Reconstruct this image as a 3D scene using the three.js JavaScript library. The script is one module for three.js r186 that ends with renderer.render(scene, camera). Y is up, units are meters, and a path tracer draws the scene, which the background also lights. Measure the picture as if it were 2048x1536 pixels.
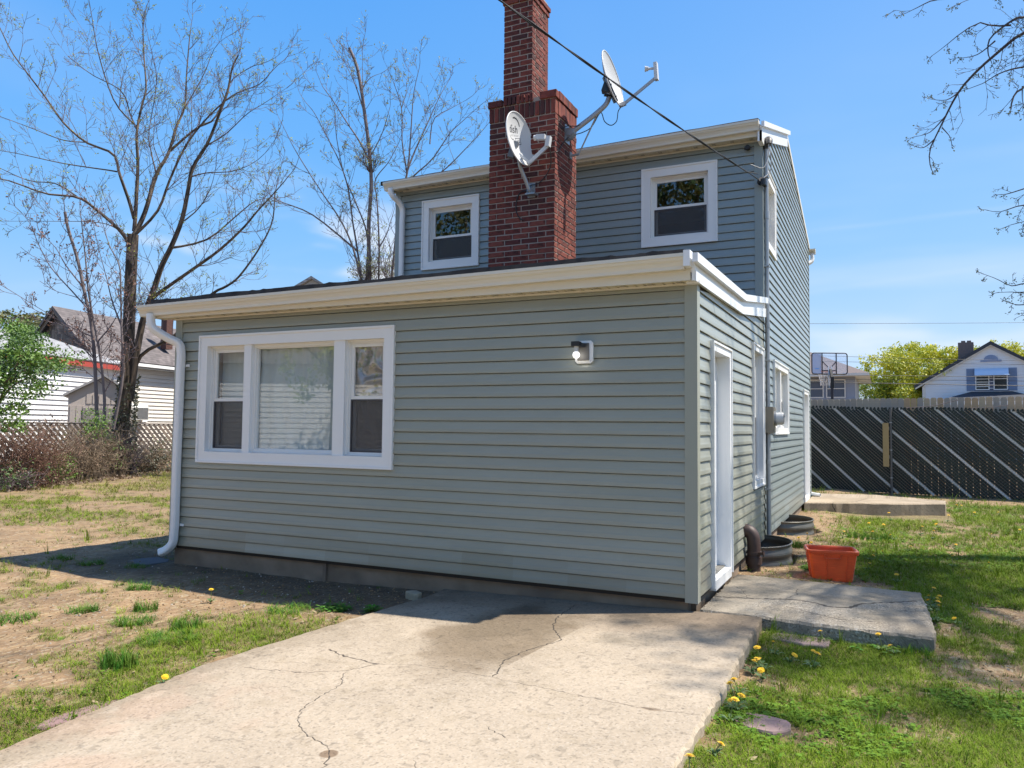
import * as THREE from 'three';
import { FontLoader } from 'three/addons/loaders/FontLoader.js';
import { TextGeometry } from 'three/addons/geometries/TextGeometry.js';
import { ConvexGeometry } from 'three/addons/geometries/ConvexGeometry.js';
import { RoundedBoxGeometry } from 'three/addons/geometries/RoundedBoxGeometry.js';

// ---------------------------------------------------------------- camera, sky, sun, exposure
const scene = new THREE.Scene();
const camera = new THREE.PerspectiveCamera(52.55, 4 / 3, 0.05, 900);
camera.rotation.order = 'YXZ';
camera.position.set(1.427, 1.4085, 6.546);
camera.rotation.set(0.0548, 0.4464, 0.0101);

const renderer = new THREE.WebGLRenderer({ antialias: true });
renderer.toneMapping = THREE.LinearToneMapping;
renderer.toneMappingExposure = 1.66;
renderer.shadowMap.enabled = true;
renderer.shadowMap.type = THREE.PCFSoftShadowMap;

const SUN_DIR = new THREE.Vector3(0.44, 0.868, -0.275).normalize();
const sun = new THREE.DirectionalLight(new THREE.Color().setRGB(1.0, 0.93, 0.82), 5.0);
sun.position.copy(SUN_DIR).multiplyScalar(60);
sun.target.position.set(-2, 0, -4);
sun.castShadow = true;
Object.assign(sun.shadow.camera, { left: -45, right: 30, top: 45, bottom: -30, near: 1, far: 160 });
sun.shadow.mapSize.set(4096, 4096);
sun.shadow.radius = 1.3;
scene.add(sun, sun.target);

// seeded random numbers and tiling noise
function rng(seed) {
  let a = seed >>> 0;
  return () => { a = (a + 0x6D2B79F5) | 0; let t = Math.imul(a ^ (a >>> 15), 1 | a); t = (t + Math.imul(t ^ (t >>> 7), 61 | t)) ^ t; return ((t ^ (t >>> 14)) >>> 0) / 4294967296; };
}
const clamp = (x, a = 0, b = 1) => Math.min(b, Math.max(a, x));
const mix = (a, b, t) => a + (b - a) * t;
const sstep = (a, b, x) => { const t = clamp((x - a) / (b - a)); return t * t * (3 - 2 * t); };
const hash2 = (x, y, s) => { let h = Math.imul(x, 374761393) ^ Math.imul(y, 668265263) ^ Math.imul(s + 1, 1274126177); h = Math.imul(h ^ (h >>> 13), 1274126177); return ((h ^ (h >>> 16)) >>> 0) / 4294967296; };
function vnoise(x, y, s = 0, per = 0) {
  let xi = Math.floor(x), yi = Math.floor(y); const fx = x - xi, fy = y - yi;
  const ux = fx * fx * (3 - 2 * fx), uy = fy * fy * (3 - 2 * fy);
  const w = per ? (v) => ((v % per) + per) % per : (v) => v;
  const a = hash2(w(xi), w(yi), s), b = hash2(w(xi + 1), w(yi), s), c = hash2(w(xi), w(yi + 1), s), d = hash2(w(xi + 1), w(yi + 1), s);
  return mix(mix(a, b, ux), mix(c, d, ux), uy);
}
function fbm(x, y, s = 0, oct = 4, per = 0) {
  let v = 0, a = 0.5, t = 0;
  for (let i = 0; i < oct; i++) { v += a * vnoise(x, y, s + i * 17, per); t += a; a *= 0.5; x *= 2; y *= 2; per *= 2; }
  return v / t;
}

// the sky: a clear spring noon with a few thin streaks near the horizon
{
  const SKY = .64, W = 2048, H = 1024, data = new Float32Array(W * H * 4);
  const stops = [[-90, [.30, .34, .38]], [-2, [.50, .60, .72]], [0, [.62, .77, .95]], [6, [.43, .67, .97]], [12, [.255, .55, .96]], [20, [.155, .45, .94]], [30, [.105, .375, .90]], [55, [.085, .28, .74]], [90, [.065, .22, .64]]];
  const D = (az, el) => { const a = az * Math.PI / 180, e = el * Math.PI / 180; return new THREE.Vector3(Math.sin(a) * Math.cos(e), Math.sin(e), -Math.cos(a) * Math.cos(e)); };
  const trails = [[D(-6, 13.45), D(9, 13.75), .0016, .16], [D(-6, 9.3), D(10, 10.5), .0022, .09]];
  for (const t of trails) { t.n = new THREE.Vector3().crossVectors(t[0], t[1]).normalize(); }
  const d = new THREE.Vector3();
  for (let j = 0; j < H; j++) for (let i = 0; i < W; i++) {
    const lat = ((j + .5) / H - .5) * Math.PI, lon = ((i + .5) / W - .5) * 2 * Math.PI;
    d.set(Math.cos(lat) * Math.cos(lon), Math.sin(lat), Math.cos(lat) * Math.sin(lon));
    const el = lat * 180 / Math.PI;
    let k = 0; while (k < stops.length - 2 && el > stops[k + 1][0]) k++;
    const [e0, c0] = stops[k], [e1, c1] = stops[k + 1], t = sstep(0, 1, clamp((el - e0) / (e1 - e0)) * .5 + .25) * 0 + clamp((el - e0) / (e1 - e0));
    let r = mix(c0[0], c1[0], t), g = mix(c0[1], c1[1], t), b = mix(c0[2], c1[2], t);
    // air is paler towards the sun
    const cs = clamp(d.dot(SUN_DIR)), glow = .12 * Math.pow(cs, 3) + .4 * Math.pow(cs, 16);
    const side = .10 * clamp(d.x * .9 + .5) * sstep(-5, 8, el);
    r += (glow * .75 + side * 1.1); g += (glow * .62 + side * .85); b += (glow * .38 + side * .3);
    if (el > 0) {
      const px = d.x / (d.y + .18), pz = d.z / (d.y + .18);
      const c = sstep(.54, .80, fbm(px * .75 + 3.1, pz * 2.1 + 7.7, 5, 5)) * .20 * sstep(30, 4, el) + sstep(.60, .85, fbm(px * 1.6 + 1.3, pz * .8, 9, 4)) * .05 * sstep(75, 25, el);
      const az = Math.atan2(d.x, -d.z) * 180 / Math.PI, wisp = sstep(.45, .72, fbm(az * .11 + el * .05 + 3, el * .55 + 11, 15, 5)) * sstep(1, 5, el) * sstep(19, 9, el) * sstep(.36, .56, fbm(az * .05 + 8, el * .08, 19, 2)) * .95;
      let tr = wisp;
      for (const q of trails) { const off = d.dot(q.n); const al = d.dot(q[0]); if (al > .9) tr += q[3] * Math.exp(-(off * off) / (q[2] * q[2])) * (.6 + .4 * vnoise(i * .02, 1, 3)); }
      const m = clamp(c + tr);
      r = mix(r, .95, m); g = mix(g, .97, m); b = mix(b, 1.02, m);
    }
    const o = (j * W + i) * 4; data[o] = r * SKY; data[o + 1] = g * SKY; data[o + 2] = b * SKY; data[o + 3] = 1;
  }
  const sky = new THREE.DataTexture(data, W, H, THREE.RGBAFormat, THREE.FloatType);
  sky.mapping = THREE.EquirectangularReflectionMapping; sky.magFilter = THREE.LinearFilter; sky.minFilter = THREE.LinearFilter; sky.needsUpdate = true;
  scene.background = sky; scene.environment = sky;
}

// ---------------------------------------------------------------- helpers
const V = (x, y, z) => new THREE.Vector3(x, y, z);
const used = new Map();
function numbered(n) { const k = used.get(n) || 0; used.set(n, k + 1); return k ? `${n}_${String(k).padStart(3, '0')}` : n; }
function tag(o, label, category, group, kind) { if (label) o.userData.label = label; if (category) o.userData.category = category; if (group) o.userData.group = group; if (kind) o.userData.kind = kind; return o; }
function thing(name, label, category, pos = [0, 0, 0], turn = 0, group) { const g = new THREE.Group(); g.name = numbered(name); g.position.set(...pos); g.rotation.y = turn; scene.add(g); return tag(g, label, category, group); }
function part(name, parent, pos = [0, 0, 0], turn = 0) { const g = new THREE.Group(); g.name = numbered(name); g.position.set(...pos); g.rotation.y = turn; parent.add(g); return g; }
function copy(o, label, group) { const c = o.clone(); c.name = numbered(o.name.replace(/_\d{3}$/, '')); scene.add(c); c.userData = { ...o.userData }; return tag(c, label, null, group); }
function mesh(name, geo, mat, parent = scene) { const m = new THREE.Mesh(geo, mat); m.name = numbered(name); m.castShadow = m.receiveShadow = true; parent.add(m); return m; }

class MB {                                            // collects pieces of one mesh
  constructor() { this.p = []; this.n = []; this.uv = []; this.c = null; }
  tri(a, b, c, ua = [0, 0], ub = [0, 0], uc = [0, 0], na, nb, nc) {
    if (!na) { const n = V().crossVectors(V().subVectors(b, a), V().subVectors(c, a)); if (n.lengthSq() < 1e-16) return; n.normalize(); na = nb = nc = n; }
    for (const [q, m, u] of [[a, na, ua], [b, nb, ub], [c, nc, uc]]) { this.p.push(q.x, q.y, q.z); this.n.push(m.x, m.y, m.z); this.uv.push(u[0], u[1]); }
    if (this.c) for (let i = 0; i < 3; i++) this.c.push(...this.col);
  }
  color(r, g, b) { if (!this.c) { this.c = []; for (let i = 0; i < this.p.length / 3; i++) this.c.push(1, 1, 1); } this.col = [r, g, b]; return this; }
  quad(a, b, c, d, uv) { uv = uv || [[0, 0], [a.distanceTo(b), 0], [a.distanceTo(b), a.distanceTo(d)], [0, a.distanceTo(d)]]; this.tri(a, b, c, uv[0], uv[1], uv[2]); this.tri(a, c, d, uv[0], uv[2], uv[3]); return this; }
  box(x0, y0, z0, x1, y1, z1) {
    const P = (i) => V(i & 1 ? x1 : x0, i & 2 ? y1 : y0, i & 4 ? z1 : z0);
    const w = x1 - x0, h = y1 - y0, d = z1 - z0, U = (a, b) => [[0, 0], [a, 0], [a, b], [0, b]];
    this.quad(P(4), P(5), P(7), P(6), U(w, h)); this.quad(P(1), P(0), P(2), P(3), U(w, h));
    this.quad(P(5), P(1), P(3), P(7), U(d, h)); this.quad(P(0), P(4), P(6), P(2), U(d, h));
    this.quad(P(6), P(7), P(3), P(2), U(w, d)); this.quad(P(0), P(1), P(5), P(4), U(w, d)); return this;
  }
  bar(a, b, w, t, up = V(0, 1, 0)) {                  // a square bar from a to b
    const d = V().subVectors(b, a), L = d.length(); d.normalize();
    let s = V().crossVectors(d, up); if (s.lengthSq() < 1e-6) s = V().crossVectors(d, V(1, 0, 0)); s.normalize(); const u = V().crossVectors(s, d);
    const P = (e, i, j) => V().copy(e).addScaledVector(s, i * w / 2).addScaledVector(u, j * t / 2);
    const A = [P(a, -1, -1), P(a, 1, -1), P(a, 1, 1), P(a, -1, 1)], B = [P(b, -1, -1), P(b, 1, -1), P(b, 1, 1), P(b, -1, 1)];
    for (let i = 0; i < 4; i++) { const j = (i + 1) % 4, ww = i % 2 ? t : w; this.quad(A[j], A[i], B[i], B[j], [[0, 0], [ww, 0], [ww, L], [0, L]]); }
    this.quad(A[0], A[1], A[2], A[3]); this.quad(B[1], B[0], B[3], B[2]); return this;
  }
  tube(pts, rad, sides = 6, caps = true) {
    const n = pts.length, R = typeof rad === 'function' ? rad : Array.isArray(rad) ? (t) => rad[Math.round(t * (n - 1))] : () => rad;
    let prev = null, s = null, L = 0;
    const t = V(), rings = [];
    for (let i = 0; i < n; i++) {
      t.subVectors(pts[Math.min(n - 1, i + 1)], pts[Math.max(0, i - 1)]).normalize();
      if (!s) { s = V().crossVectors(t, Math.abs(t.y) > .9 ? V(1, 0, 0) : V(0, 1, 0)).normalize(); } else { s.addScaledVector(t, -s.dot(t)).normalize(); }
      const u = V().crossVectors(t, s), r = R(i / (n - 1)), ring = [];
      if (i) L += pts[i].distanceTo(pts[i - 1]);
      for (let k = 0; k <= sides; k++) { const a = k / sides * Math.PI * 2, m = V().copy(s).multiplyScalar(Math.cos(a)).addScaledVector(u, Math.sin(a)); ring.push([V().copy(pts[i]).addScaledVector(m, r), m, [k / sides * Math.max(.05, r * 6.28), L]]); }
      if (prev) for (let k = 0; k < sides; k++) { const a = prev[k], b = prev[k + 1], c = ring[k + 1], d = ring[k]; this.tri(a[0], b[0], c[0], a[2], b[2], c[2], a[1], b[1], c[1]); this.tri(a[0], c[0], d[0], a[2], c[2], d[2], a[1], c[1], d[1]); }
      rings.push(ring); prev = ring;
    }
    if (caps) for (const e of [0, n - 1]) { const r = rings[e]; for (let k = 0; k < sides; k++) e ? this.tri(pts[e], r[k][0], r[k + 1][0]) : this.tri(pts[e], r[k + 1][0], r[k][0]); }
    return this;
  }
  // a flat outline in the (a, b) directions swept along d from s0 to s1
  prism(poly, o, a, b, d, s0, s1) {
    const at = (q, s) => V().copy(o).addScaledVector(a, q[0]).addScaledVector(b, q[1]).addScaledVector(d, s);
    const v2 = poly.map((q) => new THREE.Vector2(q[0], q[1])); if (THREE.ShapeUtils.area(v2) < 0) { v2.reverse(); poly = [...poly].reverse(); }
    const flip = V().crossVectors(a, b).dot(d) < 0, T = (x, y, z, ux, uy, uz) => flip ? this.tri(x, z, y, ux, uz, uy) : this.tri(x, y, z, ux, uy, uz);
    for (const f of THREE.ShapeUtils.triangulateShape(v2, [])) { const [i, j, k] = f; T(at(poly[i], s1), at(poly[j], s1), at(poly[k], s1), poly[i], poly[j], poly[k]); T(at(poly[i], s0), at(poly[k], s0), at(poly[j], s0), poly[i], poly[k], poly[j]); }
    let L = 0;
    for (let i = 0; i < poly.length; i++) { const p = poly[i], q = poly[(i + 1) % poly.length], e = Math.hypot(q[0] - p[0], q[1] - p[1]); const A = at(p, s0), B = at(q, s0), C = at(q, s1), E = at(p, s1), u = [[s0, L], [s0, L + e], [s1, L + e], [s1, L]]; T(A, B, C, u[0], u[1], u[2]); T(A, C, E, u[0], u[2], u[3]); L += e; }
    return this;
  }
  loft(loops, closed = true) {                        // quads between loops of equal length, smooth enough for small things
    for (let i = 0; i + 1 < loops.length; i++) { const A = loops[i], B = loops[i + 1], n = A.length; for (let k = 0; k < (closed ? n : n - 1); k++) { const l = (k + 1) % n; this.quad(A[k], A[l], B[l], B[k]); } }
    return this;
  }
  build(name, mat, parent, smooth) {
    let g = new THREE.BufferGeometry();
    g.setAttribute('position', new THREE.Float32BufferAttribute(this.p, 3)); g.setAttribute('normal', new THREE.Float32BufferAttribute(this.n, 3)); g.setAttribute('uv', new THREE.Float32BufferAttribute(this.uv, 2));
    if (this.c) g.setAttribute('color', new THREE.Float32BufferAttribute(this.c, 3));
    return mesh(name, g, mat, parent);
  }
}
const X = V(1, 0, 0), Y = V(0, 1, 0), Z = V(0, 0, 1);
function curve(pts, n) { return new THREE.CatmullRomCurve3(pts, false, 'centripetal').getPoints(n); }

const toS = (v) => { v = clamp(v); return Math.round(255 * (v <= .0031308 ? v * 12.92 : 1.055 * Math.pow(v, 1 / 2.4) - .055)); };
function tex(w, h, fn, rep, srgb = true) {            // fn(u, v) -> linear colour or a single height
  const d = new Uint8Array(w * h * 4);
  for (let j = 0; j < h; j++) for (let i = 0; i < w; i++) { let c = fn((i + .5) / w, (j + .5) / h); if (typeof c === 'number') c = [c, c, c]; const o = (j * w + i) * 4; for (let k = 0; k < 3; k++) d[o + k] = srgb ? toS(c[k]) : Math.round(255 * clamp(c[k])); d[o + 3] = 255; }
  const t = new THREE.DataTexture(d, w, h, THREE.RGBAFormat); t.wrapS = t.wrapT = THREE.RepeatWrapping; t.magFilter = THREE.LinearFilter; t.minFilter = THREE.LinearMipmapLinearFilter; t.generateMipmaps = true;
  if (srgb) t.colorSpace = THREE.SRGBColorSpace; if (rep) t.repeat.set(...rep); t.needsUpdate = true; return t;
}
const rgb = (c) => new THREE.Color().setRGB(...c);
const std = (c, rough = .7, o = {}) => new THREE.MeshStandardMaterial({ color: rgb(c), roughness: rough, ...o });
const phys = (c, rough = .7, o = {}) => new THREE.MeshPhysicalMaterial({ color: rgb(c), roughness: rough, ...o });

// ---------------------------------------------------------------- materials
const noiseBump = tex(256, 256, (u, v) => fbm(u * 16, v * 16, 3, 4, 16), null, false);
const grainTex = tex(256, 256, (u, v) => { const g = .86 + .14 * fbm(u * 6, v * 60, 8, 3, 6) ; return [g, g, g]; }, [1, 1]);
const sidingMap = tex(512, 512, (u, v) => { const a = .93 + .07 * fbm(u * 6, v * 24, 21, 4, 6) + .03 * (vnoise(u * 4, v * 3, 4, 4) - .5); return [a, a, a * (.985 + .03 * vnoise(u * 3, v * 3, 14, 3))]; }, [.5, .5]);
const M = {};
M.siding = std([.306, .314, .258], .5, { map: sidingMap, bumpMap: noiseBump, bumpScale: .0006 });
M.sidingTones = [[.314, .324, .270], [.308, .318, .265], [.320, .330, .275]].map((c) => phys(c, .42, { map: sidingMap, bumpMap: noiseBump, bumpScale: .0005, side: THREE.DoubleSide, vertexColors: true, clearcoat: .6, clearcoatRoughness: .32 }));
M.blueTones = [[.262, .306, .306], [.257, .301, .301], [.268, .312, .311]].map((c) => phys(c, .42, { map: sidingMap, bumpMap: noiseBump, bumpScale: .0005, side: THREE.DoubleSide, vertexColors: true, clearcoat: .6, clearcoatRoughness: .32 }));
M.post = std([.314, .324, .270], .4);
M.white = std([.80, .80, .79], .38);
M.vinyl = std([.78, .77, .74], .35);
M.gutter = std([.70, .665, .575], .38, { bumpMap: noiseBump, bumpScale: .0004 });
M.trimAl = std([.80, .81, .82], .3, { bumpMap: tex(128, 128, (u, v) => fbm(u * 10, v * 4, 31, 3, 10), [1.2, .6], false), bumpScale: .002 });
M.soffit = std([.66, .60, .46], .6);
M.backing = std([.20, .19, .17], .9, { side: THREE.DoubleSide });
M.glass = phys([1, 1, 1], .012, { transmission: 1, thickness: 0, ior: 2.1, specularIntensity: 1 });
M.screen = phys([.06, .057, .06], .5, { transparent: true, opacity: .66, side: THREE.DoubleSide });
M.screenFrame = std([.06, .055, .06], .5);
M.interior = std([.10, .095, .09], .95, { side: THREE.DoubleSide });
M.foundation = std([1, 1, 1], .95, { map: tex(512, 256, (u, v) => { const n = fbm(u * 14, v * 7, 41, 5, 14), s = sstep(.35, .7, fbm(u * 5, v * 3, 44, 3, 5)); return [mix(.17, .30, n) * (1 - .3 * s), mix(.125, .23, n) * (1 - .3 * s), mix(.085, .165, n) * (1 - .25 * s)]; }, [.4, 1]), bumpMap: noiseBump, bumpScale: .006 });
M.shingle = std([1, 1, 1], .95, { map: tex(512, 512, (u, v) => { const r = Math.floor(v * 16), w = (u * 8 + (r % 2) * .5); const e = (v * 16) % 1; const t = .55 + .5 * hash2(Math.floor(w), r, 3); const k = (e < .1 ? .35 : 1) * t * (.8 + .4 * vnoise(u * 200, v * 200, 5)); return [.035 * k, .037 * k, .042 * k]; }, [.4, .4]), bumpMap: noiseBump, bumpScale: .004, side: THREE.DoubleSide });
M.metalGrey = std([.36, .38, .40], .42, { metalness: .55 });
M.galv = std([.42, .42, .40], .45, { metalness: .6, bumpMap: noiseBump, bumpScale: .001, side: THREE.DoubleSide });
M.black = std([.015, .015, .017], .5);
M.blackGloss = std([.02, .02, .022], .3);
M.rust = std([.055, .032, .026], .55, { bumpMap: noiseBump, bumpScale: .003 });
M.dish = std([.56, .57, .58], .38);
M.dishBack = std([.20, .21, .22], .45, { metalness: .2 });
M.armGrey = std([.34, .35, .37], .42, { metalness: .25 });
const barkMap = tex(256, 512, (u, v) => { const f = fbm(u * 18, v * 5, 61, 4, 18), c = sstep(.35, .6, f); return [mix(.05, .19, c), mix(.042, .15, c), mix(.036, .115, c)]; }, [1.2, .6]);
M.bark = std([1, 1, 1], .95, { map: barkMap, bumpMap: tex(256, 512, (u, v) => fbm(u * 18, v * 5, 61, 4, 18), [1.2, .6], false), bumpScale: .02 });
M.twig = std([.145, .115, .125], .9);
M.twigLight = std([.17, .14, .14], .9);
const leafMat = (c, o = {}) => phys(c, .7, { side: THREE.DoubleSide, transmission: .35, thickness: 0, ...o });

// ---------------------------------------------------------------- the house
const E0 = 0.1125;                                    // height of one siding course
const house = thing('house', 'grey-green sided house with a flat-roofed extension in front and a two-storey block behind', 'house', [0, 0, 0]);

// siding boards on a wall: o origin, U along the wall, N outward
function sideBoards(parent, o, U, N, y0, y1, lo, hi, holes, solo = true, tones = M.sidingTones) {
  const all = solo ? null : new MB(); let row = 0;
  const lap = [[0, -.020], [0, .0175], [.06, .0182], [.30, .0160], [.42, .0125], [.925, .0025], [.93, -.019], [1, -.020]];
  for (let yb = y0; yb < y1 - .01; yb += E0, row++) {
    const yt = Math.min(yb + E0, y1);
    let seg = [[lo(yb), hi(yb), lo(yt), hi(yt)]];
    if (seg[0][2] > seg[0][3]) { const m = (seg[0][2] + seg[0][3]) / 2; seg[0][2] = seg[0][3] = m; }
    for (const h of holes) if (h[3] > yb + .004 && h[2] < yt - .004) seg = seg.flatMap((s) => s[1] <= h[0] || s[0] >= h[1] ? [s] : [[s[0], h[0], s[2], Math.min(h[0], s[3])], [h[1], s[1], Math.max(h[1], s[2]), s[3]]].filter((q) => q[1] - q[0] > .02));
    // panels are 3.7 m long and two courses high: a joint now and then, one end lapped over the next
    if (solo) { const jt = -9 + 3.66 * hash2(row >> 1, 7, Math.round(o.z * 10 + U.x * 3)); seg = seg.flatMap((s) => { for (let q = jt; q < 20; q += 3.66) if (q > s[0] + .5 && q < s[1] - .5 && s[2] < q - .3 && s[3] > q + .3) return [[s[0], q + .012, s[2], q + .012], [q, s[1], q, s[3], 1]]; return [s]; }); }
    for (const s of seg) {
      const mb = all || new MB(), hh = yt - yb, nn = solo ? Math.max(1, Math.min(9, Math.round((s[1] - s[0]) / .55))) : 1, off = s[4] ? .0016 : 0;
      const wav = (u, f) => (vnoise(u * 1.3 + row * 7.1, row * 3.3, 61) - .5) * .0042 * (1 - f) + off, sag = (u, f) => (vnoise(u * .7 + 3, row * 1.7, 67) - .5) * .0045 * (1 - f);
      const P = (f, n, q) => { const u = mix(mix(s[0], s[2], f), mix(s[1], s[3], f), q); return V().copy(o).addScaledVector(U, u).addScaledVector(N, n + (n > .002 ? wav(u, f) : 0)).addScaledVector(Y, yb + f * hh + (solo && yb > .01 ? sag(u, f) : 0)); };
      for (let k = 0; k < nn; k++) for (let i = 0; i + 1 < lap.length; i++) { const a = lap[i], b = lap[i + 1], q0 = k / nn, q1 = (k + 1) / nn, A = P(a[0], a[1], q0), B = P(a[0], a[1], q1), C = P(b[0], b[1], q1), D = P(b[0], b[1], q0), u0 = mix(s[0], s[1], q0), u1 = mix(s[0], s[1], q1); const dirt = yb < .34 ? .24 * sstep(.34, .0, yb) * sstep(.25, .7, fbm(u0 * 1.4, row * .4, 71, 3)) : .05 * fbm(u0 * .8, row * .3, 73, 2); mb.color(1 - dirt, 1 - dirt * 1.15, 1 - dirt * 1.4); mb.quad(A, B, C, D, [[u0, yb + a[0] * hh], [u1, yb + a[0] * hh], [u1, yb + b[0] * hh], [u0, yb + b[0] * hh]]); }
      if (!all) mb.build('siding_board', tones[(row * 7 + (s[0] > 1 ? 1 : 0)) % 3], parent);
    }
  }
  if (all) tag(all.build('siding_board', M.sidingTones[0], parent), null, null, null, 'stuff');
}
function wallShell(name, poly, holes, o, U, N, t = .2) {
  const s = new THREE.Shape(poly.map((p) => new THREE.Vector2(p[0], p[1])));
  for (const h of holes) s.holes.push(new THREE.Path([[h[0], h[2]], [h[1], h[2]], [h[1], h[3]], [h[0], h[3]]].map((p) => new THREE.Vector2(...p))));
  const g = new THREE.ExtrudeGeometry(s, { depth: t - .002, bevelEnabled: false });
  const m = new THREE.Matrix4().makeBasis(U, Y, N).setPosition(V().copy(o).addScaledVector(N, -t - .022)); g.applyMatrix4(m);
  return mesh(name, g, M.backing, house);
}
const cut = (x, y, w, h, c) => [x + c - .012, x + w - c + .012, y + c - .012, y + h - c + .012];

// openings: [distance along the wall, sill height, width, height, casing width]
const PICT = [-5.70, .967, 2.69, 1.452, .125], WR = [-1.622, 3.94, 1.055, 1.115, .125], WL = [-5.262, 3.905, 1.04, 1.125, .125];
const DOOR = [.575, -.02, .95, 2.23, .085], S1 = [3.03, .70, .90, 1.75, .085], S2 = [4.98, 1.335, 1.82, 1.065, .10], S3 = [4.24, 3.88, 1.08, 1.08, .11], DOOR2 = [9.42, .03, 1.05, 2.16, .085];
const hol = (a) => a.map((q) => cut(...q));
const frontHoles = hol([PICT]), mainHoles = hol([WR, WL]), sideHoles = hol([DOOR, S1]), mainSideHoles = hol([S2, S3, DOOR2]);

const DZ = 4.03, DR = 11.06;
const frontWall = wallShell('wall', [[-6.08, 0], [-.2, 0], [-.2, 2.74], [-6.08, 2.74]], frontHoles, V(0, 0, 0), X, Z);
sideBoards(frontWall, V(0, 0, 0), X, Z, 0, 2.66, () => -6.03, () => -.055, frontHoles);
const sideTop = (u) => u < 2.2 ? mix(2.70, 2.74, u / 2.2) : mix(2.74, 2.98, (u - 2.2) / 1.83);
const sideWall = wallShell('wall', [[0, 0], [DZ, 0], [DZ, 2.98], [2.2, 2.74], [0, 2.70]], sideHoles, V(0, 0, 0), V(0, 0, -1), X);
sideBoards(sideWall, V(0, 0, 0), V(0, 0, -1), X, 0, 2.95, (y) => y < 2.66 ? .055 : y < 2.74 ? 1.2 : 2.2 + (y - 2.74) / .24 * 1.8, () => DZ - .005, sideHoles);
const mainWall = wallShell('wall', [[-5.76, 2.5], [-.2, 2.5], [-.2, 5.33], [-5.76, 5.33]], mainHoles, V(0, 0, -DZ), X, Z);
sideBoards(mainWall, V(0, 0, -DZ), X, Z, 2.70, 5.32, () => -5.70, () => -.08, mainHoles, true, M.blueTones);
const RU = 6.9, RY = 6.30, EY = 5.36;
const gLo = (y) => y < EY + .03 ? DZ + .075 : DZ + .075 + (y - EY - .03) / (RY - EY) * (RU - DZ), gHi = (y) => y < EY - .03 ? DR - .03 : DR - .03 - (y - EY + .03) / (RY - EY) * (DR - RU);
const mainSide = wallShell('wall', [[DZ + .002, 0], [DR, 0], [DR, EY - .04], [RU, RY - .04], [DZ + .002, EY - .04]], mainSideHoles, V(0, 0, 0), V(0, 0, -1), X);
sideBoards(mainSide, V(0, 0, 0), V(0, 0, -1), X, 0, RY - .05, gLo, gHi, mainSideHoles, true, M.blueTones);
// walls that face away from the photograph, floor and ceilings
{
  const lw = wallShell('wall', [[.2, 0], [DZ, 0], [DZ, 2.9], [.2, 2.72]], [], V(-6.08, 0, 0), V(0, 0, -1), V(-1, 0, 0));
  sideBoards(lw, V(-6.08, 0, 0), V(0, 0, -1), V(-1, 0, 0), 0, 2.7, () => .05, () => DZ, [], false);
  const lm = wallShell('wall', [[DZ + .2, 0], [DR - .2, 0], [DR - .2, EY - .04], [RU, RY - .06], [DZ + .2, EY - .04]], [], V(-5.76, 0, 0), V(0, 0, -1), V(-1, 0, 0));
  sideBoards(lm, V(-5.76, 0, 0), V(0, 0, -1), V(-1, 0, 0), 0, RY - .05, gLo, gHi, [], false);
  const rw = wallShell('wall', [[-5.76, 0], [-.2, 0], [-.2, EY - .05], [-5.76, EY - .05]], [], V(0, 0, -DR), X, V(0, 0, -1));
  sideBoards(rw, V(0, 0, -DR), X, V(0, 0, -1), 0, EY - .05, () => -5.72, () => -.03, [], false);
  const f = new MB(); f.box(-5.86, -.12, -3.9, -.22, -.02, -.22); f.box(-5.5, -.12, -DR + .22, -.22, -.02, -4.25); f.box(-5.5, 2.72, -DR + .22, -.22, 2.84, -4.25); f.box(-5.86, 2.5, -3.9, -.22, 2.6, -.22);
  f.build('floor', M.interior, house);
  const iw = new MB(); iw.box(-5.5, 0, -4.24, -.22, 2.5, -4.14); iw.box(-5.5, 0, -8.1, -.22, 5.3, -8.0); iw.build('inner_wall', M.interior, house);
}
// corner posts
{
  const post = (x, z, y0, y1, sx, sz, w) => { const b = new MB(); const a = .022; b.prism([[sx * a, sz * a], [-sx * w, sz * a], [-sx * w, sz * .001], [sx * .001, sz * .001], [sx * .001, -sz * w], [sx * a, -sz * w]], V(x, 0, z), X, Z, Y, y0, y1); b.build('corner_post', z < -1 ? (M.postBlue ??= std([.266, .308, .304], .4)) : M.post, house); };
  post(0, 0, -.035, 2.665, 1, 1, .085); post(-6.08, 0, -.03, 2.68, -1, 1, .085); post(0, -DZ, 2.9, 5.30, 1, 1, .085); post(-5.76, -DZ, 2.7, 5.30, -1, 1, .075); post(0, -DR, -.02, 5.26, 1, -1, .05); post(-5.76, -DR, -.02, 5.26, -1, -1, .05);
}
// foundation
{
  const b = new MB();
  b.box(-6.05, -.7, -.16, -3.88, -.035, -.022); b.box(-3.84, -.7, -.18, -.08, -.03, -.04); b.box(-3.879, -.7, -.17, -3.841, -.03, -.012);
  b.box(-.17, -.7, -4.0, -.035, -.03, -.181); b.box(-.17, -.7, -DR + .03, -.03, -.03, -4.02); b.box(-6.05, -.7, -4.0, -5.9, -.03, -.161); b.box(-5.74, -.7, -DR + .03, -5.6, -.03, -4.02); b.box(-5.59, -.7, -DR + .03, -.171, -.03, -DR + .16);
  b.build('foundation', M.foundation, house);
  const s = new MB(); s.box(-6.05, -.034, -.1, -.05, -.002, .0); s.box(-.1, -.029, -DR + .03, .0, -.001, -.11); s.build('sill_plate', std([.03, .022, .016], .9), house);
}
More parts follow.
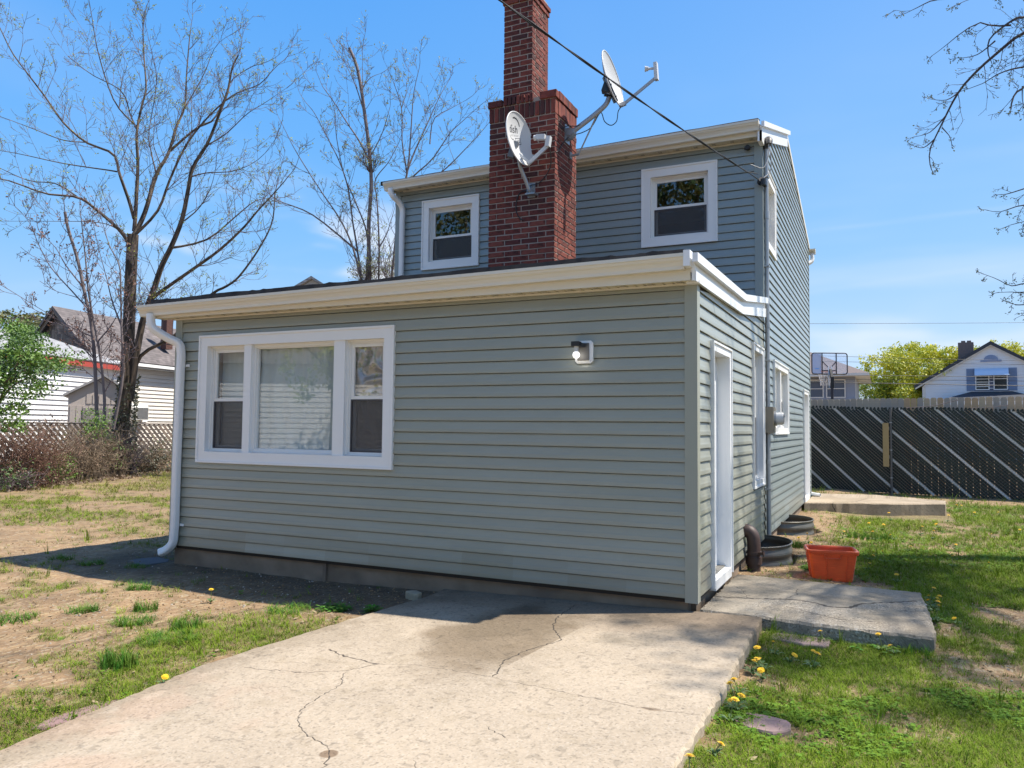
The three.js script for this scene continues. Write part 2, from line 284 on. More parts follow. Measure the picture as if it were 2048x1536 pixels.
// roofs
function roofSlab(name, pts, x0, x1, t, parent = house) {
  const b = new MB(), poly = [...pts.map((p) => [-p[0], p[1]]), ...[...pts].reverse().map((p) => [-p[0], p[1] - t])];
  b.prism(poly.map((p) => [p[0], p[1]]), V(0, 0, 0), Z, Y, X, x0, x1); return b.build(name, M.shingle, parent);
}
const lowRoof = roofSlab('roof', [[-.20, 2.80], [2.2, 2.865], [DZ - .005, 3.11]], -6.32, .012, .07);
roofSlab('roof', [[3.78, 5.375], [RU, 6.375], [DR + .16, 5.36]], -5.93, .012, .07);
{ // the torn edge of the roofing felt that shows above the low gutter
  const R = rng(12), top = [], bot = [], n = 120;
  for (let i = 0; i <= n; i++) { const x = mix(-6.27, -.045, i / n), sl = .05 * (x + 6.27) / 6.2; top.push(V(x, 2.828 + sl * .85 + .026 * fbm(i * .16, 2, 5, 3) + (R() < .06 ? .008 : 0), .235 + .01 * R())); bot.push(V(x, 2.775 + sl, .262)); }
  const b = new MB(); for (let i = 0; i < n; i++) { const t0 = top[i], t1 = top[i + 1], u0 = bot[i], u1 = bot[i + 1]; b.quad(u0, u1, t1, t0); b.quad(t0, t1, V(t1.x, t1.y - .004, -.25), V(t0.x, t0.y - .004, -.25)); }
  b.build('roof_felt', std([.011, .011, .013], .9, { side: THREE.DoubleSide }), house);
  const c = new MB(), top2 = []; for (let i = 0; i <= 60; i++) { const x = mix(-5.86, .0, i / 60), sl = .085 * (x + 5.86) / 5.86; top2.push([x, 5.362 + sl + .012 * fbm(i * .3, 4, 6, 2)]); }
  for (let i = 0; i < 60; i++) { const a = top2[i], d = top2[i + 1]; c.quad(V(a[0], a[1] - .05, -3.735), V(d[0], d[1] - .05, -3.735), V(d[0], d[1], -3.77), V(a[0], a[1], -3.77)); c.quad(V(a[0], a[1], -3.77), V(d[0], d[1], -3.77), V(d[0], d[1] + .05, -4.0), V(a[0], a[1] + .05, -4.0)); }
  c.build('roof_felt', std([.02, .02, .024], .8, { side: THREE.DoubleSide }), house);
}
// gutters: an ogee trough swept along the eave, with a slight fall to the downspout
function gutter(x0, x1, z, yl, yr, h = .125) {
  const k = h / .125, prof = [[0, 0], [.07, 0], [.074, .028], [.088, .055], [.104, .072], [.112, .09], [.120, .096], [.120, .125], [.106, .125], [.106, .112], [.096, .096], [.08, .07], [.064, .04], [.060, .012], [.012, .012], [.012, .12], [0, .12]].map((p) => [p[0], p[1] * k]);
  const d = V(x1 - x0, yr - yl, 0), L = d.length(); d.normalize();
  const b = new MB(); b.prism(prof, V(x0, yl, z), Z, Y, d, 0, L); const cap = [[0, 0], [.07, 0], [.088, .055], [.112, .09], [.12, .125], [0, .125]].map((p) => [p[0], p[1] * k]); b.prism(cap, V(x0, yl, z), Z, Y, d, .001, .006); b.prism(cap, V(x0, yl, z), Z, Y, d, L - .006, L - .001);
  return b.build('gutter', M.gutter, house);
}
gutter(-6.45, -.035, .17, 2.655, 2.715); gutter(-5.85, .012, -3.845, 5.215, 5.30); gutter(-5.9, .14, -DR - .27, 5.20, 5.20, .11);
function eaves(x0, x1, zw, zf, yb, yl, yr) {            // fascia board and vented soffit
  const b = new MB(); b.prism([[x0, yb], [x1, yb], [x1, yr + .11], [x0, yl + .11]], V(0, 0, zf), X, Y, Z, -.02, .0); b.build('fascia', M.gutter, house);
  const s = new MB(); s.box(x0, yb + .012, zw, x1, yb + .022, zf - .02);
  for (let x = x0 + .02; x < x1 - .06; x += .082) s.box(x, yb + .004, zw + .014, x + .062, yb + .0125, zf - .021);
  s.build('soffit', M.soffit, house);
  const v = new MB(); for (let x = x0 + .05; x < x1 - .04; x += .246) for (let i = 0; i < 4; i++) v.box(x - .008 + i * .012, yb + .0035, zw + .05, x - .004 + i * .012, yb + .0045, zf - .06);
  v.build('soffit_vent', M.black, house);
  const j = new MB(); j.box(x0 + .2, yb - .012, zw + .014, x1, yb + .003, zw + .034); j.build('soffit_trim', M.gutter, house);
}
eaves(-6.33, .0, 0, .17, 2.632, 2.672, 2.722); eaves(-5.83, .0, -DZ, -3.845, 5.24, 5.24, 5.31);
// rake trim on the side of both roofs
function rake(name, x0, x1, top, drop, mat) { const b = new MB(), poly = [...top.map((p) => [p[0], p[1]]), ...[...top].reverse().map((p) => [p[0], p[1] - (p[2] ?? drop)])]; b.prism(poly, V(0, 0, 0), V(0, 0, -1), Y, X, x0, x1); return b.build(name, mat, house); }
rake('rake_board', .0145, .04, [[-.19, 2.79, .165], [2.2, 2.845, .17], [DZ - .02, 3.085, .20]], .17, M.trimAl);
rake('rake_board', .041, .052, [[-.19, 2.705, .085], [2.2, 2.758, .09], [DZ - .02, 2.985, .112]], .1, M.trimAl);
rake('drip_edge', .0415, .085, [[-.285, 2.835], [2.2, 2.885], [DZ - .04, 3.125]], .075, M.trimAl);
rake('rake_board', .0145, .045, [[3.80, 5.36, .20], [6.86, 6.32, .22], [6.86, 6.32, .22]], .2, M.trimAl);
rake('drip_edge', .046, .085, [[3.74, 5.395], [6.93, 6.385]], .07, M.trimAl);
rake('drip_edge', .0147, .030, [[6.91, 6.385], [DR + .14, 5.375]], .09, M.gutter);
rake('rake_board', -5.80, -5.775, [[3.80, 5.36, .2], [RU, 6.33, .2], [DR, 5.36, .2]], .2, M.white);
{ // little returns where the gutter ends meet the rake trim
  const b = new MB(); b.box(-.03, 2.70, .05, .041, 2.745, .168); b.box(-.05, 2.618, .026, .06, 2.646, .1); b.box(-.034, 2.73, .17, .02, 2.862, .285); b.build('trim_return', M.trimAl, house);
  const c = new MB(); c.box(-.01, 5.16, -DZ + .02, .046, 5.30, -3.80); c.build('trim_return', M.trimAl, house);
}
// downspouts
function downspout(pts, w, straps, tabs) {
  const b = new MB(), c = curve(pts.map((p) => V(...p)), 90), n = c.length; let s = V(1, 0, 0); const loops = [];
  for (let i = 0; i < n; i++) { const t = V().subVectors(c[Math.min(n - 1, i + 1)], c[Math.max(0, i - 1)]).normalize(); s.addScaledVector(t, -s.dot(t)).normalize(); const u = V().crossVectors(t, s), lp = [], r = w * .28; for (let k = 0; k < 16; k++) { const q = Math.floor(k / 4), a = (q + (k % 4) / 3) * Math.PI / 2, cx = [1, -1, -1, 1][q] * (w / 2 - r), cy = [1, 1, -1, -1][q] * (w / 2 - r) * .85; lp.push(V().copy(c[i]).addScaledVector(s, cx + r * Math.cos(a)).addScaledVector(u, cy + r * Math.sin(a))); } loops.push(lp); }
  b.loft(loops); const o = b.build('downspout', M.white, house);
  const st = new MB(); for (const y of straps) { const p = c.reduce((a, q) => Math.abs(q.y - y) < Math.abs(a.y - y) ? q : a); st.box(p.x + w / 2 - .004, y - .014, p.z - w / 2, p.x + w / 2 + .055, y + .014, p.z - w / 2 + .008); } if (straps.length) st.build('strap', M.white, o);
  return o;
}
downspout([[-6.27, 2.68, .235], [-6.27, 2.60, .235], [-6.25, 2.52, .225], [-6.10, 2.40, .13], [-5.98, 2.33, .075], [-5.955, 2.24, .065], [-5.955, 2.0, .065], [-5.965, 1.0, .065], [-5.97, .15, .065], [-5.985, .03, .07], [-6.06, -.05, .09], [-6.13, -.085, .115]], .088, [2.08, .24]);
downspout([[-5.72, 5.24, -3.78], [-5.72, 5.18, -3.78], [-5.70, 5.12, -3.80], [-5.64, 5.02, -3.92], [-5.62, 4.93, -3.965], [-5.62, 4.7, -3.965], [-5.62, 3.6, -3.965], [-5.62, 3.0, -3.965]], .08, []);
downspout([[.07, 5.2, -DR - .2], [.07, 5.05, -DR - .16], [-.06, 4.9, -DR - .07], [-.06, 2.5, -DR - .07], [-.06, .2, -DR - .07], [-.02, .08, -DR - .02], [.10, .05, -DR + .06], [.2, .045, -DR + .09]], .075, []);

// ---- windows and doors; each in its own frame: x along the wall, y up, z outward
const mitre = (mb, w, h, c, z0, z1) => { for (const p of [[[0, 0], [w, 0], [w - c, c], [c, c]], [[w, 0], [w, h], [w - c, h - c], [w - c, c]], [[w, h], [0, h], [c, h - c], [w - c, h - c]], [[0, h], [0, 0], [c, c], [c, h - c]]]) mb.prism(p.map((q) => [q[0] * .9995 + .0002 * w, q[1] * .9995 + .0002 * h]), V(0, 0, 0), X, Y, Z, z0, z1); };
const ring = (mb, x0, y0, x1, y1, t, z0, z1) => { mb.box(x0, y0, z0, x1, y0 + t, z1); mb.box(x0, y1 - t, z0, x1, y1, z1); mb.box(x0, y0 + t, z0, x0 + t, y1 - t, z1); mb.box(x1 - t, y0 + t, z0, x1, y1 - t, z1); };
const pane = (parent, name, x0, y0, x1, y1, z, mat) => { const b = new MB(); b.quad(V(x0, y0, z), V(x1, y0, z), V(x1, y1, z), V(x0, y1, z)); return b.build(name, mat, parent); };
const dropMat = phys([.47, .53, .52], .5, { side: THREE.DoubleSide, map: tex(512, 512, (u, v) => { const f = .88 + .16 * fbm(u * 30, v * 2, 71, 3, 30); return [f * .95, f, f * 1.0]; }, [.9, .9]), transmission: .15, thickness: 0 });
const swirl = (s) => tex(512, 512, (u, v) => { const a = fbm(u * 3 + s, v * 3, 81 + s, 3), b = fbm(u * 3, v * 3 + s, 91 + s, 3), k = .5 + .5 * Math.sin(34 * (Math.hypot(u - .5 + .5 * (a - .5), v - .45 + .6 * (b - .5))) + 9 * a); return k; }, null, false);
const filmMat = phys([.34, .33, .32], .12, { side: THREE.DoubleSide, bumpMap: swirl(3), bumpScale: .05, clearcoat: 1, clearcoatRoughness: .04, metalness: .35 });
const filmDark = phys([.10, .095, .10], .3, { side: THREE.DoubleSide, bumpMap: swirl(5), bumpScale: .06, metalness: .3 });
function hung(w, x0, y0, x1, y1, o = {}) {              // a double-hung sash pair; the lower half carries a dark insect screen
  const fr = new MB(), ym = mix(y0, y1, o.mid ?? .5);
  ring(fr, x0, y0, x1, y1, .022, -.085, -.035); ring(fr, x0 + .022, y0 + .022, x1 - .022, y1 - .022, .014, -.086, -.05); fr.build('frame', M.vinyl, w);
  const s = new MB(); ring(s, x0 + .037, ym - .016, x1 - .037, y1 - .037, .034, -.083, -.058); s.build('sash', M.vinyl, w);
  pane(w, 'pane', x0 + .07, ym + .018, x1 - .07, y1 - .07, -.07, M.glass);
  const l = new MB(); ring(l, x0 + .037, y0 + .037, x1 - .037, ym + .012, .036, -.118, -.094); l.build('sash', M.vinyl, w);
  pane(w, 'pane', x0 + .07, y0 + .07, x1 - .07, ym - .022, -.106, M.glass);
  const sf = new MB(); ring(sf, x0 + .0365, y0 + .0365, x1 - .0365, ym - .0165, .014, -.07, -.058); sf.build('screen_frame', M.screenFrame, w);
  pane(w, 'screen', x0 + .05, y0 + .05, x1 - .05, ym - .03, -.064, M.screen);
  if (o.film) { pane(w, 'film', x0 + .05, ym - .01, x1 - .05, y1 - .05, -.10, filmMat); pane(w, 'film', x0 + .05, y0 + .05, x1 - .05, ym - .02, -.135, filmDark); }
  if (o.blind) pane(w, 'blind', x0 + .02, mix(y0, y1, o.blind), x1 - .02, y1 - .02, -.19, dropMat);
}
function windowAt(q, origin, turn, units, o = {}) {
  const [x, y, w, h, c] = q, g = part('window', house, origin, turn);
  const cas = new MB(); mitre(cas, w, h, c, -.004, .030); ring(cas, -.001, -.001, w + .001, h + .001, .022, -.004, .042); cas.build('casing', M.white, g);
  const j = new MB(), a = c - .012; j.box(a, a, -.12, a + .012, h - a, .024); j.box(w - a - .012, a, -.12, w - a, h - a, .024); j.box(c, h - c, -.12, w - c, h - a, .024); j.prism([[-.12, 0], [.026, -.016], [.026, -.03], [-.12, -.03]], V(c, c, 0), Z, Y, X, 0, w - 2 * c); j.build('jamb', M.white, g);
  units(g, c, c, w - c, h - c, w, h); return g;
}
const dh = (o) => (g, x0, y0, x1, y1) => hung(g, x0, y0, x1, y1, o);
windowAt(PICT, [PICT[0], PICT[1], 0], 0, (g, x0, y0, x1, y1) => {
  for (const [a, b] of [[.672, .775], [1.925, 2.065]]) { const m = new MB(); m.box(a, y0, -.09, b, y1, .012); m.build('mullion', M.white, g); }
  hung(g, x0, y0, .672, y1, { mid: .49, blind: .02 }); hung(g, 2.065, y0, x1, y1, { mid: .50, film: true });
  const f = new MB(); ring(f, .775, y0, 1.925, y1, .036, -.085, -.03); ring(f, .811, y0 + .036, 1.889, y1 - .036, .012, -.086, -.05); f.build('frame', M.vinyl, g);
  pane(g, 'pane', .82, y0 + .045, 1.88, y1 - .045, -.066, M.glass);
  // a pale sheet hangs in loose folds right behind the big pane
  const R = rng(5), b = new MB(), nx = 60, ny = 14, P = (i, k) => { const u = i / nx, v = k / ny; return V(mix(.80, 1.90, u), mix(y0 + .02, y1 - .02, v), -.125 + .018 * Math.sin(u * 31 + 2.5 * fbm(u * 3, v * 2, 4, 2)) * (.3 + .7 * fbm(u * 4, v * 2, 9, 2)) + .02 * (fbm(u * 5, v * 5, 3, 3) - .5)); };
  for (let i = 0; i < nx; i++) for (let k = 0; k < ny; k++) b.quad(P(i, k), P(i + 1, k), P(i + 1, k + 1), P(i, k + 1), [[i / nx, k / ny], [(i + 1) / nx, k / ny], [(i + 1) / nx, (k + 1) / ny], [i / nx, (k + 1) / ny]]);
  b.build('curtain', dropMat, g);
});
windowAt(WR, [WR[0], WR[1], -DZ], 0, dh({ mid: .50 })); windowAt(WL, [WL[0], WL[1], -DZ], 0, dh({ mid: .46 }));
const sideAt = (q) => [0, q[1], -q[0]];
windowAt(S1, sideAt(S1), Math.PI / 2, dh({})); windowAt(S3, sideAt(S3), Math.PI / 2, dh({}));
windowAt(S2, sideAt(S2), Math.PI / 2, (g, x0, y0, x1, y1) => { const m = new MB(), c = (x0 + x1) / 2; m.box(c - .05, y0, -.09, c + .05, y1, .014); m.build('mullion', M.white, g); hung(g, x0, y0, c - .05, y1); hung(g, c + .05, y0, x1, y1); });
function doorAt(q, knob) {
  const [x, y, w, h, c] = q, g = part('door', house, sideAt(q), Math.PI / 2);
  const cas = new MB(); for (const p of [[[0, 0], [c, 0], [c, h - c], [0, h]], [[w - c, 0], [w, 0], [w, h], [w - c, h - c]], [[0, h], [c, h - c], [w - c, h - c], [w, h]]]) cas.prism(p, V(0, 0, 0), X, Y, Z, -.004, .034); cas.box(-.002, 0, -.004, .018, h, .046); cas.box(w - .018, 0, -.004, w + .002, h, .046); cas.box(.018, h - .018, -.004, w - .018, h + .001, .046); cas.build('casing', M.white, g);
  const j = new MB(); j.box(c - .012, .06, -.16, c - .001, h - c, -.005); j.box(w - c + .001, .06, -.16, w - c + .012, h - c, -.005); j.box(c, h - c + .001, -.16, w - c, h - c + .012, -.005); j.build('jamb', M.white, g);
  const s = new MB(); s.box(c - .012, -.03, -.18, w - c + .012, .06, .04); s.build('door_sill', M.white, g);
  const sl = new MB(); sl.box(c, .06, -.14, w - c, h - c, -.095); const d = sl.build('door_slab', std([.80, .81, .82], .35), g);
  const pn = new MB(); for (const [a, b] of [[.16, .82], [1.0, 1.9]]) for (const k of [0, 1]) { const xa = mix(c + .1, w / 2 + .04, k), xb = mix(w / 2 - .04, w - c - .1, k); ring(pn, xa, a, xb, Math.min(b, h - c - .14), .03, -.096, -.088); } pn.build('panel', d.material, g);
  if (knob) { const kb = new THREE.SphereGeometry(.03, 16, 12); const km = std([.55, .50, .40], .25, { metalness: .9 }); const o = mesh('knob', kb, km, g); o.position.set(c + .07, 1.08, -.045); const st = new MB(); st.tube([V(c + .07, 1.08, -.095), V(c + .07, 1.08, -.06)], .014, 10); st.tube([V(c + .07, 1.08, -.0945), V(c + .07, 1.08, -.09)], .03, 14); st.build('knob', km, g); const st2 = new MB(); st2.tube([V(c + .07, 1.24, -.0945), V(c + .07, 1.24, -.075)], .026, 14); st2.build('deadbolt', km, g); }
}
doorAt(DOOR, true); doorAt(DOOR2, false);

// ---- the brick chimney
const brickMats = [], brickGeos = [];
{
  const R = rng(77);
  const tone = [[.235, .066, .045], [.205, .054, .038], [.26, .080, .054], [.17, .047, .036], [.13, .040, .033], [.22, .060, .045], [.09, .036, .033]];
  const map = (s) => tex(64, 64, (u, v) => { const n = .62 + .76 * fbm(u * 8, v * 8, s, 4, 8), d = sstep(.52, .75, fbm(u * 4, v * 4, s + 3, 3, 4)) * .5, e = sstep(.66, .8, fbm(u * 6, v * 6, s + 9, 3, 6)) * .30; return [n * (1 - d), n * (1 - d) + e * .28, n * (1 - d) + e * .26].map((k) => k * .8); }, [4, 4]);
  const maps = [map(101), map(131)];
  tone.forEach((t, i) => brickMats.push(std(t.map((k, j) => k * [.90, .74, .76][j]), .92, { map: maps[i % 2], bumpMap: noiseBump, bumpScale: .006 })));
  for (let k = 0; k < 3; k++) {                         // unit bricks with worn, chamfered edges
    const pts = [], e = [.02, .055, .05];
    for (const sx of [-1, 1]) for (const sy of [-1, 1]) for (const sz of [-1, 1]) { const j = () => 1 + .35 * (R() - .5); pts.push(V(sx * (.5 - e[0] * j()), sy * .5, sz * (.5 - e[2] * j())), V(sx * .5, sy * (.5 - e[1] * j()), sz * (.5 - e[2] * j())), V(sx * (.5 - e[0] * j()), sy * (.5 - e[1] * j()), sz * .5)); }
    brickGeos.push(new ConvexGeometry(pts));
    const p = brickGeos[k].attributes.position, uv = []; for (let i = 0; i < p.count; i++) uv.push((p.getX(i) + p.getZ(i) * .5) * .22, p.getY(i) * .07 + p.getZ(i) * .05); brickGeos[k].setAttribute('uv', new THREE.Float32BufferAttribute(uv, 2));
  }
}
{
  const R = rng(404), CX0 = -3.168, CX1 = -2.242, CZ = -2.30, CZ1 = -3.05, CH = .0708, J = .0130;
  const core = new MB(), mort = std([.33, .27, .235], .98, { bumpMap: noiseBump, bumpScale: .006 });
  core.box(CX0 + .007, 2.75, CZ1 + .0, CX1 - .007, 5.60, CZ - .007);
  const SX0 = -3.003, SX1 = -2.593, SZ = -2.36, SZ1 = -2.875; core.box(SX0 + .006, 5.60, SZ1 + .006, SX1 - .006, 7.12, SZ - .006);
  const chim = core.build('chimney', mort, house);
  const B = (name, x0, y0, z0, x1, y1, z1, dark = 0) => { const r = R(), mi = r < .06 + dark ? 6 : r < .14 + dark ? 4 : Math.floor(R() * 4) + (R() < .2 ? 2 : 0); const m = mesh(name, brickGeos[Math.floor(R() * 3)], brickMats[Math.min(6, mi)], chim); m.scale.set(Math.abs(x1 - x0), y1 - y0, Math.abs(z1 - z0)); m.position.set((x0 + x1) / 2 + (R() - .5) * .004, (y0 + y1) / 2 + (R() - .5) * .003, (z0 + z1) / 2 + (R() - .5) * .006); m.rotation.set((R() - .5) * .02, (R() - .5) * .012, (R() - .5) * .012); };
  const L = .2315, D = .110;
  const course = (name, x0, x1, z0, z1, y, odd, sides, dark) => {   // one course: front run, right run, optional left and back runs
    const y1 = y + CH - J; let x = x0;
    const first = odd ? D : L; let w = first - J / 2;
    while (x < x1 - .02) { let e = Math.min(x + w, x1); if (x1 - e < .05) e = x1; B(name, x, y, z0, e, y1, z0 - D + J, dark); x = e + J; w = L - J; }
    if (sides.right) { let z = z0 - D; w = (odd ? L : L / 2) - J; while (z > z1 + .02) { let e = Math.max(z - w, z1); if (e - z1 < .05) e = z1; B(name, x1 - D + J, y, z, x1, y1, e, dark); z = e - J; w = L - J; } }
  };
  let y = 3.02, k = 0; for (; y < 5.34; y += CH, k++) course('brick', CX0, CX1, CZ, CZ1 + .02, y, k % 2, { right: true }, y > 5.1 ? .1 : 0);
  const yS = y;                                          // a standing course on top, then a rowlock cap
  const sold = (x0, x1, n, f) => { for (let i = 0; i < n; i++) f(mix(x0, x1, i / n) + J / 2, mix(x0, x1, (i + 1) / n) - J / 2); };
  sold(CX0 - .006, CX1 + .006, 13, (a, b) => B('soldier_brick', a, yS, CZ + .008, b, yS + .185, CZ - .09, .22));
  sold(CZ - .095, CZ1 + .02, 9, (a, b) => B('soldier_brick', CX1 - .10, yS, a, CX1 + .008, yS + .185, b, .12));
  const yR = yS + .197; let i = 0;
  B('rowlock_brick', CX0 - .02, yR, CZ + .022, CX0 + .19, yR + .085, CZ - .09);
  sold(CX0 + .20, SX1 + .05, 7, (a, b) => B('rowlock_brick', a, yR, CZ + .015, b, yR + .095 + .02 * R(), CZ - .1, .55));
  B('rowlock_brick', CX1 - .21, yR, CZ + .02, CX1 + .02, yR + .095, CZ - .09);
  sold(CZ - .10, CZ1 + .02, 10, (a, b) => B('rowlock_brick', CX1 - .11, yR, a, CX1 + .022, yR + .11, b, .2));
  // upper stack
  let y2 = 5.66, q = 0; for (; y2 < 6.93; y2 += CH, q++) course('stack_brick', SX0, SX1, SZ, SZ1, y2, q % 2, { right: true }, .05);
  for (let c = 0; c < 2; c++, y2 += CH) { const o = .015 + .014 * c; course('stack_brick', SX0 - o, SX1 + o, SZ + o, SZ1 - o, y2, c, { right: true }, .05); }
  // the sides that face away, joined
  const bk = new MB(); const run = (x, z0, z1, ya, yb) => { let kk = 0; for (let yy = ya; yy < yb; yy += CH, kk++) for (let z = z0 - (kk % 2 ? .12 : 0); z > z1 + .03; z -= L) bk.box(x, yy, Math.max(z - L + J, z1), x + D - J, yy + CH - J, Math.min(z, z0)); };
  run(CX0, CZ - .12, CZ1 + .02, 3.02, 5.55); run(SX0, SZ - .12, SZ1, 5.64, 6.9); let kk = 0; for (let yy = 5.64; yy < 6.9; yy += CH, kk++) for (let x = SX0 - (kk % 2 ? .12 : 0); x < SX1 - .03; x += L) bk.box(Math.max(x, SX0), yy, SZ1, Math.min(x + L - J, SX1), yy + CH - J, SZ1 + D - J);
  kk = 0; for (let yy = 3.02; yy < 5.55; yy += CH, kk++) for (let x = CX0 - (kk % 2 ? .12 : 0); x < CX1 - .03; x += L) bk.box(Math.max(x, CX0), yy, CZ1, Math.min(x + L - J, CX1), yy + CH - J, CZ1 + D - J);
  tag(bk.build('brick', brickMats[1], chim), null, null, null, 'stuff');
  const lead = new MB(); lead.box(CX0 - .012, 2.8, CZ1 - .01, CX1 + .012, 3.0, CZ + .012); lead.build('flashing', M.black, chim);
}

// ---------------------------------------------------------------- things on and beside the house
const basis = (n, up) => { const z = n.clone().normalize(), x = V().crossVectors(up, z).normalize(), y = V().crossVectors(z, x); return new THREE.Matrix4().makeBasis(x, y, z); };
const dishPrint = () => {                               // the flat print on the front of the reflector
  const c = document.createElement('canvas'); c.width = c.height = 512; const g = c.getContext('2d');
  g.fillStyle = '#c9cbcd'; g.fillRect(0, 0, 512, 512);
  g.fillStyle = '#2e3138'; g.strokeStyle = '#2e3138';
  g.font = 'bold 92px sans-serif'; g.fillText('d', 150, 190); g.fillText('sh', 226, 190); g.fillRect(207, 142, 13, 48); g.beginPath(); g.arc(213, 122, 9, 0, 7); g.fill();
  g.lineWidth = 13; g.beginPath(); g.arc(262, 150, 98, -1.9, -.25); g.stroke(); g.lineWidth = 8; g.beginPath(); g.arc(200, 190, 62, 1.2, 2.7); g.stroke();
  g.font = '24px sans-serif'; g.fillText('N E T W O R K', 182, 222);
  g.lineWidth = 6; g.strokeRect(262, 238, 84, 56); g.font = 'bold 38px sans-serif'; g.fillText('HD', 278, 280);
  const t = new THREE.CanvasTexture(c); t.colorSpace = THREE.SRGBColorSpace; return t;
};
function reflector(name, parent, ctr, n, up, rx, ry, mat) {
  const b = new MB(), m = basis(n, up).setPosition(ctr), nr = 10, na = 48, depth = .075;
  const P = (r, a, o) => V(rx * r * Math.cos(a), ry * r * Math.sin(a), depth * (r * r - 1) + o).applyMatrix4(m), U = (r, a) => [.5 + .5 * r * Math.cos(a), .5 + .5 * r * Math.sin(a)];
  for (let i = 0; i < nr; i++) for (let k = 0; k < na; k++) { const r0 = i / nr, r1 = (i + 1) / nr, a = k / na * 6.28319, c = (k + 1) / na * 6.28319; b.quad(P(r0, a, 0), P(r1, a, 0), P(r1, c, 0), P(r0, c, 0), [U(r0, a), U(r1, a), U(r1, c), U(r0, c)]); }
  const o = b.build(name, mat, parent);
  const k2 = new MB(); for (let i = 0; i < nr; i++) for (let k = 0; k < na; k++) { const r0 = i / nr, r1 = (i + 1) / nr, a = k / na * 6.28319, c = (k + 1) / na * 6.28319; k2.quad(P(r1, a, -.006), P(r0, a, -.006), P(r0, c, -.006), P(r1, c, -.006)); }
  k2.build('reflector_back', M.dishBack, parent);
  const rim = []; for (let k = 0; k <= na; k++) rim.push(P(1, k / na * 6.28319, -.003)); const rb = new MB(); rb.tube(rim, .008, 6, false); rb.build('rim', M.dish, parent);
  return o;
}
const RT = V(.9022, .01, -.4312), UP = V(.0146, .9984, .0538), BK = V(.4311, -.0548, .9006);
const dirOf = (r, u, b) => V().addScaledVector(RT, r).addScaledVector(UP, u).addScaledVector(BK, b).normalize();
{
  const t = thing('satellite_dish', 'grey satellite dish with printed logo on the front face of the brick chimney', 'satellite dish');
  const n = dirOf(.835, .137, .535), c = V(-2.596, 4.981, -2.028);
  const pm = std([1, 1, 1], .36, { map: dishPrint() });
  reflector('reflector', t, c, n, dirOf(-.342, .94, 0), .305, .332, pm);
  const low = c.clone().addScaledVector(dirOf(.342, -.94, 0), .336).addScaledVector(n, .01);
  const a = new MB(); a.bar(low.clone().addScaledVector(n, -.04), V(-2.278, 4.882, -2.146), .03, .045); a.bar(c.clone().addScaledVector(dirOf(.342, -.94, 0), .18).addScaledVector(n, -.09), low, .03, .03); a.build('feed_arm', M.dish, t);
  const l = new MB(); l.bar(V(-2.278, 4.868, -2.146), V(-2.26, 4.995, -2.146), .066, .055); l.bar(V(-2.301, 4.982, -2.119), V(-2.41, 4.991, -2.105), .06, .066); l.tube([V(-2.41, 4.988, -2.105), V(-2.442, 4.988, -2.101)], .034, 14); l.build('feed_horn', M.dish, t);
  const m = new MB(), ft = V(-2.56, 4.355, -2.255); m.tube(curve([c.clone().addScaledVector(n, -.13).add(V(.02, -.1, 0)), V(-2.646, 4.75, -2.092), V(-2.637, 4.659, -2.119), V(-2.591, 4.487, -2.201), ft], 24), .024, 10); m.build('mast', M.metalGrey, t);
  const bk = new MB(); bk.box(-2.61, 4.305, -2.305, -2.51, 4.487, -2.293); bk.bar(V(-2.587, 4.451, -2.291), V(-2.578, 4.355, -2.219), .012, .05); bk.bar(V(-2.532, 4.451, -2.291), V(-2.537, 4.355, -2.219), .012, .05); bk.box(-2.6, 4.319, -2.291, -2.473, 4.337, -2.192); bk.tube([V(-2.6, 4.36, -2.246), V(-2.519, 4.36, -2.246)], .014, 8); bk.build('bracket', M.metalGrey, t);
  const cl = new MB(); const cc = c.clone().addScaledVector(n, -.10).add(V(.0, -.12, 0)); cl.bar(cc.clone().add(V(-.03, -.1, .02)), cc.clone().add(V(.03, .1, 0)), .09, .08); cl.build('clamp', M.dishBack, t);
  const w = new MB(); w.tube(curve([V(-2.256, 4.877, -2.155), V(-2.283, 4.687, -2.264), V(-2.355, 4.551, -2.273), V(-2.473, 4.46, -2.273), V(-2.546, 4.446, -2.246), V(-2.591, 4.396, -2.255), V(-2.709, 4.387, -2.287), V(-2.764, 4.287, -2.291), V(-2.764, 4.142, -2.291), V(-2.7, 4.042, -2.282), V(-2.655, 4.024, -2.3)], 70), .0065, 6); w.build('cable', M.black, t);
}
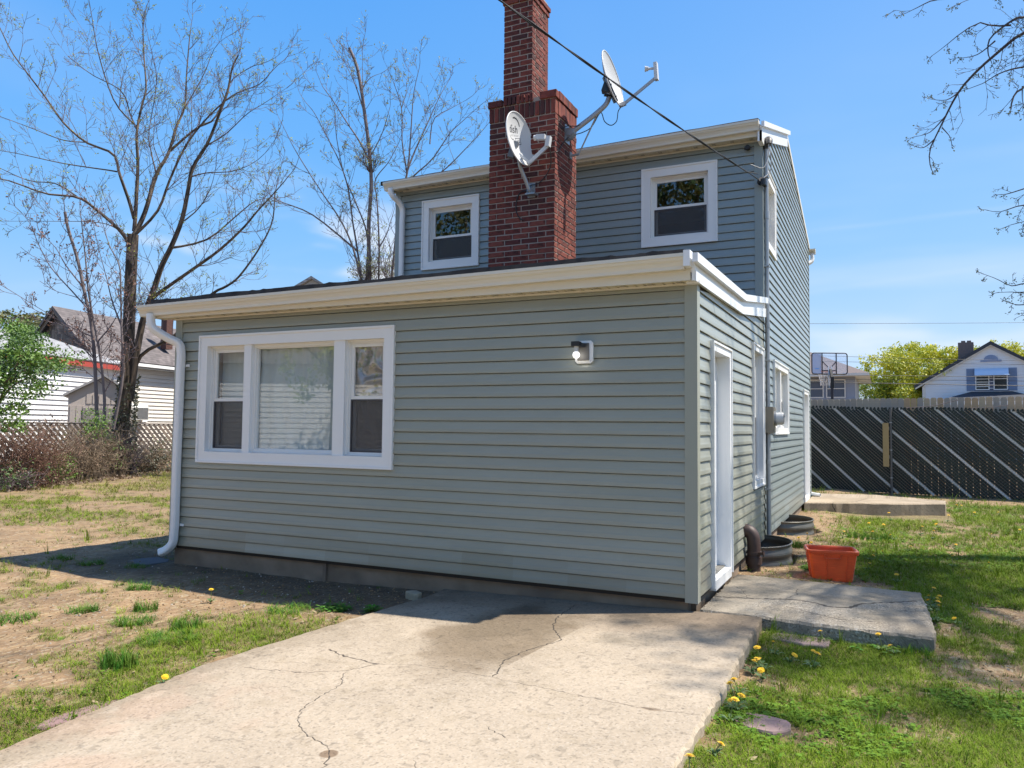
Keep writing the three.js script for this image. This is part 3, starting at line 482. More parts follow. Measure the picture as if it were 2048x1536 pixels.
{
  const t = thing('satellite_dish', 'white satellite dish on a bent arm reaching out from the chimney side', 'satellite dish');
  const n = dirOf(.854, .226, .468), c = V(-1.679, 5.926, -2.872);
  reflector('reflector', t, c, n, dirOf(-.41, .91, 0), .272, .363, M.dish);
  const dn = dirOf(.41, -.91, 0), low = c.clone().addScaledVector(dn, .363), lnb = V(-1.162, 5.939, -3.099);
  const a = new MB(); a.bar(low.clone().addScaledVector(n, -.07), low.clone().addScaledVector(n, .02), .035, .05); a.bar(low, lnb, .028, .035); a.build('feed_arm', M.armGrey, t);
  const l = new MB(); l.bar(lnb.clone().add(V(.0, -.04, 0)), lnb.clone().add(V(-.015, .19, .0)), .07, .045); l.tube([lnb.clone().add(V(-.02, .12, 0)), lnb.clone().add(V(-.10, .115, .03))], .016, 10); l.tube([lnb.clone().add(V(-.10, .115, .03)), lnb.clone().add(V(-.145, .115, .045))], (q) => .026 + .012 * q, 12); l.build('feed_horn', M.dish, t);
  const mn = V(-2.228, 5.19, -2.682);
  const m = new MB(); m.tube(curve([mn, V(-2.092, 5.286, -2.718), V(-1.856, 5.485, -2.809), V(-1.761, 5.585, -2.845), V(-1.729, 5.667, -2.863), V(-1.72, 5.749, -2.863)], 30), .033, 12); m.build('mast', M.armGrey, t);
  const k = new MB(); k.bar(V(-1.774, 5.74, -2.854), V(-1.738, 5.849, -2.863), .12, .10); k.bar(V(-1.747, 5.758, -2.863), c.clone().addScaledVector(n, -.09).addScaledVector(dn, .12), .07, .08); k.bar(c.clone().addScaledVector(n, -.09).addScaledVector(dn, -.06), c.clone().addScaledVector(n, -.09).addScaledVector(dn, .30), .06, .05); k.tube([V(-1.774, 5.694, -2.809), V(-1.638, 5.685, -2.9)], .018, 8); k.build('clamp', M.blackGloss, t);
  const b = new MB(); b.box(-2.245, 5.086, -2.772, -2.232, 5.322, -2.618); b.tube([V(-2.219, 5.2, -2.636), V(-2.215, 5.2, -2.727)], .075, 20); b.tube([V(-2.178, 5.213, -2.623), V(-2.178, 5.213, -2.745)], .05, 16); b.build('bracket', M.metalGrey, t);
  const s = new MB(); s.tube([V(-1.856, 5.485, -2.818), V(-2.128, 4.968, -2.827)], .010, 8); s.box(-2.245, 4.923, -2.863, -2.228, 5.013, -2.791); s.bar(V(-2.228, 4.968, -2.827), V(-2.119, 4.973, -2.827), .03, .02); s.build('brace', M.armGrey, t);
  const w = new MB(); w.tube(curve([low.clone(), V(-1.62, 5.513, -2.936), V(-1.647, 5.367, -2.927), V(-1.711, 5.322, -2.909), V(-1.784, 5.367, -2.872), V(-1.829, 5.485, -2.845), V(-1.956, 5.304, -2.827), V(-2.065, 5.24, -2.791), V(-2.183, 5.168, -2.664), V(-2.228, 5.032, -2.527), V(-2.228, 4.895, -2.391), V(-2.237, 4.85, -2.319)], 80), .006, 6); w.tube(curve([V(-1.947, 5.422, -2.772), V(-2.083, 5.295, -2.682), V(-2.192, 5.268, -2.573), V(-2.228, 5.213, -2.5)], 20), .006, 6); w.build('cable', M.black, t);
}
{ // porch light
  const t = thing('wall_light', 'small porch light with bare white bulb on a white block in the siding', 'wall light', [-.9815, 2.08, .012]);
  const p = new MB(); const c = .022, w = .084, h = .101; const oct = (w, h, c) => [[-w + c, -h], [w - c, -h], [w, -h + c], [w, h - c], [w - c, h], [-w + c, h], [-w, h - c], [-w, -h + c]]; p.prism(oct(w, h, c), V(0, 0, 0), X, Y, Z, -.01, .022); p.prism(oct(w - .012, h - .012, c * .8), V(0, 0, 0), X, Y, Z, .022, .028); p.build('mounting_block', M.white, t);
  const k = new MB(); k.box(-.056, -.074, .0285, .052, .078, .040); k.build('back_plate', std([.10, .095, .09], .5), t);
  const ar = new MB(); ar.bar(V(.01, .055, .04), V(-.04, .062, .10), .05, .035); ar.box(-.078, .045, .075, -.004, .086, .14); ar.build('arm', M.black, t);
  const s = new MB(); s.tube([V(-.04, .046, .108), V(-.04, -.005, .108)], (q) => .021 - .003 * q, 16); s.build('socket', std([.55, .54, .52], .5), t);
  const g = new THREE.SphereGeometry(.033, 24, 16); const bulb = mesh('bulb', g, std([.9, .9, .88], .4, { emissive: rgb([1, .97, .9]), emissiveIntensity: .75 }), t); bulb.position.set(-.04, -.032, .108);
  const L = new THREE.PointLight(new THREE.Color().setRGB(1, .95, .85), .014, 4, 2); L.position.set(-.04, -.032, .108); L.castShadow = true; t.add(L);
}
{ // electric service: mast, weatherhead, meter
  const t = thing('electric_meter', 'round electric meter on a box with grey conduit up the house corner', 'electric meter');
  const c = new MB(), x = .055; c.tube([V(x, -.14, -4.10), V(x, .02, -4.10)], .045, 14); c.tube([V(x, .0, -4.10), V(x, 1.36, -4.10)], .029, 14); c.tube([V(x, 1.70, -4.10), V(x, 5.16, -4.10)], .029, 14); for (const y of [.95, 2.75, 4.2, 4.25]) c.tube([V(x, y, -4.10), V(x, y + .05, -4.10)], .036, 14); c.build('conduit', M.metalGrey, t);
  const cl = new MB(); for (const y of [.62, 2.3, 3.55, 4.75]) cl.box(.012, y, -4.15, .09, y + .022, -4.05); cl.build('strap', M.metalGrey, t);
  const h = new MB(); h.tube(curve([V(x, 5.14, -4.10), V(x, 5.21, -4.095), V(x + .03, 5.25, -4.07), V(x + .05, 5.215, -4.03), V(x + .05, 5.17, -4.01)], 16), (q) => .036 + .014 * Math.sin(q * 3.1), 14); h.build('weatherhead', std([.06, .06, .065], .5), t);
  const b = new MB(); b.box(.012, 1.36, -4.24, .13, 1.70, -3.98); b.box(.13, 1.375, -4.225, .136, 1.685, -3.995); b.build('meter_box', std([.27, .235, .18], .6, { metalness: .2, bumpMap: noiseBump, bumpScale: .001 }), t);
  const m = new MB(); m.tube([V(.136, 1.55, -4.11), V(.165, 1.55, -4.11)], .095, 28); m.build('meter_ring', M.metalGrey, t);
  const g = new MB(); g.tube([V(.165, 1.55, -4.11), V(.23, 1.55, -4.11), V(.252, 1.55, -4.11)], (q) => q > .8 ? .07 : .084, 28); g.build('meter_glass', phys([.62, .64, .66], .12, { clearcoat: 1 }), t);
  const d = new MB(); d.box(.2525, 1.57, -4.15, .254, 1.60, -4.07); d.build('display', M.black, t);
  const l = new MB(); l.tube([V(.0, 4.66, -3.98), V(.03, 4.68, -3.93)], .05, 14); l.tube([V(.045, 4.60, -3.90), V(.045, 4.68, -3.90)], .035, 14); l.bar(V(.03, 4.66, -4.0), V(.05, 4.66, -4.1), .05, .06); l.build('insulator', M.blackGloss, t);
  const w = new MB(); w.tube(curve([V(x + .05, 5.17, -4.01), V(.13, 5.0, -3.99), V(.12, 4.80, -4.0), V(.05, 4.70, -3.92)], 24), .007, 6); w.tube(curve([V(x + .05, 5.17, -4.0), V(.10, 4.98, -3.95), V(.04, 4.82, -3.88), V(-.10, 4.86, -3.80)], 24), .007, 6); w.build('drop_wire', std([.30, .31, .33], .5), t);
  const r = new MB(); r.tube([V(-.16, 5.15, -4.0), V(-.16, 5.15, -3.93)], .03, 12); r.tube([V(-.20, 5.14, -3.95), V(-.12, 5.14, -3.95)], .022, 10); r.build('wedge_clamp', M.black, t);
}
{ // service drop: two twisted conductors from above the camera down to the house corner
  const t = thing('service_cable', 'black twisted power cable slanting down across the chimney to the house corner', 'cable');
  const A = V(-.02, 4.69, -3.90), Bp = V(-1.33, 4.93, 1.9), C2 = V(-2.2, 6.3, 9.0);
  const pts = []; for (let i = 0; i <= 220; i++) { const q = i / 220, a = 1 - q; const p = V().copy(A).multiplyScalar(a).addScaledVector(V(-2.07, 4.87, 5.2), q); p.y -= .30 * q * (1 - q) * 4 * .35; pts.push(p); }
  for (let s = 0; s < 2; s++) { const m = new MB(), pp = pts.map((p, i) => { const k = Math.min(1, .5 + i / 30), a = i * .17 + s * Math.PI, sp = i < 10 ? (10 - i) * .004 * (s ? 1 : -.2) : 0; return V(p.x + .006 * k * Math.cos(a), p.y + .006 * k * Math.sin(a) + sp * 1.5, p.z + sp * .5); }); m.tube(pp, .0062, 6); m.build('strand', M.black, t); }
}
// window wells: corrugated steel half-rounds against the foundation
function windowWell(label, z, w, d, h) {
  const t = thing('window_well', label, 'window well', [-.03, -.22, z]);
  const mt = std([.15, .14, .12], .5, { metalness: .55, side: THREE.DoubleSide, bumpMap: noiseBump, bumpScale: .003 });
  const mb = new MB(), na = 40, ny = 26, P = (i, k) => { const a = Math.PI * i / na, y = mix(-.25, h, k / ny), r = .0085 * Math.sin(y * 2 * Math.PI / .13); return V(Math.pow(Math.sin(a), .85) * (d + r), y, -Math.cos(a) * (w + r)); };
  for (let i = 0; i < na; i++) for (let k = 0; k < ny; k++) mb.quad(P(i, k), P(i, k + 1), P(i + 1, k + 1), P(i + 1, k));
  mb.build('steel_wall', mt, t);
  const rim = []; for (let i = 0; i <= na; i++) { const p = P(i, ny); rim.push(V(p.x, h, p.z)); } const rb = new MB(); rb.tube(rim, .011, 8); rb.build('rim', mt, t);
  const fl = new MB(); for (let i = 0; i < na; i++) { const a = P(i, 0), b = P(i + 1, 0); fl.tri(V(0, -.12, 0), V(a.x, -.12, a.z), V(b.x, -.12, b.z)); } fl.build('gravel_bottom', std([.06, .05, .04], 1, { side: THREE.DoubleSide }), t);
  return t;
}
windowWell('corrugated steel window well behind the rusty pipe', -3.42, .58, .43, .262);
windowWell('corrugated steel window well farther back, near the rear step', -6.25, .56, .46, .25);
{ // old iron pipe that turns into the wall
  const t = thing('vent_pipe', 'rusty brown iron elbow pipe rising from the soil into the house wall', 'pipe', [.105, -.2, -2.45]);
  const p = new MB(); p.tube(curve([V(0, -.1, 0), V(0, .2, 0), V(0, .36, 0), V(-.012, .43, 0), V(-.05, .475, 0), V(-.11, .48, 0), V(-.2, .48, 0)], 40), .072, 22); p.build('pipe', M.rust, t);
  const c = new MB(); c.tube([V(0, .12, 0), V(0, .125, 0), V(0, .20, 0), V(0, .205, 0)], (q) => q < .1 || q > .9 ? .078 : .088, 22); c.tube([V(0, .235, 0), V(0, .262, 0)], .082, 22); c.build('collar', M.rust, t);
  const b = new MB(); b.bar(V(.05, .245, .04), V(.12, .255, .07), .03, .03); b.tube([V(.11, .22, .07), V(.11, .29, .07)], .008, 8); b.build('clamp', M.rust, t);
}
{ // the open bin
  const t = thing('storage_bin', 'open orange-red plastic storage bin by the walkway slab', 'bin', [.885, -.2, -2.62], .18);
  const red = phys([.95, .16, .03], .55, { clearcoat: .1, clearcoatRoughness: .5, map: tex(256, 256, (u, v) => { const n = .72 + .3 * fbm(u * 5, v * 5, 401, 4, 5), sc = sstep(.72, .8, vnoise(u * 6, v * 90, 403, 0)) * .12; return [n + sc, n + sc, n + sc * 1.2]; }, [2.2, 2.2]), bumpMap: noiseBump, bumpScale: .0008, side: THREE.DoubleSide, transmission: .42, thickness: 0 });
  const loop = (w, d, y, r) => { const o = []; for (let q = 0; q < 4; q++) for (let k = 0; k < 6; k++) { const a = (q + k / 5) * Math.PI / 2, cx = [1, -1, -1, 1][q] * (w - r), cz = [1, 1, -1, -1][q] * (d - r); o.push(V(cx + r * Math.cos(a), y, cz + r * Math.sin(a))); } return o.reverse(); };
  const s = new MB(); s.loft([loop(.195, .135, .0, .03), loop(.2, .14, .012, .035), loop(.243, .175, .315, .04)]); const fl = loop(.19, .13, .021, .03), f0 = loop(.19, .13, .002, .03); for (let i = 0; i < fl.length; i++) { const j = (i + 1) % fl.length; s.tri(V(0, .021, 0), fl[i], fl[j]); s.tri(V(0, .002, 0), f0[j], f0[i]); } s.build('body', red, t);
  const r = new MB(); r.loft([loop(.243, .175, .285, .04), loop(.258, .190, .288, .045), loop(.262, .194, .308, .045), loop(.262, .194, .325, .045), loop(.255, .187, .333, .045), loop(.240, .172, .331, .04), loop(.234, .166, .315, .04)]); r.build('rim', red, t);
  const hd = new MB(); hd.bar(V(-.08, .243, .175), V(.08, .243, .175), .02, .012); hd.bar(V(-.08, .286, .18), V(-.08, .24, .175), .012, .02); hd.bar(V(.08, .286, .18), V(.08, .24, .175), .012, .02); hd.build('handle', red, t);
  for (const i of [-1, 1]) for (const k of [-.085, -.03, .03, .085]) { const rb = new MB(); rb.bar(V(i * .201, .01, k * .85), V(i * .243, .29, k), .024, .012); rb.build('rib', red, t); } for (const k of [-.06, .155]) { const rb = new MB(); rb.bar(V(k * .85, .01, .1405), V(k, .28, .174), .008, .012, X); rb.build('rib', red, t); }
}

// ---------------------------------------------------------------- ground and slabs
const slabY = (x, z) => -.105 + .022 * x - .02 * z;
const SLAB = [-2.47, .52, -.03, 7.4], WALK = [.012, 1.745, -1.84, -.045];
const inRect = (x, z, r, m = 0) => x > r[0] - m && x < r[1] + m && z > r[2] - m && z < r[3] + m;
const slabLeft = (z) => z < 2.6 ? mix(-2.42, -2.74, clamp(z / 2.6)) : mix(-2.74, -2.55, clamp((z - 2.6) / 1.5));
function groundY(x, z) {
  let y = -.205 + .05 * (fbm(x * .5 + 20, z * .5 + 20, 3, 3) - .5) + .035 * (fbm(x * 2.1 + 9, z * 2.1, 6, 3) - .5);
  if (Math.hypot(x, z) < 14) y += .016 * (fbm(x * 7, z * 7 + 3, 8, 3) - .5);
  y -= .045 * sstep(.3, 1, x) * sstep(-.6, .4, z);
  { const e = slabLeft(z) - x; if (e > -.1 && z > -.6 && z < 9) y = mix(y, slabY(x, z) - .022 - .02 * fbm(x * 3, z * 3, 4, 2), sstep(.7, .02, e) * sstep(-.5, .3, z)); }
  y += .06 * sstep(1.3, .3, x) * sstep(-1.6, -2.4, z) * sstep(-.5, .1, x);
    if (x > slabLeft(z) + .07 && x < .46 && z > -.1 && z < 9) y = Math.min(y, -.245); else if (x > slabLeft(z) - .0 && x < .6 && z > -.2 && z < 9) y = Math.min(y, slabY(x, z) - (x < 0 ? .03 : .055));
  if (inRect(x, z, WALK, .0)) y = -.30;
  if (x > -.1 && x < .55 && z < -2.75 && z > -4.1) { const q = Math.hypot((x + .03) / .47, (z + 3.42) / .62); if (q < 1) y = -.48; }
  if (x > -.1 && x < .55 && z < -5.6 && z > -6.9) { const q = Math.hypot((x + .03) / .5, (z + 6.25) / .6); if (q < 1) y = -.48; }
  return y;
}
// how much grass grows where
function grassAt(x, z) {
  const n1 = fbm(x * .8 + 31, z * .8 + 11, 13, 3), n2 = fbm(x * 2.7 + 5, z * 2.7 + 8, 17, 3), n3 = vnoise(x * 9, z * 9, 23);
  const n = n1 * .5 + n2 * .38 + n3 * .12;
  let d;
  if (x > -.6 || z < -11.2) {                           // the lawn beside the house
    d = sstep(.36, .53, n + .06 * sstep(-2, -5, z));
    const wallside = sstep(1.15, .45, x + .25 * (n2 - .5)) * sstep(-1.5, -2.3, z) * sstep(-9.6, -9, z); d *= 1 - .93 * wallside;
    d *= 1 - .85 * sstep(.9, .4, Math.hypot((x - .9) / .8, (z + 2.5) / .75));
    d *= 1 - .75 * sstep(1, .3, Math.hypot((x - 2.05) / .62, (z - .35) / .55));
    d *= 1 - .6 * sstep(1, .3, Math.hypot((x - 1.55) / .45, (z - 1.55) / .32));
    d *= 1 - .8 * sstep(1, .4, Math.hypot((x - .98) / .30, (z - 2.02) / .16)) ;
    if (z > -.5 && x < .75) d = Math.max(d, .72 * sstep(.36, .5, n));
    if (z < -13.6) d *= .25;
  } else {                                              // the worn yard in front and to the left
    const e = slabLeft(z) - x;
    const strip = sstep(-.05, .06, e) * sstep(1.15 + 1.0 * (n1 - .5), .35, e) * sstep(.9, 1.7, z + .6 * (n2 - .5));
    d = strip * sstep(.33, .5, n);
    const tufts = sstep(.575, .66, n2 * .7 + n1 * .3); d = Math.max(d, .55 * tufts * sstep(.2, 1.2, z) );
    const back = sstep(-.6, -3, z) * sstep(.38, .56, n) * .95; d = Math.max(d, back);
    const mid = sstep(.3, -1.5, z) * sstep(.50, .64, n2 * .6 + n1 * .4) * .75; d = Math.max(d, mid);
    d = Math.max(d, .05 * sstep(.4, .6, n3));
    if (inRect(x, z, [-6.3, -2.3, -.1, 1.0])) d *= .35;
  }
  return d;
}
const blocked = (x, z) => (x < .0 && x > -6.1 && z < -.0 && z > -DR) || (x > slabLeft(z) - .01 && x < .535 && z > -.04 && z < 7.5) || inRect(x, z, WALK, .015) || inRect(x, z, [-.1, 2.55, -11.2, -9.3], .02) || Math.hypot((x + .03) / .47, (z + 3.42) / .61) < 1 || Math.hypot((x + .03) / .5, (z + 6.25) / .59) < 1 || inRect(x, z, [.68, 1.09, -2.78, -2.46]);
{
  const axis = (a, b, s, far) => { const o = []; for (let v = a; v <= b + 1e-6; v += s) o.push(v); let st = s, v = o[0]; while (v > -far) { st *= 1.16; v -= st; o.unshift(v); } st = s; v = o[o.length - 1]; while (v < far) { st *= 1.16; v += st; o.push(v); } return o; };
  const xs = axis(-8.2, 4.4, .065, 420), zs = axis(-6.5, 5.2, .065, 420), nx = xs.length, nz = zs.length;
  const p = [], uv = [], c = [], idx = [];
  for (const z of zs) for (const x of xs) { p.push(x, groundY(x, z), z); uv.push(x, z); const g = Math.hypot(x, z) < 40 ? grassAt(x, z) : .7; const houseShade = 1 - .62 * sstep(1.25, .35, z + .7 * (fbm(x * 1.3, z * 1.3, 57, 3) - .5)) * sstep(-.9, -.2, z) * sstep(-7.6, -6.6, x) * sstep(0, -.6, x), t = (.86 + .28 * fbm(x * .9, z * .9, 51, 4)) * houseShade, s = g * .62; c.push(mix(1, .50, s) * t, mix(1, .66, s) * t, mix(1, .44, s) * t); }  // shade of the house is painted into the soil colour before the facade
  for (let j = 0; j < nz - 1; j++) for (let i = 0; i < nx - 1; i++) { const a = j * nx + i; idx.push(a, a + nx, a + 1, a + 1, a + nx, a + nx + 1); }
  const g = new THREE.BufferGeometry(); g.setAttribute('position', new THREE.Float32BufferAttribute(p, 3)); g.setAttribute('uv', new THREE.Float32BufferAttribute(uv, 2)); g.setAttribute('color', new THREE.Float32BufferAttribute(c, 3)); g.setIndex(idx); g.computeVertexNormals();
  const crumbs = (u, v) => { const a = fbm(u * 12, v * 12, 201, 5, 12), b = fbm(u * 70, v * 70, 207, 3, 70), st = sstep(.66, .74, vnoise(u * 150 + 4 * fbm(u * 20, v * 20, 5, 2, 20), v * 34, 211, 0)); return [a, b, st]; };
  const map = tex(1024, 1024, (u, v) => { const [a, b, st] = crumbs(u, v), k = .62 + .38 * a + .38 * (b - .5), peb = sstep(.80, .86, vnoise(u * 90, v * 90, 221, 90)); let r = mix(.225, .335, a) * k, g = mix(.146, .216, a) * k, l = mix(.080, .115, a) * k; r = mix(r, .40, st * .45); g = mix(g, .31, st * .45); l = mix(l, .18, st * .45); return [mix(r, .34, peb * .5), mix(g, .29, peb * .5), mix(l, .22, peb * .5)]; }, [1 / 2.3, 1 / 2.3]);
  const bmp = tex(1024, 1024, (u, v) => { const [a, b, st] = crumbs(u, v); return .45 * a + .45 * b + .1 * st; }, [1 / 2.3, 1 / 2.3], false);
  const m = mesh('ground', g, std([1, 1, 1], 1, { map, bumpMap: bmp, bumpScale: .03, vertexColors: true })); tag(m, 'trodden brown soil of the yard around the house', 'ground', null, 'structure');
}
// broken concrete: colour and relief of a slab, with its own cracks, stains and any painted house shade
function concreteTex(x0, x1, z0, z1, res, cracks, stainsAndShade, base, gravel) {
  const W = Math.round((x1 - x0) * res), H = Math.round((z1 - z0) * res), crack = new Float32Array(W * H);
  const R = rng(W + H);
  for (const [wd, pts] of cracks) {
    const fine = []; for (let i = 0; i + 1 < pts.length; i++) { const a = pts[i], b = pts[i + 1], L = Math.hypot(b[0] - a[0], b[1] - a[1]), n = Math.max(2, Math.ceil(L / .03)); for (let k = 0; k < n; k++) fine.push([mix(a[0], b[0], k / n) + (R() - .5) * .022, mix(a[1], b[1], k / n) + (R() - .5) * .022]); } fine.push(pts[pts.length - 1]);
    for (let i = 0; i + 1 < fine.length; i++) { const a = fine[i], b = fine[i + 1], w = wd * (.5 + R()), L = Math.hypot(b[0] - a[0], b[1] - a[1]), n = Math.ceil(L * res * 2); for (let k = 0; k <= n; k++) { const x = (mix(a[0], b[0], k / n) - x0) * res, y = (mix(a[1], b[1], k / n) - z0) * res, r = w * res; for (let dy = -Math.ceil(r) - 1; dy <= r + 1; dy++) for (let dx = -Math.ceil(r) - 1; dx <= r + 1; dx++) { const px = Math.round(x + dx), py = Math.round(y + dy); if (px < 0 || py < 0 || px >= W || py >= H) continue; const v = clamp(r + .5 - Math.hypot(px - x, py - y)); const o = py * W + px; if (v > crack[o]) crack[o] = v; } } }
  }
  const at = (u, v) => { const i = Math.min(W - 1, Math.floor(u * W)), j = Math.min(H - 1, Math.floor(v * H)); return crack[j * W + i]; };
  const map = tex(W, H, (u, v) => {
    const x = mix(x0, x1, u), z = mix(z0, z1, v), a = fbm(x * 2.2 + 4, z * 2.2 + 40, 301, 5), b = fbm(x * 55, z * 55 + 99, 307, 2), agg = sstep(.70, .80, vnoise(x * 120, z * 120, 311)), dk = sstep(.74, .86, vnoise(x * 95, z * 95 + 7, 313)), pit = sstep(.80, .9, vnoise(x * 30, z * 30, 317));
    let k = .81 + .24 * (a - .5) + .20 * (b - .5); let c = base.map((q) => q * k);
    const w = gravel ? gravel(x, z) : 0; const ag = .22 + .6 * w; c = c.map((q, i) => mix(q, [.52, .47, .40][i], agg * ag)); c = c.map((q) => q * (1 - dk * (.28 + .35 * w)) * (1 - .22 * pit));
    for (const s of stainsAndShade) { const f = s.f(x, z, fbm(x * 3, z * 3, 331, 4), fbm(x * 9, z * 9, 337, 3)); if (f > 0) c = c.map((q, i) => mix(q, q * s.c[i], f)); }
    const cr = at(u, v); return c.map((q, i) => mix(q, [.045, .036, .028][i], cr * .92));
  }, [1, 1]);
  const bmp = tex(W, H, (u, v) => { const x = mix(x0, x1, u), z = mix(z0, z1, v); const w = gravel ? gravel(x, z) : 0; return clamp(.55 + (.22 + .5 * w) * (fbm(x * 60, z * 60, 307, 3) - .5) + .12 * (fbm(x * 8, z * 8, 308, 3) - .5) - .5 * at(u, v)); }, [1, 1], false);
  for (const t of [map, bmp]) t.wrapS = t.wrapT = THREE.ClampToEdgeWrapping;
  return std([1, 1, 1], .93, { map, bumpMap: bmp, bumpScale: .008 });
}
function slab(name, outline, topY, bottom, box, mat, label, cat, R) {
  // outline runs round the slab; the arris is worn: a small chamfer of uneven width
  const b = new MB(), n = outline.length, uvOf = (p) => [(p.x - box[0]) / (box[1] - box[0]), (p.z - box[2]) / (box[3] - box[2])];
  const cx = outline.reduce((s, p) => s + p[0], 0) / n, cz = outline.reduce((s, p) => s + p[1], 0) / n;
  const O = outline.map(([x, z]) => V(x, topY(x, z) - .012 - (R() < .12 ? .03 : .012) * R(), z)), I = outline.map(([x, z]) => { const d = V(cx - x, 0, cz - z).normalize().multiplyScalar(.012 + .01 * R()); return V(x + d.x, topY(x + d.x, z + d.z), z + d.z); }), B = outline.map(([x, z]) => V(x + .004 * (R() - .5), bottom, z + .004 * (R() - .5)));
  const v2 = I.map((p) => new THREE.Vector2(p.x, p.z));
  for (const f of THREE.ShapeUtils.triangulateShape(v2, [])) { const [a, c, d] = f.map((k) => I[k]); const up = V().crossVectors(V().subVectors(c, a), V().subVectors(d, a)).y > 0; up ? b.tri(a, c, d, uvOf(a), uvOf(c), uvOf(d)) : b.tri(a, d, c, uvOf(a), uvOf(d), uvOf(c)); }
  for (let i = 0; i < n; i++) { const j = (i + 1) % n; b.quad(O[j], O[i], I[i], I[j], [uvOf(O[j]), uvOf(O[i]), uvOf(I[i]), uvOf(I[j])]); const low = (p, q) => { const d = V(cx - p.x, 0, cz - p.z).normalize().multiplyScalar(p.y - q.y); return uvOf(V(p.x + d.x, 0, p.z + d.z)); }; b.quad(B[j], B[i], O[i], O[j], [low(O[j], B[j]), low(O[i], B[i]), uvOf(O[i]), uvOf(O[j])]); }
  const m = b.build(name, mat); if (V().crossVectors(V().subVectors(O[1], O[0]), Y).dot(V(cx - O[0].x, 0, cz - O[0].z)) > 0) { } return tag(m, label, cat);
}
const edgeLine = (pts, R, j = .016, step = .06) => { const o = []; for (let i = 0; i < pts.length; i++) { const a = pts[i], b = pts[(i + 1) % pts.length], L = Math.hypot(b[0] - a[0], b[1] - a[1]), n = Math.max(1, Math.round(L / step)); for (let k = 0; k < n; k++) { const f = k / n; const chip = k && R() < .10 ? 1.6 : 1; o.push([mix(a[0], b[0], f) + (k ? (R() - .5) * j * chip : 0), mix(a[1], b[1], f) + (k ? (R() - .5) * j * chip : 0)]); } } return o; };
const dblSide = (m) => { m.side = THREE.DoubleSide; return m; };
{
  const R = rng(9);
  const cr = [[.0055, [[-2.18, 2.0], [-1.97, 2.09], [-1.8, 2.12], [-1.66, 2.15]]], [.0025, [[-1.66, 2.15], [-1.76, 2.35], [-2.02, 2.49], [-2.44, 2.55]]], [.0024, [[-1.75, 2.38], [-1.62, 2.58], [-1.62, 2.73], [-1.59, 2.95], [-1.53, 3.07], [-1.4, 3.21], [-1.25, 3.29], [-1.12, 3.34], [-1.04, 3.41], [-.98, 3.52], [-1.0, 3.9], [-.9, 4.4]]], [.0016, [[-1.66, 2.15], [-1.41, 2.07], [-1.14, 2.07], [-.82, 2.1], [-.54, 2.14], [-.23, 2.19], [.18, 2.24], [.5, 2.22]]], [.0038, [[-.82, 2.08], [-.9, 1.75], [-.85, 1.46], [-.72, 1.17], [-.92, .88], [-1.0, .58], [-1.02, .13]]], [.002, [[-.48, 2.82], [-.34, 2.9]]], [.0015, [[-.62, 3.3], [-.45, 3.5], [-.2, 3.55]]]];
  const st = [
    { c: [.50, .46, .40], f: (x, z, n) => sstep(1.15, .6, Math.hypot((x + 1.2) / .62, (z - 1.15) / .95) + .8 * (n - .5)) * (x > -.78 - .12 * (z - 1.4) ? .2 : .95) },  // real stain, stretched and darkened so it runs into the painted wall shade
    { c: [.50, .46, .42], f: (x, z, n) => sstep(1.15, .1, z + .6 * (n - .5)) * 1.0 },  // house shade put into the concrete colour along the wall
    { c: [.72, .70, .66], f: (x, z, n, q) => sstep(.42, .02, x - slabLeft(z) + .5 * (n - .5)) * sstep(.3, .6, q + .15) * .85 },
    { c: [.78, .77, .74], f: (x, z, n) => sstep(.5, .68, n) * .55 * sstep(3.4, 1.2, z) },
    { c: [.80, .78, .72], f: (x, z, n, q) => sstep(.62, .74, q) * .35 },
    { c: [.34, .24, .16], f: (x, z, n, q) => sstep(.05, .036, Math.hypot(x + 1.045, z - 3.41) + .02 * (q - .5)) * .75 },
    { c: [.42, .33, .25], f: (x, z, n, q) => sstep(.03, .012, Math.hypot((x - .24) * .35, z - 2.24)) * .6 + sstep(.03, .015, Math.hypot(x + .98, z - 1.98)) * .5 },
    { c: [.62, .98, 1.1], f: (x, z, n, q) => sstep(.46, .6, q) * sstep(.07, .02, Math.hypot(x - .44, z - 2.02)) * .55 },
    { c: [1.04, .93, .90], f: (x, z, n) => sstep(.45, .65, n) * sstep(2.2, 3.4, z) * sstep(-1.2, -2.2, x) * .7 },
  ];
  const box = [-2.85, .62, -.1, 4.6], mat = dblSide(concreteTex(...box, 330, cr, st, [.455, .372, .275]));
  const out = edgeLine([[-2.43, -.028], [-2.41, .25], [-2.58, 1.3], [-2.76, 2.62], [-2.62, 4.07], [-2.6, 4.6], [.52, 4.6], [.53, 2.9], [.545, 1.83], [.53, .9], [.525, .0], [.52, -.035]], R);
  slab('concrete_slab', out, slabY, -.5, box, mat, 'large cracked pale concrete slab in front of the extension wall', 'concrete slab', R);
  const box2 = [-2.62, .54, 4.6, 9.2], m2 = dblSide(concreteTex(...box2, 90, [], [], [.40, .325, .235]));
  slab('concrete_slab', edgeLine([[-2.6, 4.612], [.52, 4.612], [.5, 9.2], [-2.6, 9.2]], R, .01, .4), slabY, -.6, box2, m2, 'plain concrete slab continuing towards the viewer, under the camera', 'concrete slab', R);
}
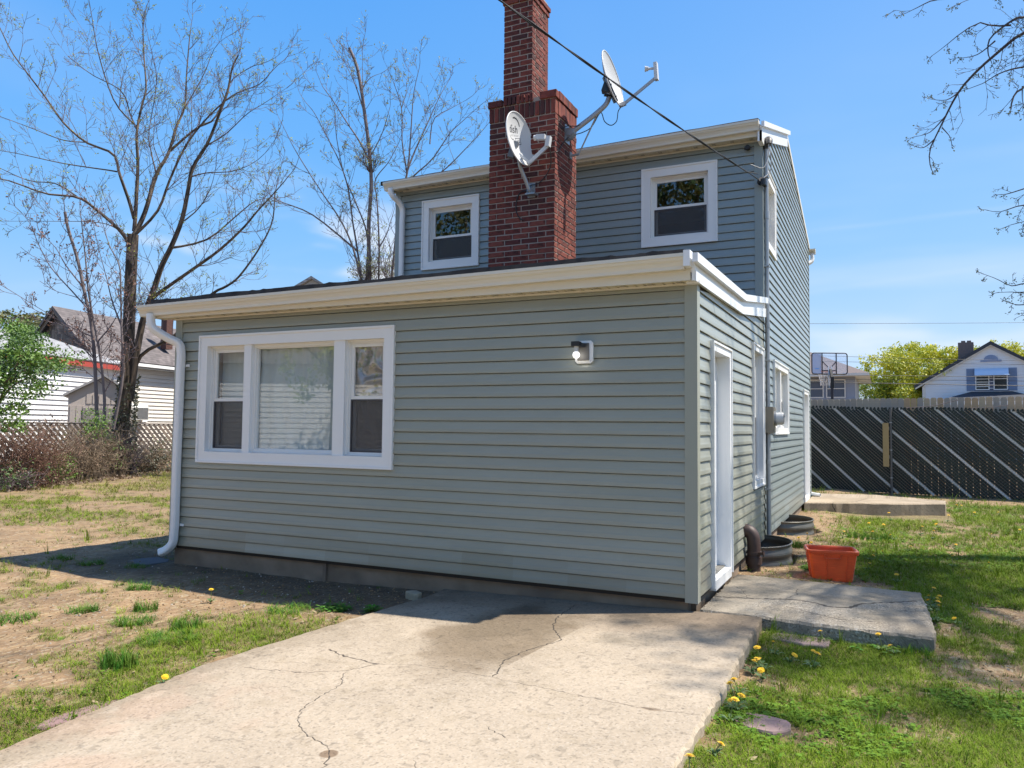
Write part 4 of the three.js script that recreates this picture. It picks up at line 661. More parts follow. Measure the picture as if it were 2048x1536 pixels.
{
  const R = rng(19);
  const cr = [[.012, [[.0, -.62], [.25, -.68], [.49, -.78], [.60, -.84], [.73, -.86], [.86, -.82], [.98, -.73], [1.14, -.78], [1.23, -1.02], [1.45, -1.2], [1.65, -1.38]]], [.005, [[.64, -.55], [.85, -.42], [1.08, -.29], [1.37, -.36]]], [.0025, [[.62, -.86], [.68, -1.1], [.66, -1.35]]], [.002, [[.3, -.72], [.22, -1.0], [.1, -1.2]]]];
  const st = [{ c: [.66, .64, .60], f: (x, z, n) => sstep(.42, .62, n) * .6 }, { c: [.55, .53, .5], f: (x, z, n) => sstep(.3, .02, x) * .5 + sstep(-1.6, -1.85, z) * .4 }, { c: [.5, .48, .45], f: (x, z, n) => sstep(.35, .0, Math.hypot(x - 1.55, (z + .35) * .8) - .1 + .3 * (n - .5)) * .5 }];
  const line = (x) => { const P = cr[0][1]; for (let i = 0; i + 1 < P.length; i++) if (x <= P[i + 1][0]) return mix(P[i][1], P[i + 1][1], (x - P[i][0]) / (P[i + 1][0] - P[i][0])); return -1.4; };
  const box = [0, 1.76, -1.87, -.03], mat = dblSide(concreteTex(...box, 520, cr, st, [.365, .315, .245], (x, z) => sstep(-.02, .05, z - line(x)) * sstep(.3, .6, fbm(x * 4, z * 4, 351, 3))));
  const out = edgeLine([[.014, -.048], [.3, -.045], [.6, -.05], [1.2, -.045], [1.735, -.05], [1.755, -.4], [1.74, -1.1], [1.72, -1.82], [1.0, -1.84], [.4, -1.835], [.02, -1.83]], R, .02, .06);
  slab('walkway_slab', out, (x, z) => -.092 - .012 * x + .008 * z * 0, -.36, box, mat, 'cracked grey walkway slab below the white side door', 'concrete slab', R);
}
{ // rear step
  const R = rng(29), box = [-.1, 2.6, -11.3, -9.2];
  const mat = dblSide(concreteTex(...box, 200, [[.006, [[.2, -9.3], [.9, -10.2], [1.1, -11.2]]]], [{ c: [.7, .68, .62], f: (x, z, n) => sstep(.45, .6, n) * .5 }], [.42, .335, .235]));
  const out = edgeLine([[.02, -9.42], [.9, -9.85], [1.7, -10.2], [2.46, -10.62], [2.52, -11.4], [1.2, -12.2], [.03, -11.9]], R, .03, .12);
  slab('rear_step', out, () => .012, -.4, box, mat, 'raised concrete step at the far end of the side wall', 'concrete step', R);
}
function flagstone(x, z, rx, rz, a, c, label, y) {
  if (y === undefined) y = groundY(x, z) + .006;
  const R = rng(Math.round(x * 100 + z * 37 + 999)), b = new MB(), n = 18, top = [], mid = [], bot = [], yy = y ?? groundY(x, z) + .012;
  for (let i = 0; i < n; i++) { const t = i / n * 6.28319, k = .86 + .22 * R(), px = rx * Math.sign(Math.cos(t)) * Math.pow(Math.abs(Math.cos(t)), .75) * k, pz = rz * Math.sign(Math.sin(t)) * Math.pow(Math.abs(Math.sin(t)), .75) * k, X0 = px * Math.cos(a) - pz * Math.sin(a), Z0 = px * Math.sin(a) + pz * Math.cos(a); top.push(V(X0 * .96, .0 + .003 * R(), Z0 * .96)); mid.push(V(X0, -.008, Z0)); bot.push(V(X0, -.09, Z0)); }
  for (let i = 0; i < n; i++) { const j = (i + 1) % n, u = (p) => [p.x, p.z]; b.tri(V(0, .002, 0), top[j], top[i], [0, 0], u(top[j]), u(top[i])); b.quad(mid[i], top[i], top[j], mid[j]); b.quad(bot[i], mid[i], mid[j], bot[j]); }
  const m = b.build('stepping_stone', std(c, .85, { side: THREE.DoubleSide, bumpMap: noiseBump, bumpScale: .006, map: tex(128, 128, (u, v) => { const k = .75 + .5 * fbm(u * 8, v * 8, 61 + Math.round(rx * 100), 4, 8); return [k, k * (.96 + .1 * vnoise(u * 6, v * 6, 3)), k]; }, [2, 2]) })); m.position.set(x, yy, z); return tag(m, label, 'stepping stone');
}
flagstone(.80, .05, .27, .16, .15, [.26, .185, .172], 'reddish stepping stone in the grass below the walkway slab edge', -.205);
flagstone(.80, 1.97, .155, .125, .2, [.26, .175, .165], 'reddish stepping stone half sunk in sand near the slab corner', -.212);
flagstone(-2.74, 3.50, .075, .25, .06, [.25, .155, .145], 'reddish stone slab along the left edge of the concrete', groundY(-2.74, 3.50) + .012);
flagstone(-6.42, .02, .24, .20, .3, [.075, .073, .08], 'dark grey splash stone under the downspout outlet');
{ const m = flagstone(-2.57, .28, .085, .06, .5, [.33, .28, .2], 'small tan stone at the back left corner of the concrete slab', -.148); }

// ---- grass, as tufts of blades
function tuft(R, n, h, w, spread, lean) {
  const b = new MB();
  for (let i = 0; i < n; i++) {
    const a = R() * 6.283, r = spread * Math.sqrt(R()), x = r * Math.cos(a), z = r * Math.sin(a), hh = h * (.55 + .6 * R()), t = R() * 6.283, l = lean * (.3 + R()), dx = Math.cos(t), dz = Math.sin(t), ww = w * (.6 + .6 * R());
    const P = (f, s) => V(x + dx * l * hh * f * f + s * -dz * ww * (1 - f * .85) * .5, hh * (f - .18 * l * f * f), z + dz * l * hh * f * f + s * dx * ww * (1 - f * .85) * .5);
    b.quad(P(0, -1), P(0, 1), P(.55, 1), P(.55, -1)); b.tri(P(.55, -1), P(.55, 1), P(1, 0));
  }
  const g = new THREE.BufferGeometry(); g.setAttribute('position', new THREE.Float32BufferAttribute(b.p, 3)); g.setAttribute('normal', new THREE.Float32BufferAttribute(b.n, 3)); g.setAttribute('uv', new THREE.Float32BufferAttribute(b.uv, 2)); return g;
}
function weedGeo(R) {                                   // low rosette of small round leaves
  const b = new MB(); for (let i = 0; i < 9; i++) { const a = R() * 6.283, r = .012 + .035 * R(), s = .009 + .009 * R(), x = r * Math.cos(a), z = r * Math.sin(a), y = .012 + .03 * R(), u = V(Math.cos(a), .5 * (R() - .2), Math.sin(a)).normalize(), v = V().crossVectors(u, V(.2 * (R() - .5), 1, .2 * (R() - .5))).normalize(), c = V(x, y, z), P = (p, q) => c.clone().addScaledVector(u, p * s).addScaledVector(v, q * s); b.quad(P(-1, -.5), P(.3, -1), P(1.1, .1), P(.2, 1)); b.tri(P(-1, -.5), P(.2, 1), P(-.9, .5)); }
  const g = new THREE.BufferGeometry(); g.setAttribute('position', new THREE.Float32BufferAttribute(b.p, 3)); g.setAttribute('normal', new THREE.Float32BufferAttribute(b.n, 3)); g.setAttribute('uv', new THREE.Float32BufferAttribute(b.uv, 2)); return g;
}
{
  const R = rng(2024), kinds = [tuft(R, 8, .052, .0046, .024, 1.5), tuft(R, 7, .070, .005, .02, 1.25), tuft(R, 9, .036, .0042, .03, 1.8), weedGeo(R), weedGeo(R), tuft(R, 6, .036, .004, .03, 1.8), tuft(R, 9, .15, .0065, .02, .55)];
  const lists = kinds.map(() => []), cam = camera.position;
  const fwd = V(-.431, 0, -.9006).normalize(), side = V(.9022, 0, -.4312).normalize();
  const ring_ = [[1.9, 6.2, .021, 1], [6.2, 10.5, .034, 1.25], [10.5, 17, .060, 1.6], [17, 27, .115, 2.4]];
  for (const [d0, d1, st, sc] of ring_) {
    for (let z = -20; z < 6; z += st) for (let x = -23; x < 8; x += st) {
      const px = x + (R() - .5) * st * 1.6, pz = z + (R() - .5) * st * 1.6, dx = px - cam.x, dz = pz - cam.z, d = dx * fwd.x + dz * fwd.z;
      if (d < d0 || d >= d1) continue; const l = dx * side.x + dz * side.z; if (Math.abs(l) > d * .66 + .9) continue;
      if (blocked(px, pz)) continue;
      const g = grassAt(px, pz), q = R(); if (q > g) continue;
      if (z < -15.4 || x < -20.6) continue;
      const lawn = px > -.6, n = fbm(px * 1.7, pz * 1.7, 71, 3), wd = lawn ? sstep(.50, .60, fbm(px * 1.1 + 7, pz * 1.1, 75, 3) + .1 * sstep(-1.5, -5, pz)) : .06;
      let k; const r = R(); if (r < wd * .32) k = 3 + (R() < .5 ? 1 : 0); else if (r < .55) k = 0; else if (r < .72) k = 1; else if (r < .97) k = 2; else k = R() < .12 ? 6 : 1;
      const dry = R() < (lawn ? .05 + .3 * (1 - g) : .30 + .3 * (1 - g)); if (dry) k = 5;
      const s = (k === 3 || k === 4 ? .45 + .35 * sc : sc) * (.75 + .5 * R()) * (lawn && pz < -2 ? .95 : .88), c = new THREE.Color(); const t = R(), far = sstep(-2, -8, pz) * (lawn ? 0 : 1);
      if (dry) c.setRGB(mix(.22, .36, t), mix(.165, .27, t), mix(.085, .13, t)); else if (k === 3 || k === 4) c.setRGB(mix(.075, .15, t), mix(.165, .265, t), mix(.014, .026, t)); else c.setRGB(mix(mix(.095, .235, t), .27, far * .7), mix(mix(.17, .325, t), .25, far * .6), mix(mix(.010, .022, t), .055, far)); if (n > .55 && !dry) c.multiplyScalar(.82);
      lists[k].push([px, groundY(px, pz) - .006, pz, s, R() * 6.283, c]);
    }
  }
  // single clumps that stand out of the worn yard
  const clump = (cx, cz, r, n, k, s) => { for (let i = 0; i < n; i++) { const a = R() * 6.283, q = r * Math.sqrt(R()), x = cx + q * Math.cos(a), z = cz + q * Math.sin(a); if (!blocked(x, z)) lists[k].push([x, groundY(x, z) - .006, z, s * (.7 + .5 * R()), R() * 6.283, new THREE.Color().setRGB(mix(.06, .13, R()), mix(.15, .24, R()), .025)]); } };
  for (const q of [[-4.75, 2.05, .12, 45, 1, 1.3], [-4.35, 1.75, .10, 30, 6, .8], [-4.05, 2.1, .16, 70, 1, 1.2], [-5.1, 1.2, .13, 45, 1, 1.3], [-3.55, 2.05, .12, 40, 6, .8], [-5.0, 2.5, .2, 60, 0, 1.3], [-3.2, 2.9, .12, 50, 6, .9], [-3.4, 2.35, .2, 90, 0, 1.2], [-6.7, .55, .14, 40, 1, 1.1], [-6.2, .35, .14, 40, 1, .9], [-7.3, .5, .12, 30, 1, 1.2], [-2.95, .95, .13, 34, 4, 1.1], [-2.62, .85, .08, 20, 3, 1.0], [-3.25, 1.2, .2, 60, 0, 1.2], [1.35, -.02, .2, 40, 3, .9], [.95, .02, .12, 30, 4, .8], [1.6, .05, .1, 20, 6, .6], [1.47, -.35, .06, 24, 0, .7], [.1, -.9, .03, 14, 3, 1.1], [.04, -.62, .03, 12, 4, 1], [-1.9, -.02, .06, 12, 3, 1], [1.85, -1.2, .1, 50, 1, 1], [.66, -2.95, .12, 50, 4, .9], [.35, -4.5, .12, 30, 6, .9], [1.2, -6.2, .3, 80, 6, .9], [.95, -4.3, .3, 120, 3, .9]]) clump(...q);
  const gm = leafMat([1, 1, 1], { roughness: .75, transmission: .16, specularIntensity: .25 });
  kinds.forEach((g, k) => {
    const L = lists[k]; if (!L.length) return; const im = new THREE.InstancedMesh(g, gm, L.length), m = new THREE.Matrix4(), q = new THREE.Quaternion(), e = new THREE.Euler();
    L.forEach((l, i) => { e.set((hash2(i, k, 5) - .5) * .3, l[4], (hash2(i, k, 6) - .5) * .3); q.setFromEuler(e); m.compose(V(l[0], l[1], l[2]), q, V(l[3], l[3], l[3])); im.setMatrixAt(i, m); im.setColorAt(i, l[5]); });
    im.name = numbered('grass'); im.castShadow = im.receiveShadow = true; scene.add(im);
    tag(im, ['short green grass blades of the patchy lawn', 'taller green grass blades in the patchy lawn', 'very short green grass between bare patches', 'low round-leaved weeds among the lawn grass', 'low broad-leaved ground cover among the lawn grass', 'dry straw-coloured grass lying on the soil', 'long upright grass tufts scattered over the yard'][k], 'grass', null, 'stuff');
  });
  console.log('grass tufts', lists.map((l) => l.length).join(' '));
}
// ---- dandelions
{
  const R = rng(88), fm = leafMat([.86, .56, .012], { roughness: .8, transmission: .2 }), sm = std([.16, .20, .06], .7), lm = leafMat([.075, .15, .03], { transmission: .2 });
  function dandelion(h, tilt) {
    const t = new THREE.Group(); t.name = numbered('dandelion'); scene.add(t);
    const top = V(h * tilt, h, h * tilt * .4), s = new MB(); s.tube(curve([V(0, -.02, 0), V(h * tilt * .25, h * .5, 0), top], 8), .0024, 6); s.build('stem', sm, t);
    const f = new MB(), ax = V(tilt, 1, tilt * .4).normalize(), m = basis(ax, X).setPosition(top);
    for (let k = 0; k < 3; k++) { const n = [26, 20, 12][k], r = [.021, .016, .010][k], up = [.004, .009, .012][k]; for (let i = 0; i < n; i++) { const a = (i + R() * .5) / n * 6.283, w = .0032, P = (q, y, e) => V(q * Math.cos(a) - e * Math.sin(a), q * Math.sin(a) + e * Math.cos(a), y).applyMatrix4(m); const rr = r * (.9 + .2 * R()); f.quad(P(.002, up * .6, -w * .4), P(.002, up * .6, w * .4), P(rr, up, w * .5), P(rr, up, -w * .5)); } }
    for (let i = 0; i < 10; i++) { const a = i / 10 * 6.283, b2 = (i + 1) / 10 * 6.283, q = .009; f.tri(V(0, 0, .012).applyMatrix4(m), V(q * Math.cos(a), q * Math.sin(a), .008).applyMatrix4(m), V(q * Math.cos(b2), q * Math.sin(b2), .008).applyMatrix4(m)); }
    f.build('flower_head', fm, t); const g = new MB(); g.tube([V(0, 0, -.008).applyMatrix4(m), V(0, 0, .003).applyMatrix4(m)], (q) => .004 + .004 * q, 8); g.build('calyx', sm, t);
    const l = new MB(); for (let i = 0; i < 6; i++) { const a = i / 6 * 6.283 + R(), d = V(Math.cos(a), 0, Math.sin(a)), e = V(-Math.sin(a), 0, Math.cos(a)), L = .05 + .04 * R(); const P = (q, s2) => V(0, .006 + .03 * Math.sin(q * 2.6), 0).addScaledVector(d, q * L).addScaledVector(e, s2 * .011 * Math.sin(Math.PI * Math.min(1, q + .15)) * (Math.round(q * 7) % 2 ? 1 : .55)); for (let k = 0; k < 7; k++) l.quad(P(k / 7, -1), P(k / 7, 1), P((k + 1) / 7, 1), P((k + 1) / 7, -1)); } l.build('leaf', lm, t);
    return t;
  }
  const protos = [dandelion(.085, .25), dandelion(.12, -.2), dandelion(.065, .5)];
  const grp = {
    slab: ['yellow dandelion in bloom in the grass along the right edge of the concrete slab', 'dandelions along the concrete slab', [[.687, .555], [.558, 1.118], [.581, 1.081], [.64, .949], [.679, .993], [.688, 1.183], [.55, 1.576], [.523, 1.801], [.564, 1.865], [.641, 1.872], [.634, 2.052], [.577, 2.529], [.586, 2.877], [.939, .62], [.963, .716], [.804, .664]]],
    walk: ['yellow dandelion in bloom against the outer edges of the walkway slab', 'dandelions round the walkway slab', [[.977, .02], [1.387, .06], [1.475, .12], [1.807, -2.022], [1.825, -1.857], [1.80, -1.554], [1.81, -1.411], [1.80, -.947], [1.949, -.938], [1.79, -1.72], [1.84, -1.64]]],
    lawn: ['small yellow dandelion in bloom in the lawn behind the orange bin', 'dandelions in the far lawn', [[.374, -4.725], [.47, -4.907], [.56, -4.6], [1.192, -7.521], [1.28, -6.059], [1.53, -6.201], [1.376, -7.41], [2.42, -9.4], [2.723, -12.059], [2.789, -11.753], [1.501, -8.9], [3.415, -11.164], [2.947, -10.586], [1.41, -3.946], [1.244, -4.059], [2.266, -5.637], [2.493, -3.935], [3.368, -8.347], [1.227, -3.459], [2.125, -4.028], [2.666, -2.858], [1.525, -2.833], [1.9, -7.0], [2.2, -8.0], [1.7, -5.1], [2.05, -6.6], [2.9, -7.3], [1.05, -5.4], [.85, -5.9]]],
  };
  let i = 0;
  for (const key of Object.keys(grp)) { const [label0, g, L] = grp[key]; if (key !== 'lawn') L.sort((p, q) => p[1] - q[1]); for (const [k, q] of L.entries()) { const z = q[1], x = key === 'slab' ? Math.max(q[0], .60 + .02 * (k % 3)) : q[0]; const nth = ['first', 'second', 'third', 'fourth', 'fifth', 'sixth', 'seventh', 'eighth', 'ninth', 'tenth', 'eleventh', 'twelfth', 'thirteenth', 'fourteenth', 'fifteenth', 'sixteenth'][k], label = key === 'slab' ? `yellow dandelion by the concrete slab's right edge, ${nth} counting from the walkway` : key === 'walk' ? `yellow dandelion at the outer edge of the walkway slab, ${nth} counting from the bin` : label0; const t = i < 3 ? protos[i] : copy(protos[i % 3]); i++; tag(t, label, 'dandelion', g); t.position.set(x, groundY(x, z), z); t.rotation.y = R() * 6.283; const s = (.8 + .35 * R()) * (key === 'lawn' ? 1.1 : 1.08); t.scale.setScalar(s); } }
  const a = copy(protos[1]); tag(a, 'single yellow dandelion standing in bare soil by the shadow left of the slab', 'dandelion'); a.userData.group = undefined; delete a.userData.group; a.position.set(-4.13, groundY(-4.13, 1.243), 1.243); a.scale.setScalar(1.05);
  const b = copy(protos[2]); tag(b, 'small dandelion at the left edge of the concrete slab', 'dandelion'); delete b.userData.group; b.position.set(-2.72, groundY(-2.72, 2.95), 2.95);
}

{ // clods, grit and a few dead leaves on the bare soil
  const R = rng(606), g = new THREE.IcosahedronGeometry(1, 0), p = g.attributes.position; for (let i = 0; i < p.count; i++) { const k = .75 + .5 * hash2(Math.round(p.getX(i) * 50), Math.round(p.getY(i) * 50 + p.getZ(i) * 91), 3); p.setXYZ(i, p.getX(i) * k, p.getY(i) * k * .7, p.getZ(i) * k); } g.computeVertexNormals();
  const L = [], D = []; for (let i = 0; i < 26000; i++) { const far = R() < .45, x = far ? mix(-9, 3.6, R()) : mix(-5.4, 3.2, R()), z = far ? mix(-7, 2.5, R()) : mix(-.8, 4.2, R()); if (blocked(x, z) || R() < grassAt(x, z) * 1.4) continue; L.push([x, z]); }
  const im = new THREE.InstancedMesh(g, std([1, 1, 1], 1), L.length), m = new THREE.Matrix4(), q = new THREE.Quaternion(), e = new THREE.Euler(), c = new THREE.Color();
  L.forEach(([x, z], i) => { const s = .0025 + .0095 * Math.pow(R(), 3.2) + (R() < .004 ? .012 : 0); e.set(R() * 6, R() * 6, R() * 6); q.setFromEuler(e); m.compose(V(x, groundY(x, z) + s * .1, z), q, V(s, s, s)); im.setMatrixAt(i, m); const t = R(); im.setColorAt(i, R() < .12 ? c.setRGB(.36, .32, .27) : c.setRGB(mix(.13, .30, t), mix(.088, .195, t), mix(.05, .105, t))); });
  im.name = numbered('soil_clods'); im.castShadow = im.receiveShadow = true; scene.add(im); tag(im, 'small clods and grit lying on the bare soil', 'soil', null, 'stuff');
  const b = new MB(); for (let i = 0; i < 900; i++) { const x = mix(-7, 3.4, R()), z = mix(-7, 4, R()); if (blocked(x, z)) continue; const a = R() * 6.28, l = .012 + .03 * R(), w = R() < .6 ? .0022 : .012 * R() + .006, y = groundY(x, z) + .008 + .006 * R(), dx = Math.cos(a), dz = Math.sin(a); b.quad(V(x - dx * l, y, z - dz * l), V(x + dz * w, y + .004 * R(), z - dx * w), V(x + dx * l, y + .006 * R(), z + dz * l), V(x - dz * w, y, z + dx * w)); }
  tag(b.build('dry_litter', std([.33, .25, .15], .95, { side: THREE.DoubleSide })), 'dry stalks and leaf scraps scattered over the yard', 'litter', null, 'stuff');
}

// ---------------------------------------------------------------- fences on the right
const FA = V(-.95, -.14, -15.85), FB = V(6.4, -.25, -14.90), FD = V().subVectors(FB, FA).setY(0).normalize(), FN = V(-FD.z, 0, FD.x).negate(), FL = V().subVectors(FB, FA).setY(0).length();
if (FN.z < 0) FN.negate();
const fencePt = (s, y, o = 0) => V(FA.x + FD.x * s + FN.x * o, y, FA.z + FD.z * s + FN.z * o);
{
  const t = thing('chain_link_fence', 'dark green slatted chain-link fence with pale diagonal slats across the back yard', 'fence');
  const yB = (s) => mix(-.16, -.25, s / FL), yT = (s) => mix(2.01, 1.87, s / FL) + .012 * Math.sin(s * 2.1);
  const R = rng(33), dark = [std([.012, .020, .019], .5), std([.015, .026, .023], .45), std([.010, .015, .015], .55)], pale = [std([.62, .62, .61], .5), std([.54, .55, .54], .55)];
  // diagonal slats, clipped to the height of the fence
  let k = 0;
  for (let s0 = -2.4; s0 < FL - .1; s0 += .0885, k++) {
    const dx = 2.35, P = (f) => [s0 + dx * f, f]; let f0 = clamp((0 - s0) / dx), f1 = clamp((FL - s0) / dx); f0 = Math.max(f0, R() * .012); f1 = Math.min(f1, 1); if (f1 - f0 < .03 || (k % 9 !== 4 && R() < .006)) continue; f0 += k % 9 === 4 ? 0 : .03 * R() * R(); const slip = (R() - .5) * .012, tw = (R() - .5) * .01;
    const at = (f, o) => { const s = s0 + dx * f; return fencePt(s, mix(yT(s) + .03, yB(s) + .02, f) + slip, o + tw); }, isPale = k % 9 === 4, w = isPale ? .052 : .050, b = new MB();
    const n = isPale ? 12 : 3; for (let i = 0; i < n; i++) b.bar(at(mix(f0, f1, i / n), .006 * (R() - .5)), at(mix(f0, f1, (i + 1) / n), .006 * (R() - .5)), w, .005, FN);
    b.build('slat', isPale ? pale[R() < .5 ? 0 : 1] : dark[Math.floor(R() * 3)], t);
  }
  const w = new MB(); for (let s0 = .0; s0 < FL + 2.3; s0 += .0885) { const dx = -2.35, f0 = clamp((s0 - FL) / 2.35), f1 = clamp(s0 / 2.35); if (f1 - f0 < .03) continue; const at = (f) => { const s = s0 + dx * f; return fencePt(clamp(s, 0, FL), mix(yT(clamp(s, 0, FL)) + .03, yB(clamp(s, 0, FL)), f), .012 + .006 * Math.sin(s * 70)); }, pts = []; for (let i = 0; i <= 6; i++) pts.push(at(mix(f0, f1, i / 6))); w.tube(pts, .0026, 3, false); }
  tag(w.build('wire', std([.15, .18, .17], .45, { metalness: .3 }), t), null, null, null, 'stuff');
  const lo = new MB(); for (let s = .05; s < FL; s += .0885) { const y = yT(s); lo.bar(fencePt(s - .02, y - .01, .004), fencePt(s, y + .045, .004), .03, .004, FN); lo.bar(fencePt(s, y + .045, .004), fencePt(s + .02, y - .01, .004), .03, .004, FN); } tag(lo.build('slat_tip', dark[0], t), null, null, null, 'stuff');
  for (const s of [2.55, 5.6]) { const b = new MB(); b.tube([fencePt(s, -.5, .045), fencePt(s, yT(s) - .02, .045)], .03, 12); b.tube([fencePt(s, yT(s) - .02, .045), fencePt(s, yT(s) + .015, .045)], (q) => .034 * (1 - q * .5), 12); b.build('post', std([.13, .13, .13], .5, { metalness: .5 }), t); const c = new MB(); for (const y of [.2, .9, 1.6]) c.tube([fencePt(s, y, .045), fencePt(s, y + .025, .045)], .036, 12); c.build('post_band', M.metalGrey, t); }
}
{
  const b = new MB(), R = rng(3); b.prism([[0, .49], [.142, .49], [.142, 1.60], [0, 1.60]], fencePt(2.365, 0, .07), FD, Y, FN, -.011, .011); const o = b.build('wooden_board', std([.42, .31, .15], .8, { map: grainTex, bumpMap: noiseBump, bumpScale: .002 })); tag(o, 'tan upright wooden board fixed beside the post of the dark fence', 'board');
}
{
  const t = thing('picket_fence', 'weathered wooden fence with rounded picket tops behind the dark chain-link fence', 'fence');
  const tones = [[.50, .41, .31], [.45, .37, .29], [.55, .42, .28], [.42, .36, .30], [.58, .41, .26], [.54, .36, .21]].map((c) => std(c, .9, { map: grainTex, bumpMap: noiseBump, bumpScale: .004 }));
  const R = rng(44), w = .137; let i = 0;
  const shapeOf = (tp) => { const p = [[0, -.2], [w, -.2], [w, tp - .055]]; for (let k = 0; k <= 6; k++) { const a = k / 6 * Math.PI / 2; p.push([w - .042 + .042 * Math.cos(a), tp - .055 + .055 * Math.sin(a)]); } for (let k = 0; k <= 6; k++) { const a = Math.PI / 2 + k / 6 * Math.PI / 2; p.push([.042 + .042 * Math.cos(a), tp - .055 + .055 * Math.sin(a)]); } return p; };
  for (let s = 0; s < FL + .2; s += w + (s > 2.75 ? .013 : .004), i++) { const b = new MB(), tp = 2.235 + .02 * (R() - .5) + .02 * s / FL, lean = (R() - .5) * .006; b.prism(shapeOf(tp), fencePt(s, 0, -.38), V().copy(FD).addScaledVector(Y, lean), Y, FN, -.009 + .004 * R(), .009); b.build('picket', s > 2.75 ? tones[2 + Math.floor(R() * 4)] : tones[[0, 1, 3][Math.floor(R() * 3)]], t); }
  const r = new MB(); for (const y of [.3, 1.1, 1.95]) r.bar(fencePt(0, y, -.43), fencePt(FL + .2, y, -.43), .04, .085); r.build('rail', tones[1], t); const p = new MB(); for (let s = .1; s < FL; s += 2.4) p.bar(fencePt(s, -.5, -.47), fencePt(s, 2.05, -.47), .09, .09, X); p.build('post', tones[3], t);
}
{
  const b = new MB(); b.tube(curve([fencePt(2.9, 1.98, .05), fencePt(3.5, 2.03, .06), fencePt(4.05, 2.17, .02)], 10), .008, 5); b.tube(curve([fencePt(4.3, 1.97, .05), fencePt(4.75, 1.99, .06), fencePt(5.1, 2.04, .05)], 10), .006, 5); tag(b.build('dry_branch', M.twigLight), 'thin dry branch lying on top of the dark fence', 'branch');
}
// ---- basketball hoop beyond the fence
{
  const t = thing('basketball_hoop', 'basketball hoop with clear framed backboard seen from behind over the fence', 'basketball hoop');
  const o = V(-.44, 3.02, -17.45), d = V(.902, 0, -.431), n = V(.431, 0, .902), P = (a, b, c = 0) => V().copy(o).addScaledVector(d, a).addScaledVector(Y, b).addScaledVector(n, c), W = 1.025, H = .61, bl = std([.022, .022, .035], .45), rr = .07;
  const fr = new MB(), lp = []; for (let q = 0; q < 4; q++) for (let k = 0; k <= 4; k++) { const a = (q + k / 4) * Math.PI / 2, cx = [W - rr, rr, rr, W - rr][q], cy = [H - rr, H - rr, rr, rr][q]; lp.push(P(cx + rr * Math.cos(a), cy + rr * Math.sin(a))); } lp.push(lp[0], lp[1]); fr.tube(lp, .016, 8, false); fr.build('frame', bl, t);
  const br = new MB(); br.bar(P(.29, 0, .02), P(.29, H, .02), .025, .03); br.bar(P(.70, 0, .02), P(.70, H, .02), .025, .03); br.bar(P(.29, .10, .02), P(.70, .10, .02), .03, .025); br.bar(P(.30, .36, .025), P(.46, .18, .05), .02, .02); br.bar(P(.69, .36, .025), P(.53, .18, .05), .02, .02); br.build('brace', bl, t);
  const bd = new MB(); bd.prism([[.012, .012], [W - .012, .012], [W - .012, H - .012], [.012, H - .012]], P(0, 0), d, Y, n, -.012, -.004); bd.build('backboard', phys([.93, .95, 1], .08, { transmission: .92, thickness: 0, side: THREE.DoubleSide }), t);
  const dc = new MB(); dc.prism([[.02, .02], [.27, .02], [.27, H - .02], [.02, H - .02]], P(0, 0), d, Y, n, -.003, -.001); dc.build('board_print', phys([.72, .78, .92], .4, { transmission: .5, thickness: 0, side: THREE.DoubleSide }), t); const lg = new MB(); lg.prism([[.09, .14], [.21, .14], [.21, .165], [.09, .165]], P(0, 0), d, Y, n, .0, .001); lg.build('board_print', std([.12, .35, .75], .5), t);
  const ar = new MB(); for (const a of [.45, .54]) { ar.bar(P(a, .22, .05), P(a - .02, -.05, .16), .022, .035); ar.bar(P(a, -.02, .05), P(a - .02, -.42, .18), .022, .03); } ar.build('lift_arm', std([.45, .46, .48], .35, { metalness: .5 }), t);
  const m = new MB(); m.bar(P(.49, -.10, .24), P(.49, -.42, .24), .10, .10, X); m.bar(P(.49, .12, .1), P(.49, -.14, .22), .07, .07); m.build('mount', M.black, t);
  const p = new MB(); p.bar(P(.48, -3.3, .24), P(.48, -.15, .24), .075, .075, X); p.build('pole', bl, t);
  const ho = new MB(), rg = [], c = P(.5, .10, -.30); for (let k = 0; k <= 28; k++) { const a = k / 28 * 6.2832; rg.push(V().copy(c).addScaledVector(d, .228 * Math.cos(a)).addScaledVector(n, .228 * Math.sin(a))); } ho.tube(rg, .010, 6, false); ho.build('rim', std([.5, .10, .03], .4), t);
  const nt = new MB(); for (let k = 0; k < 12; k++) for (const s of [1, -1]) { const pts = []; for (let i = 0; i <= 5; i++) { const f = i / 5, a = k / 12 * 6.2832 + s * f * .8, r = .225 - .10 * Math.sin(f * 1.5); pts.push(V().copy(c).addScaledVector(d, r * Math.cos(a)).addScaledVector(n, r * Math.sin(a)).addScaledVector(Y, -.42 * f)); } nt.tube(pts, .005, 4, false); } nt.build('net', std([.55, .55, .57], .8), t);
}
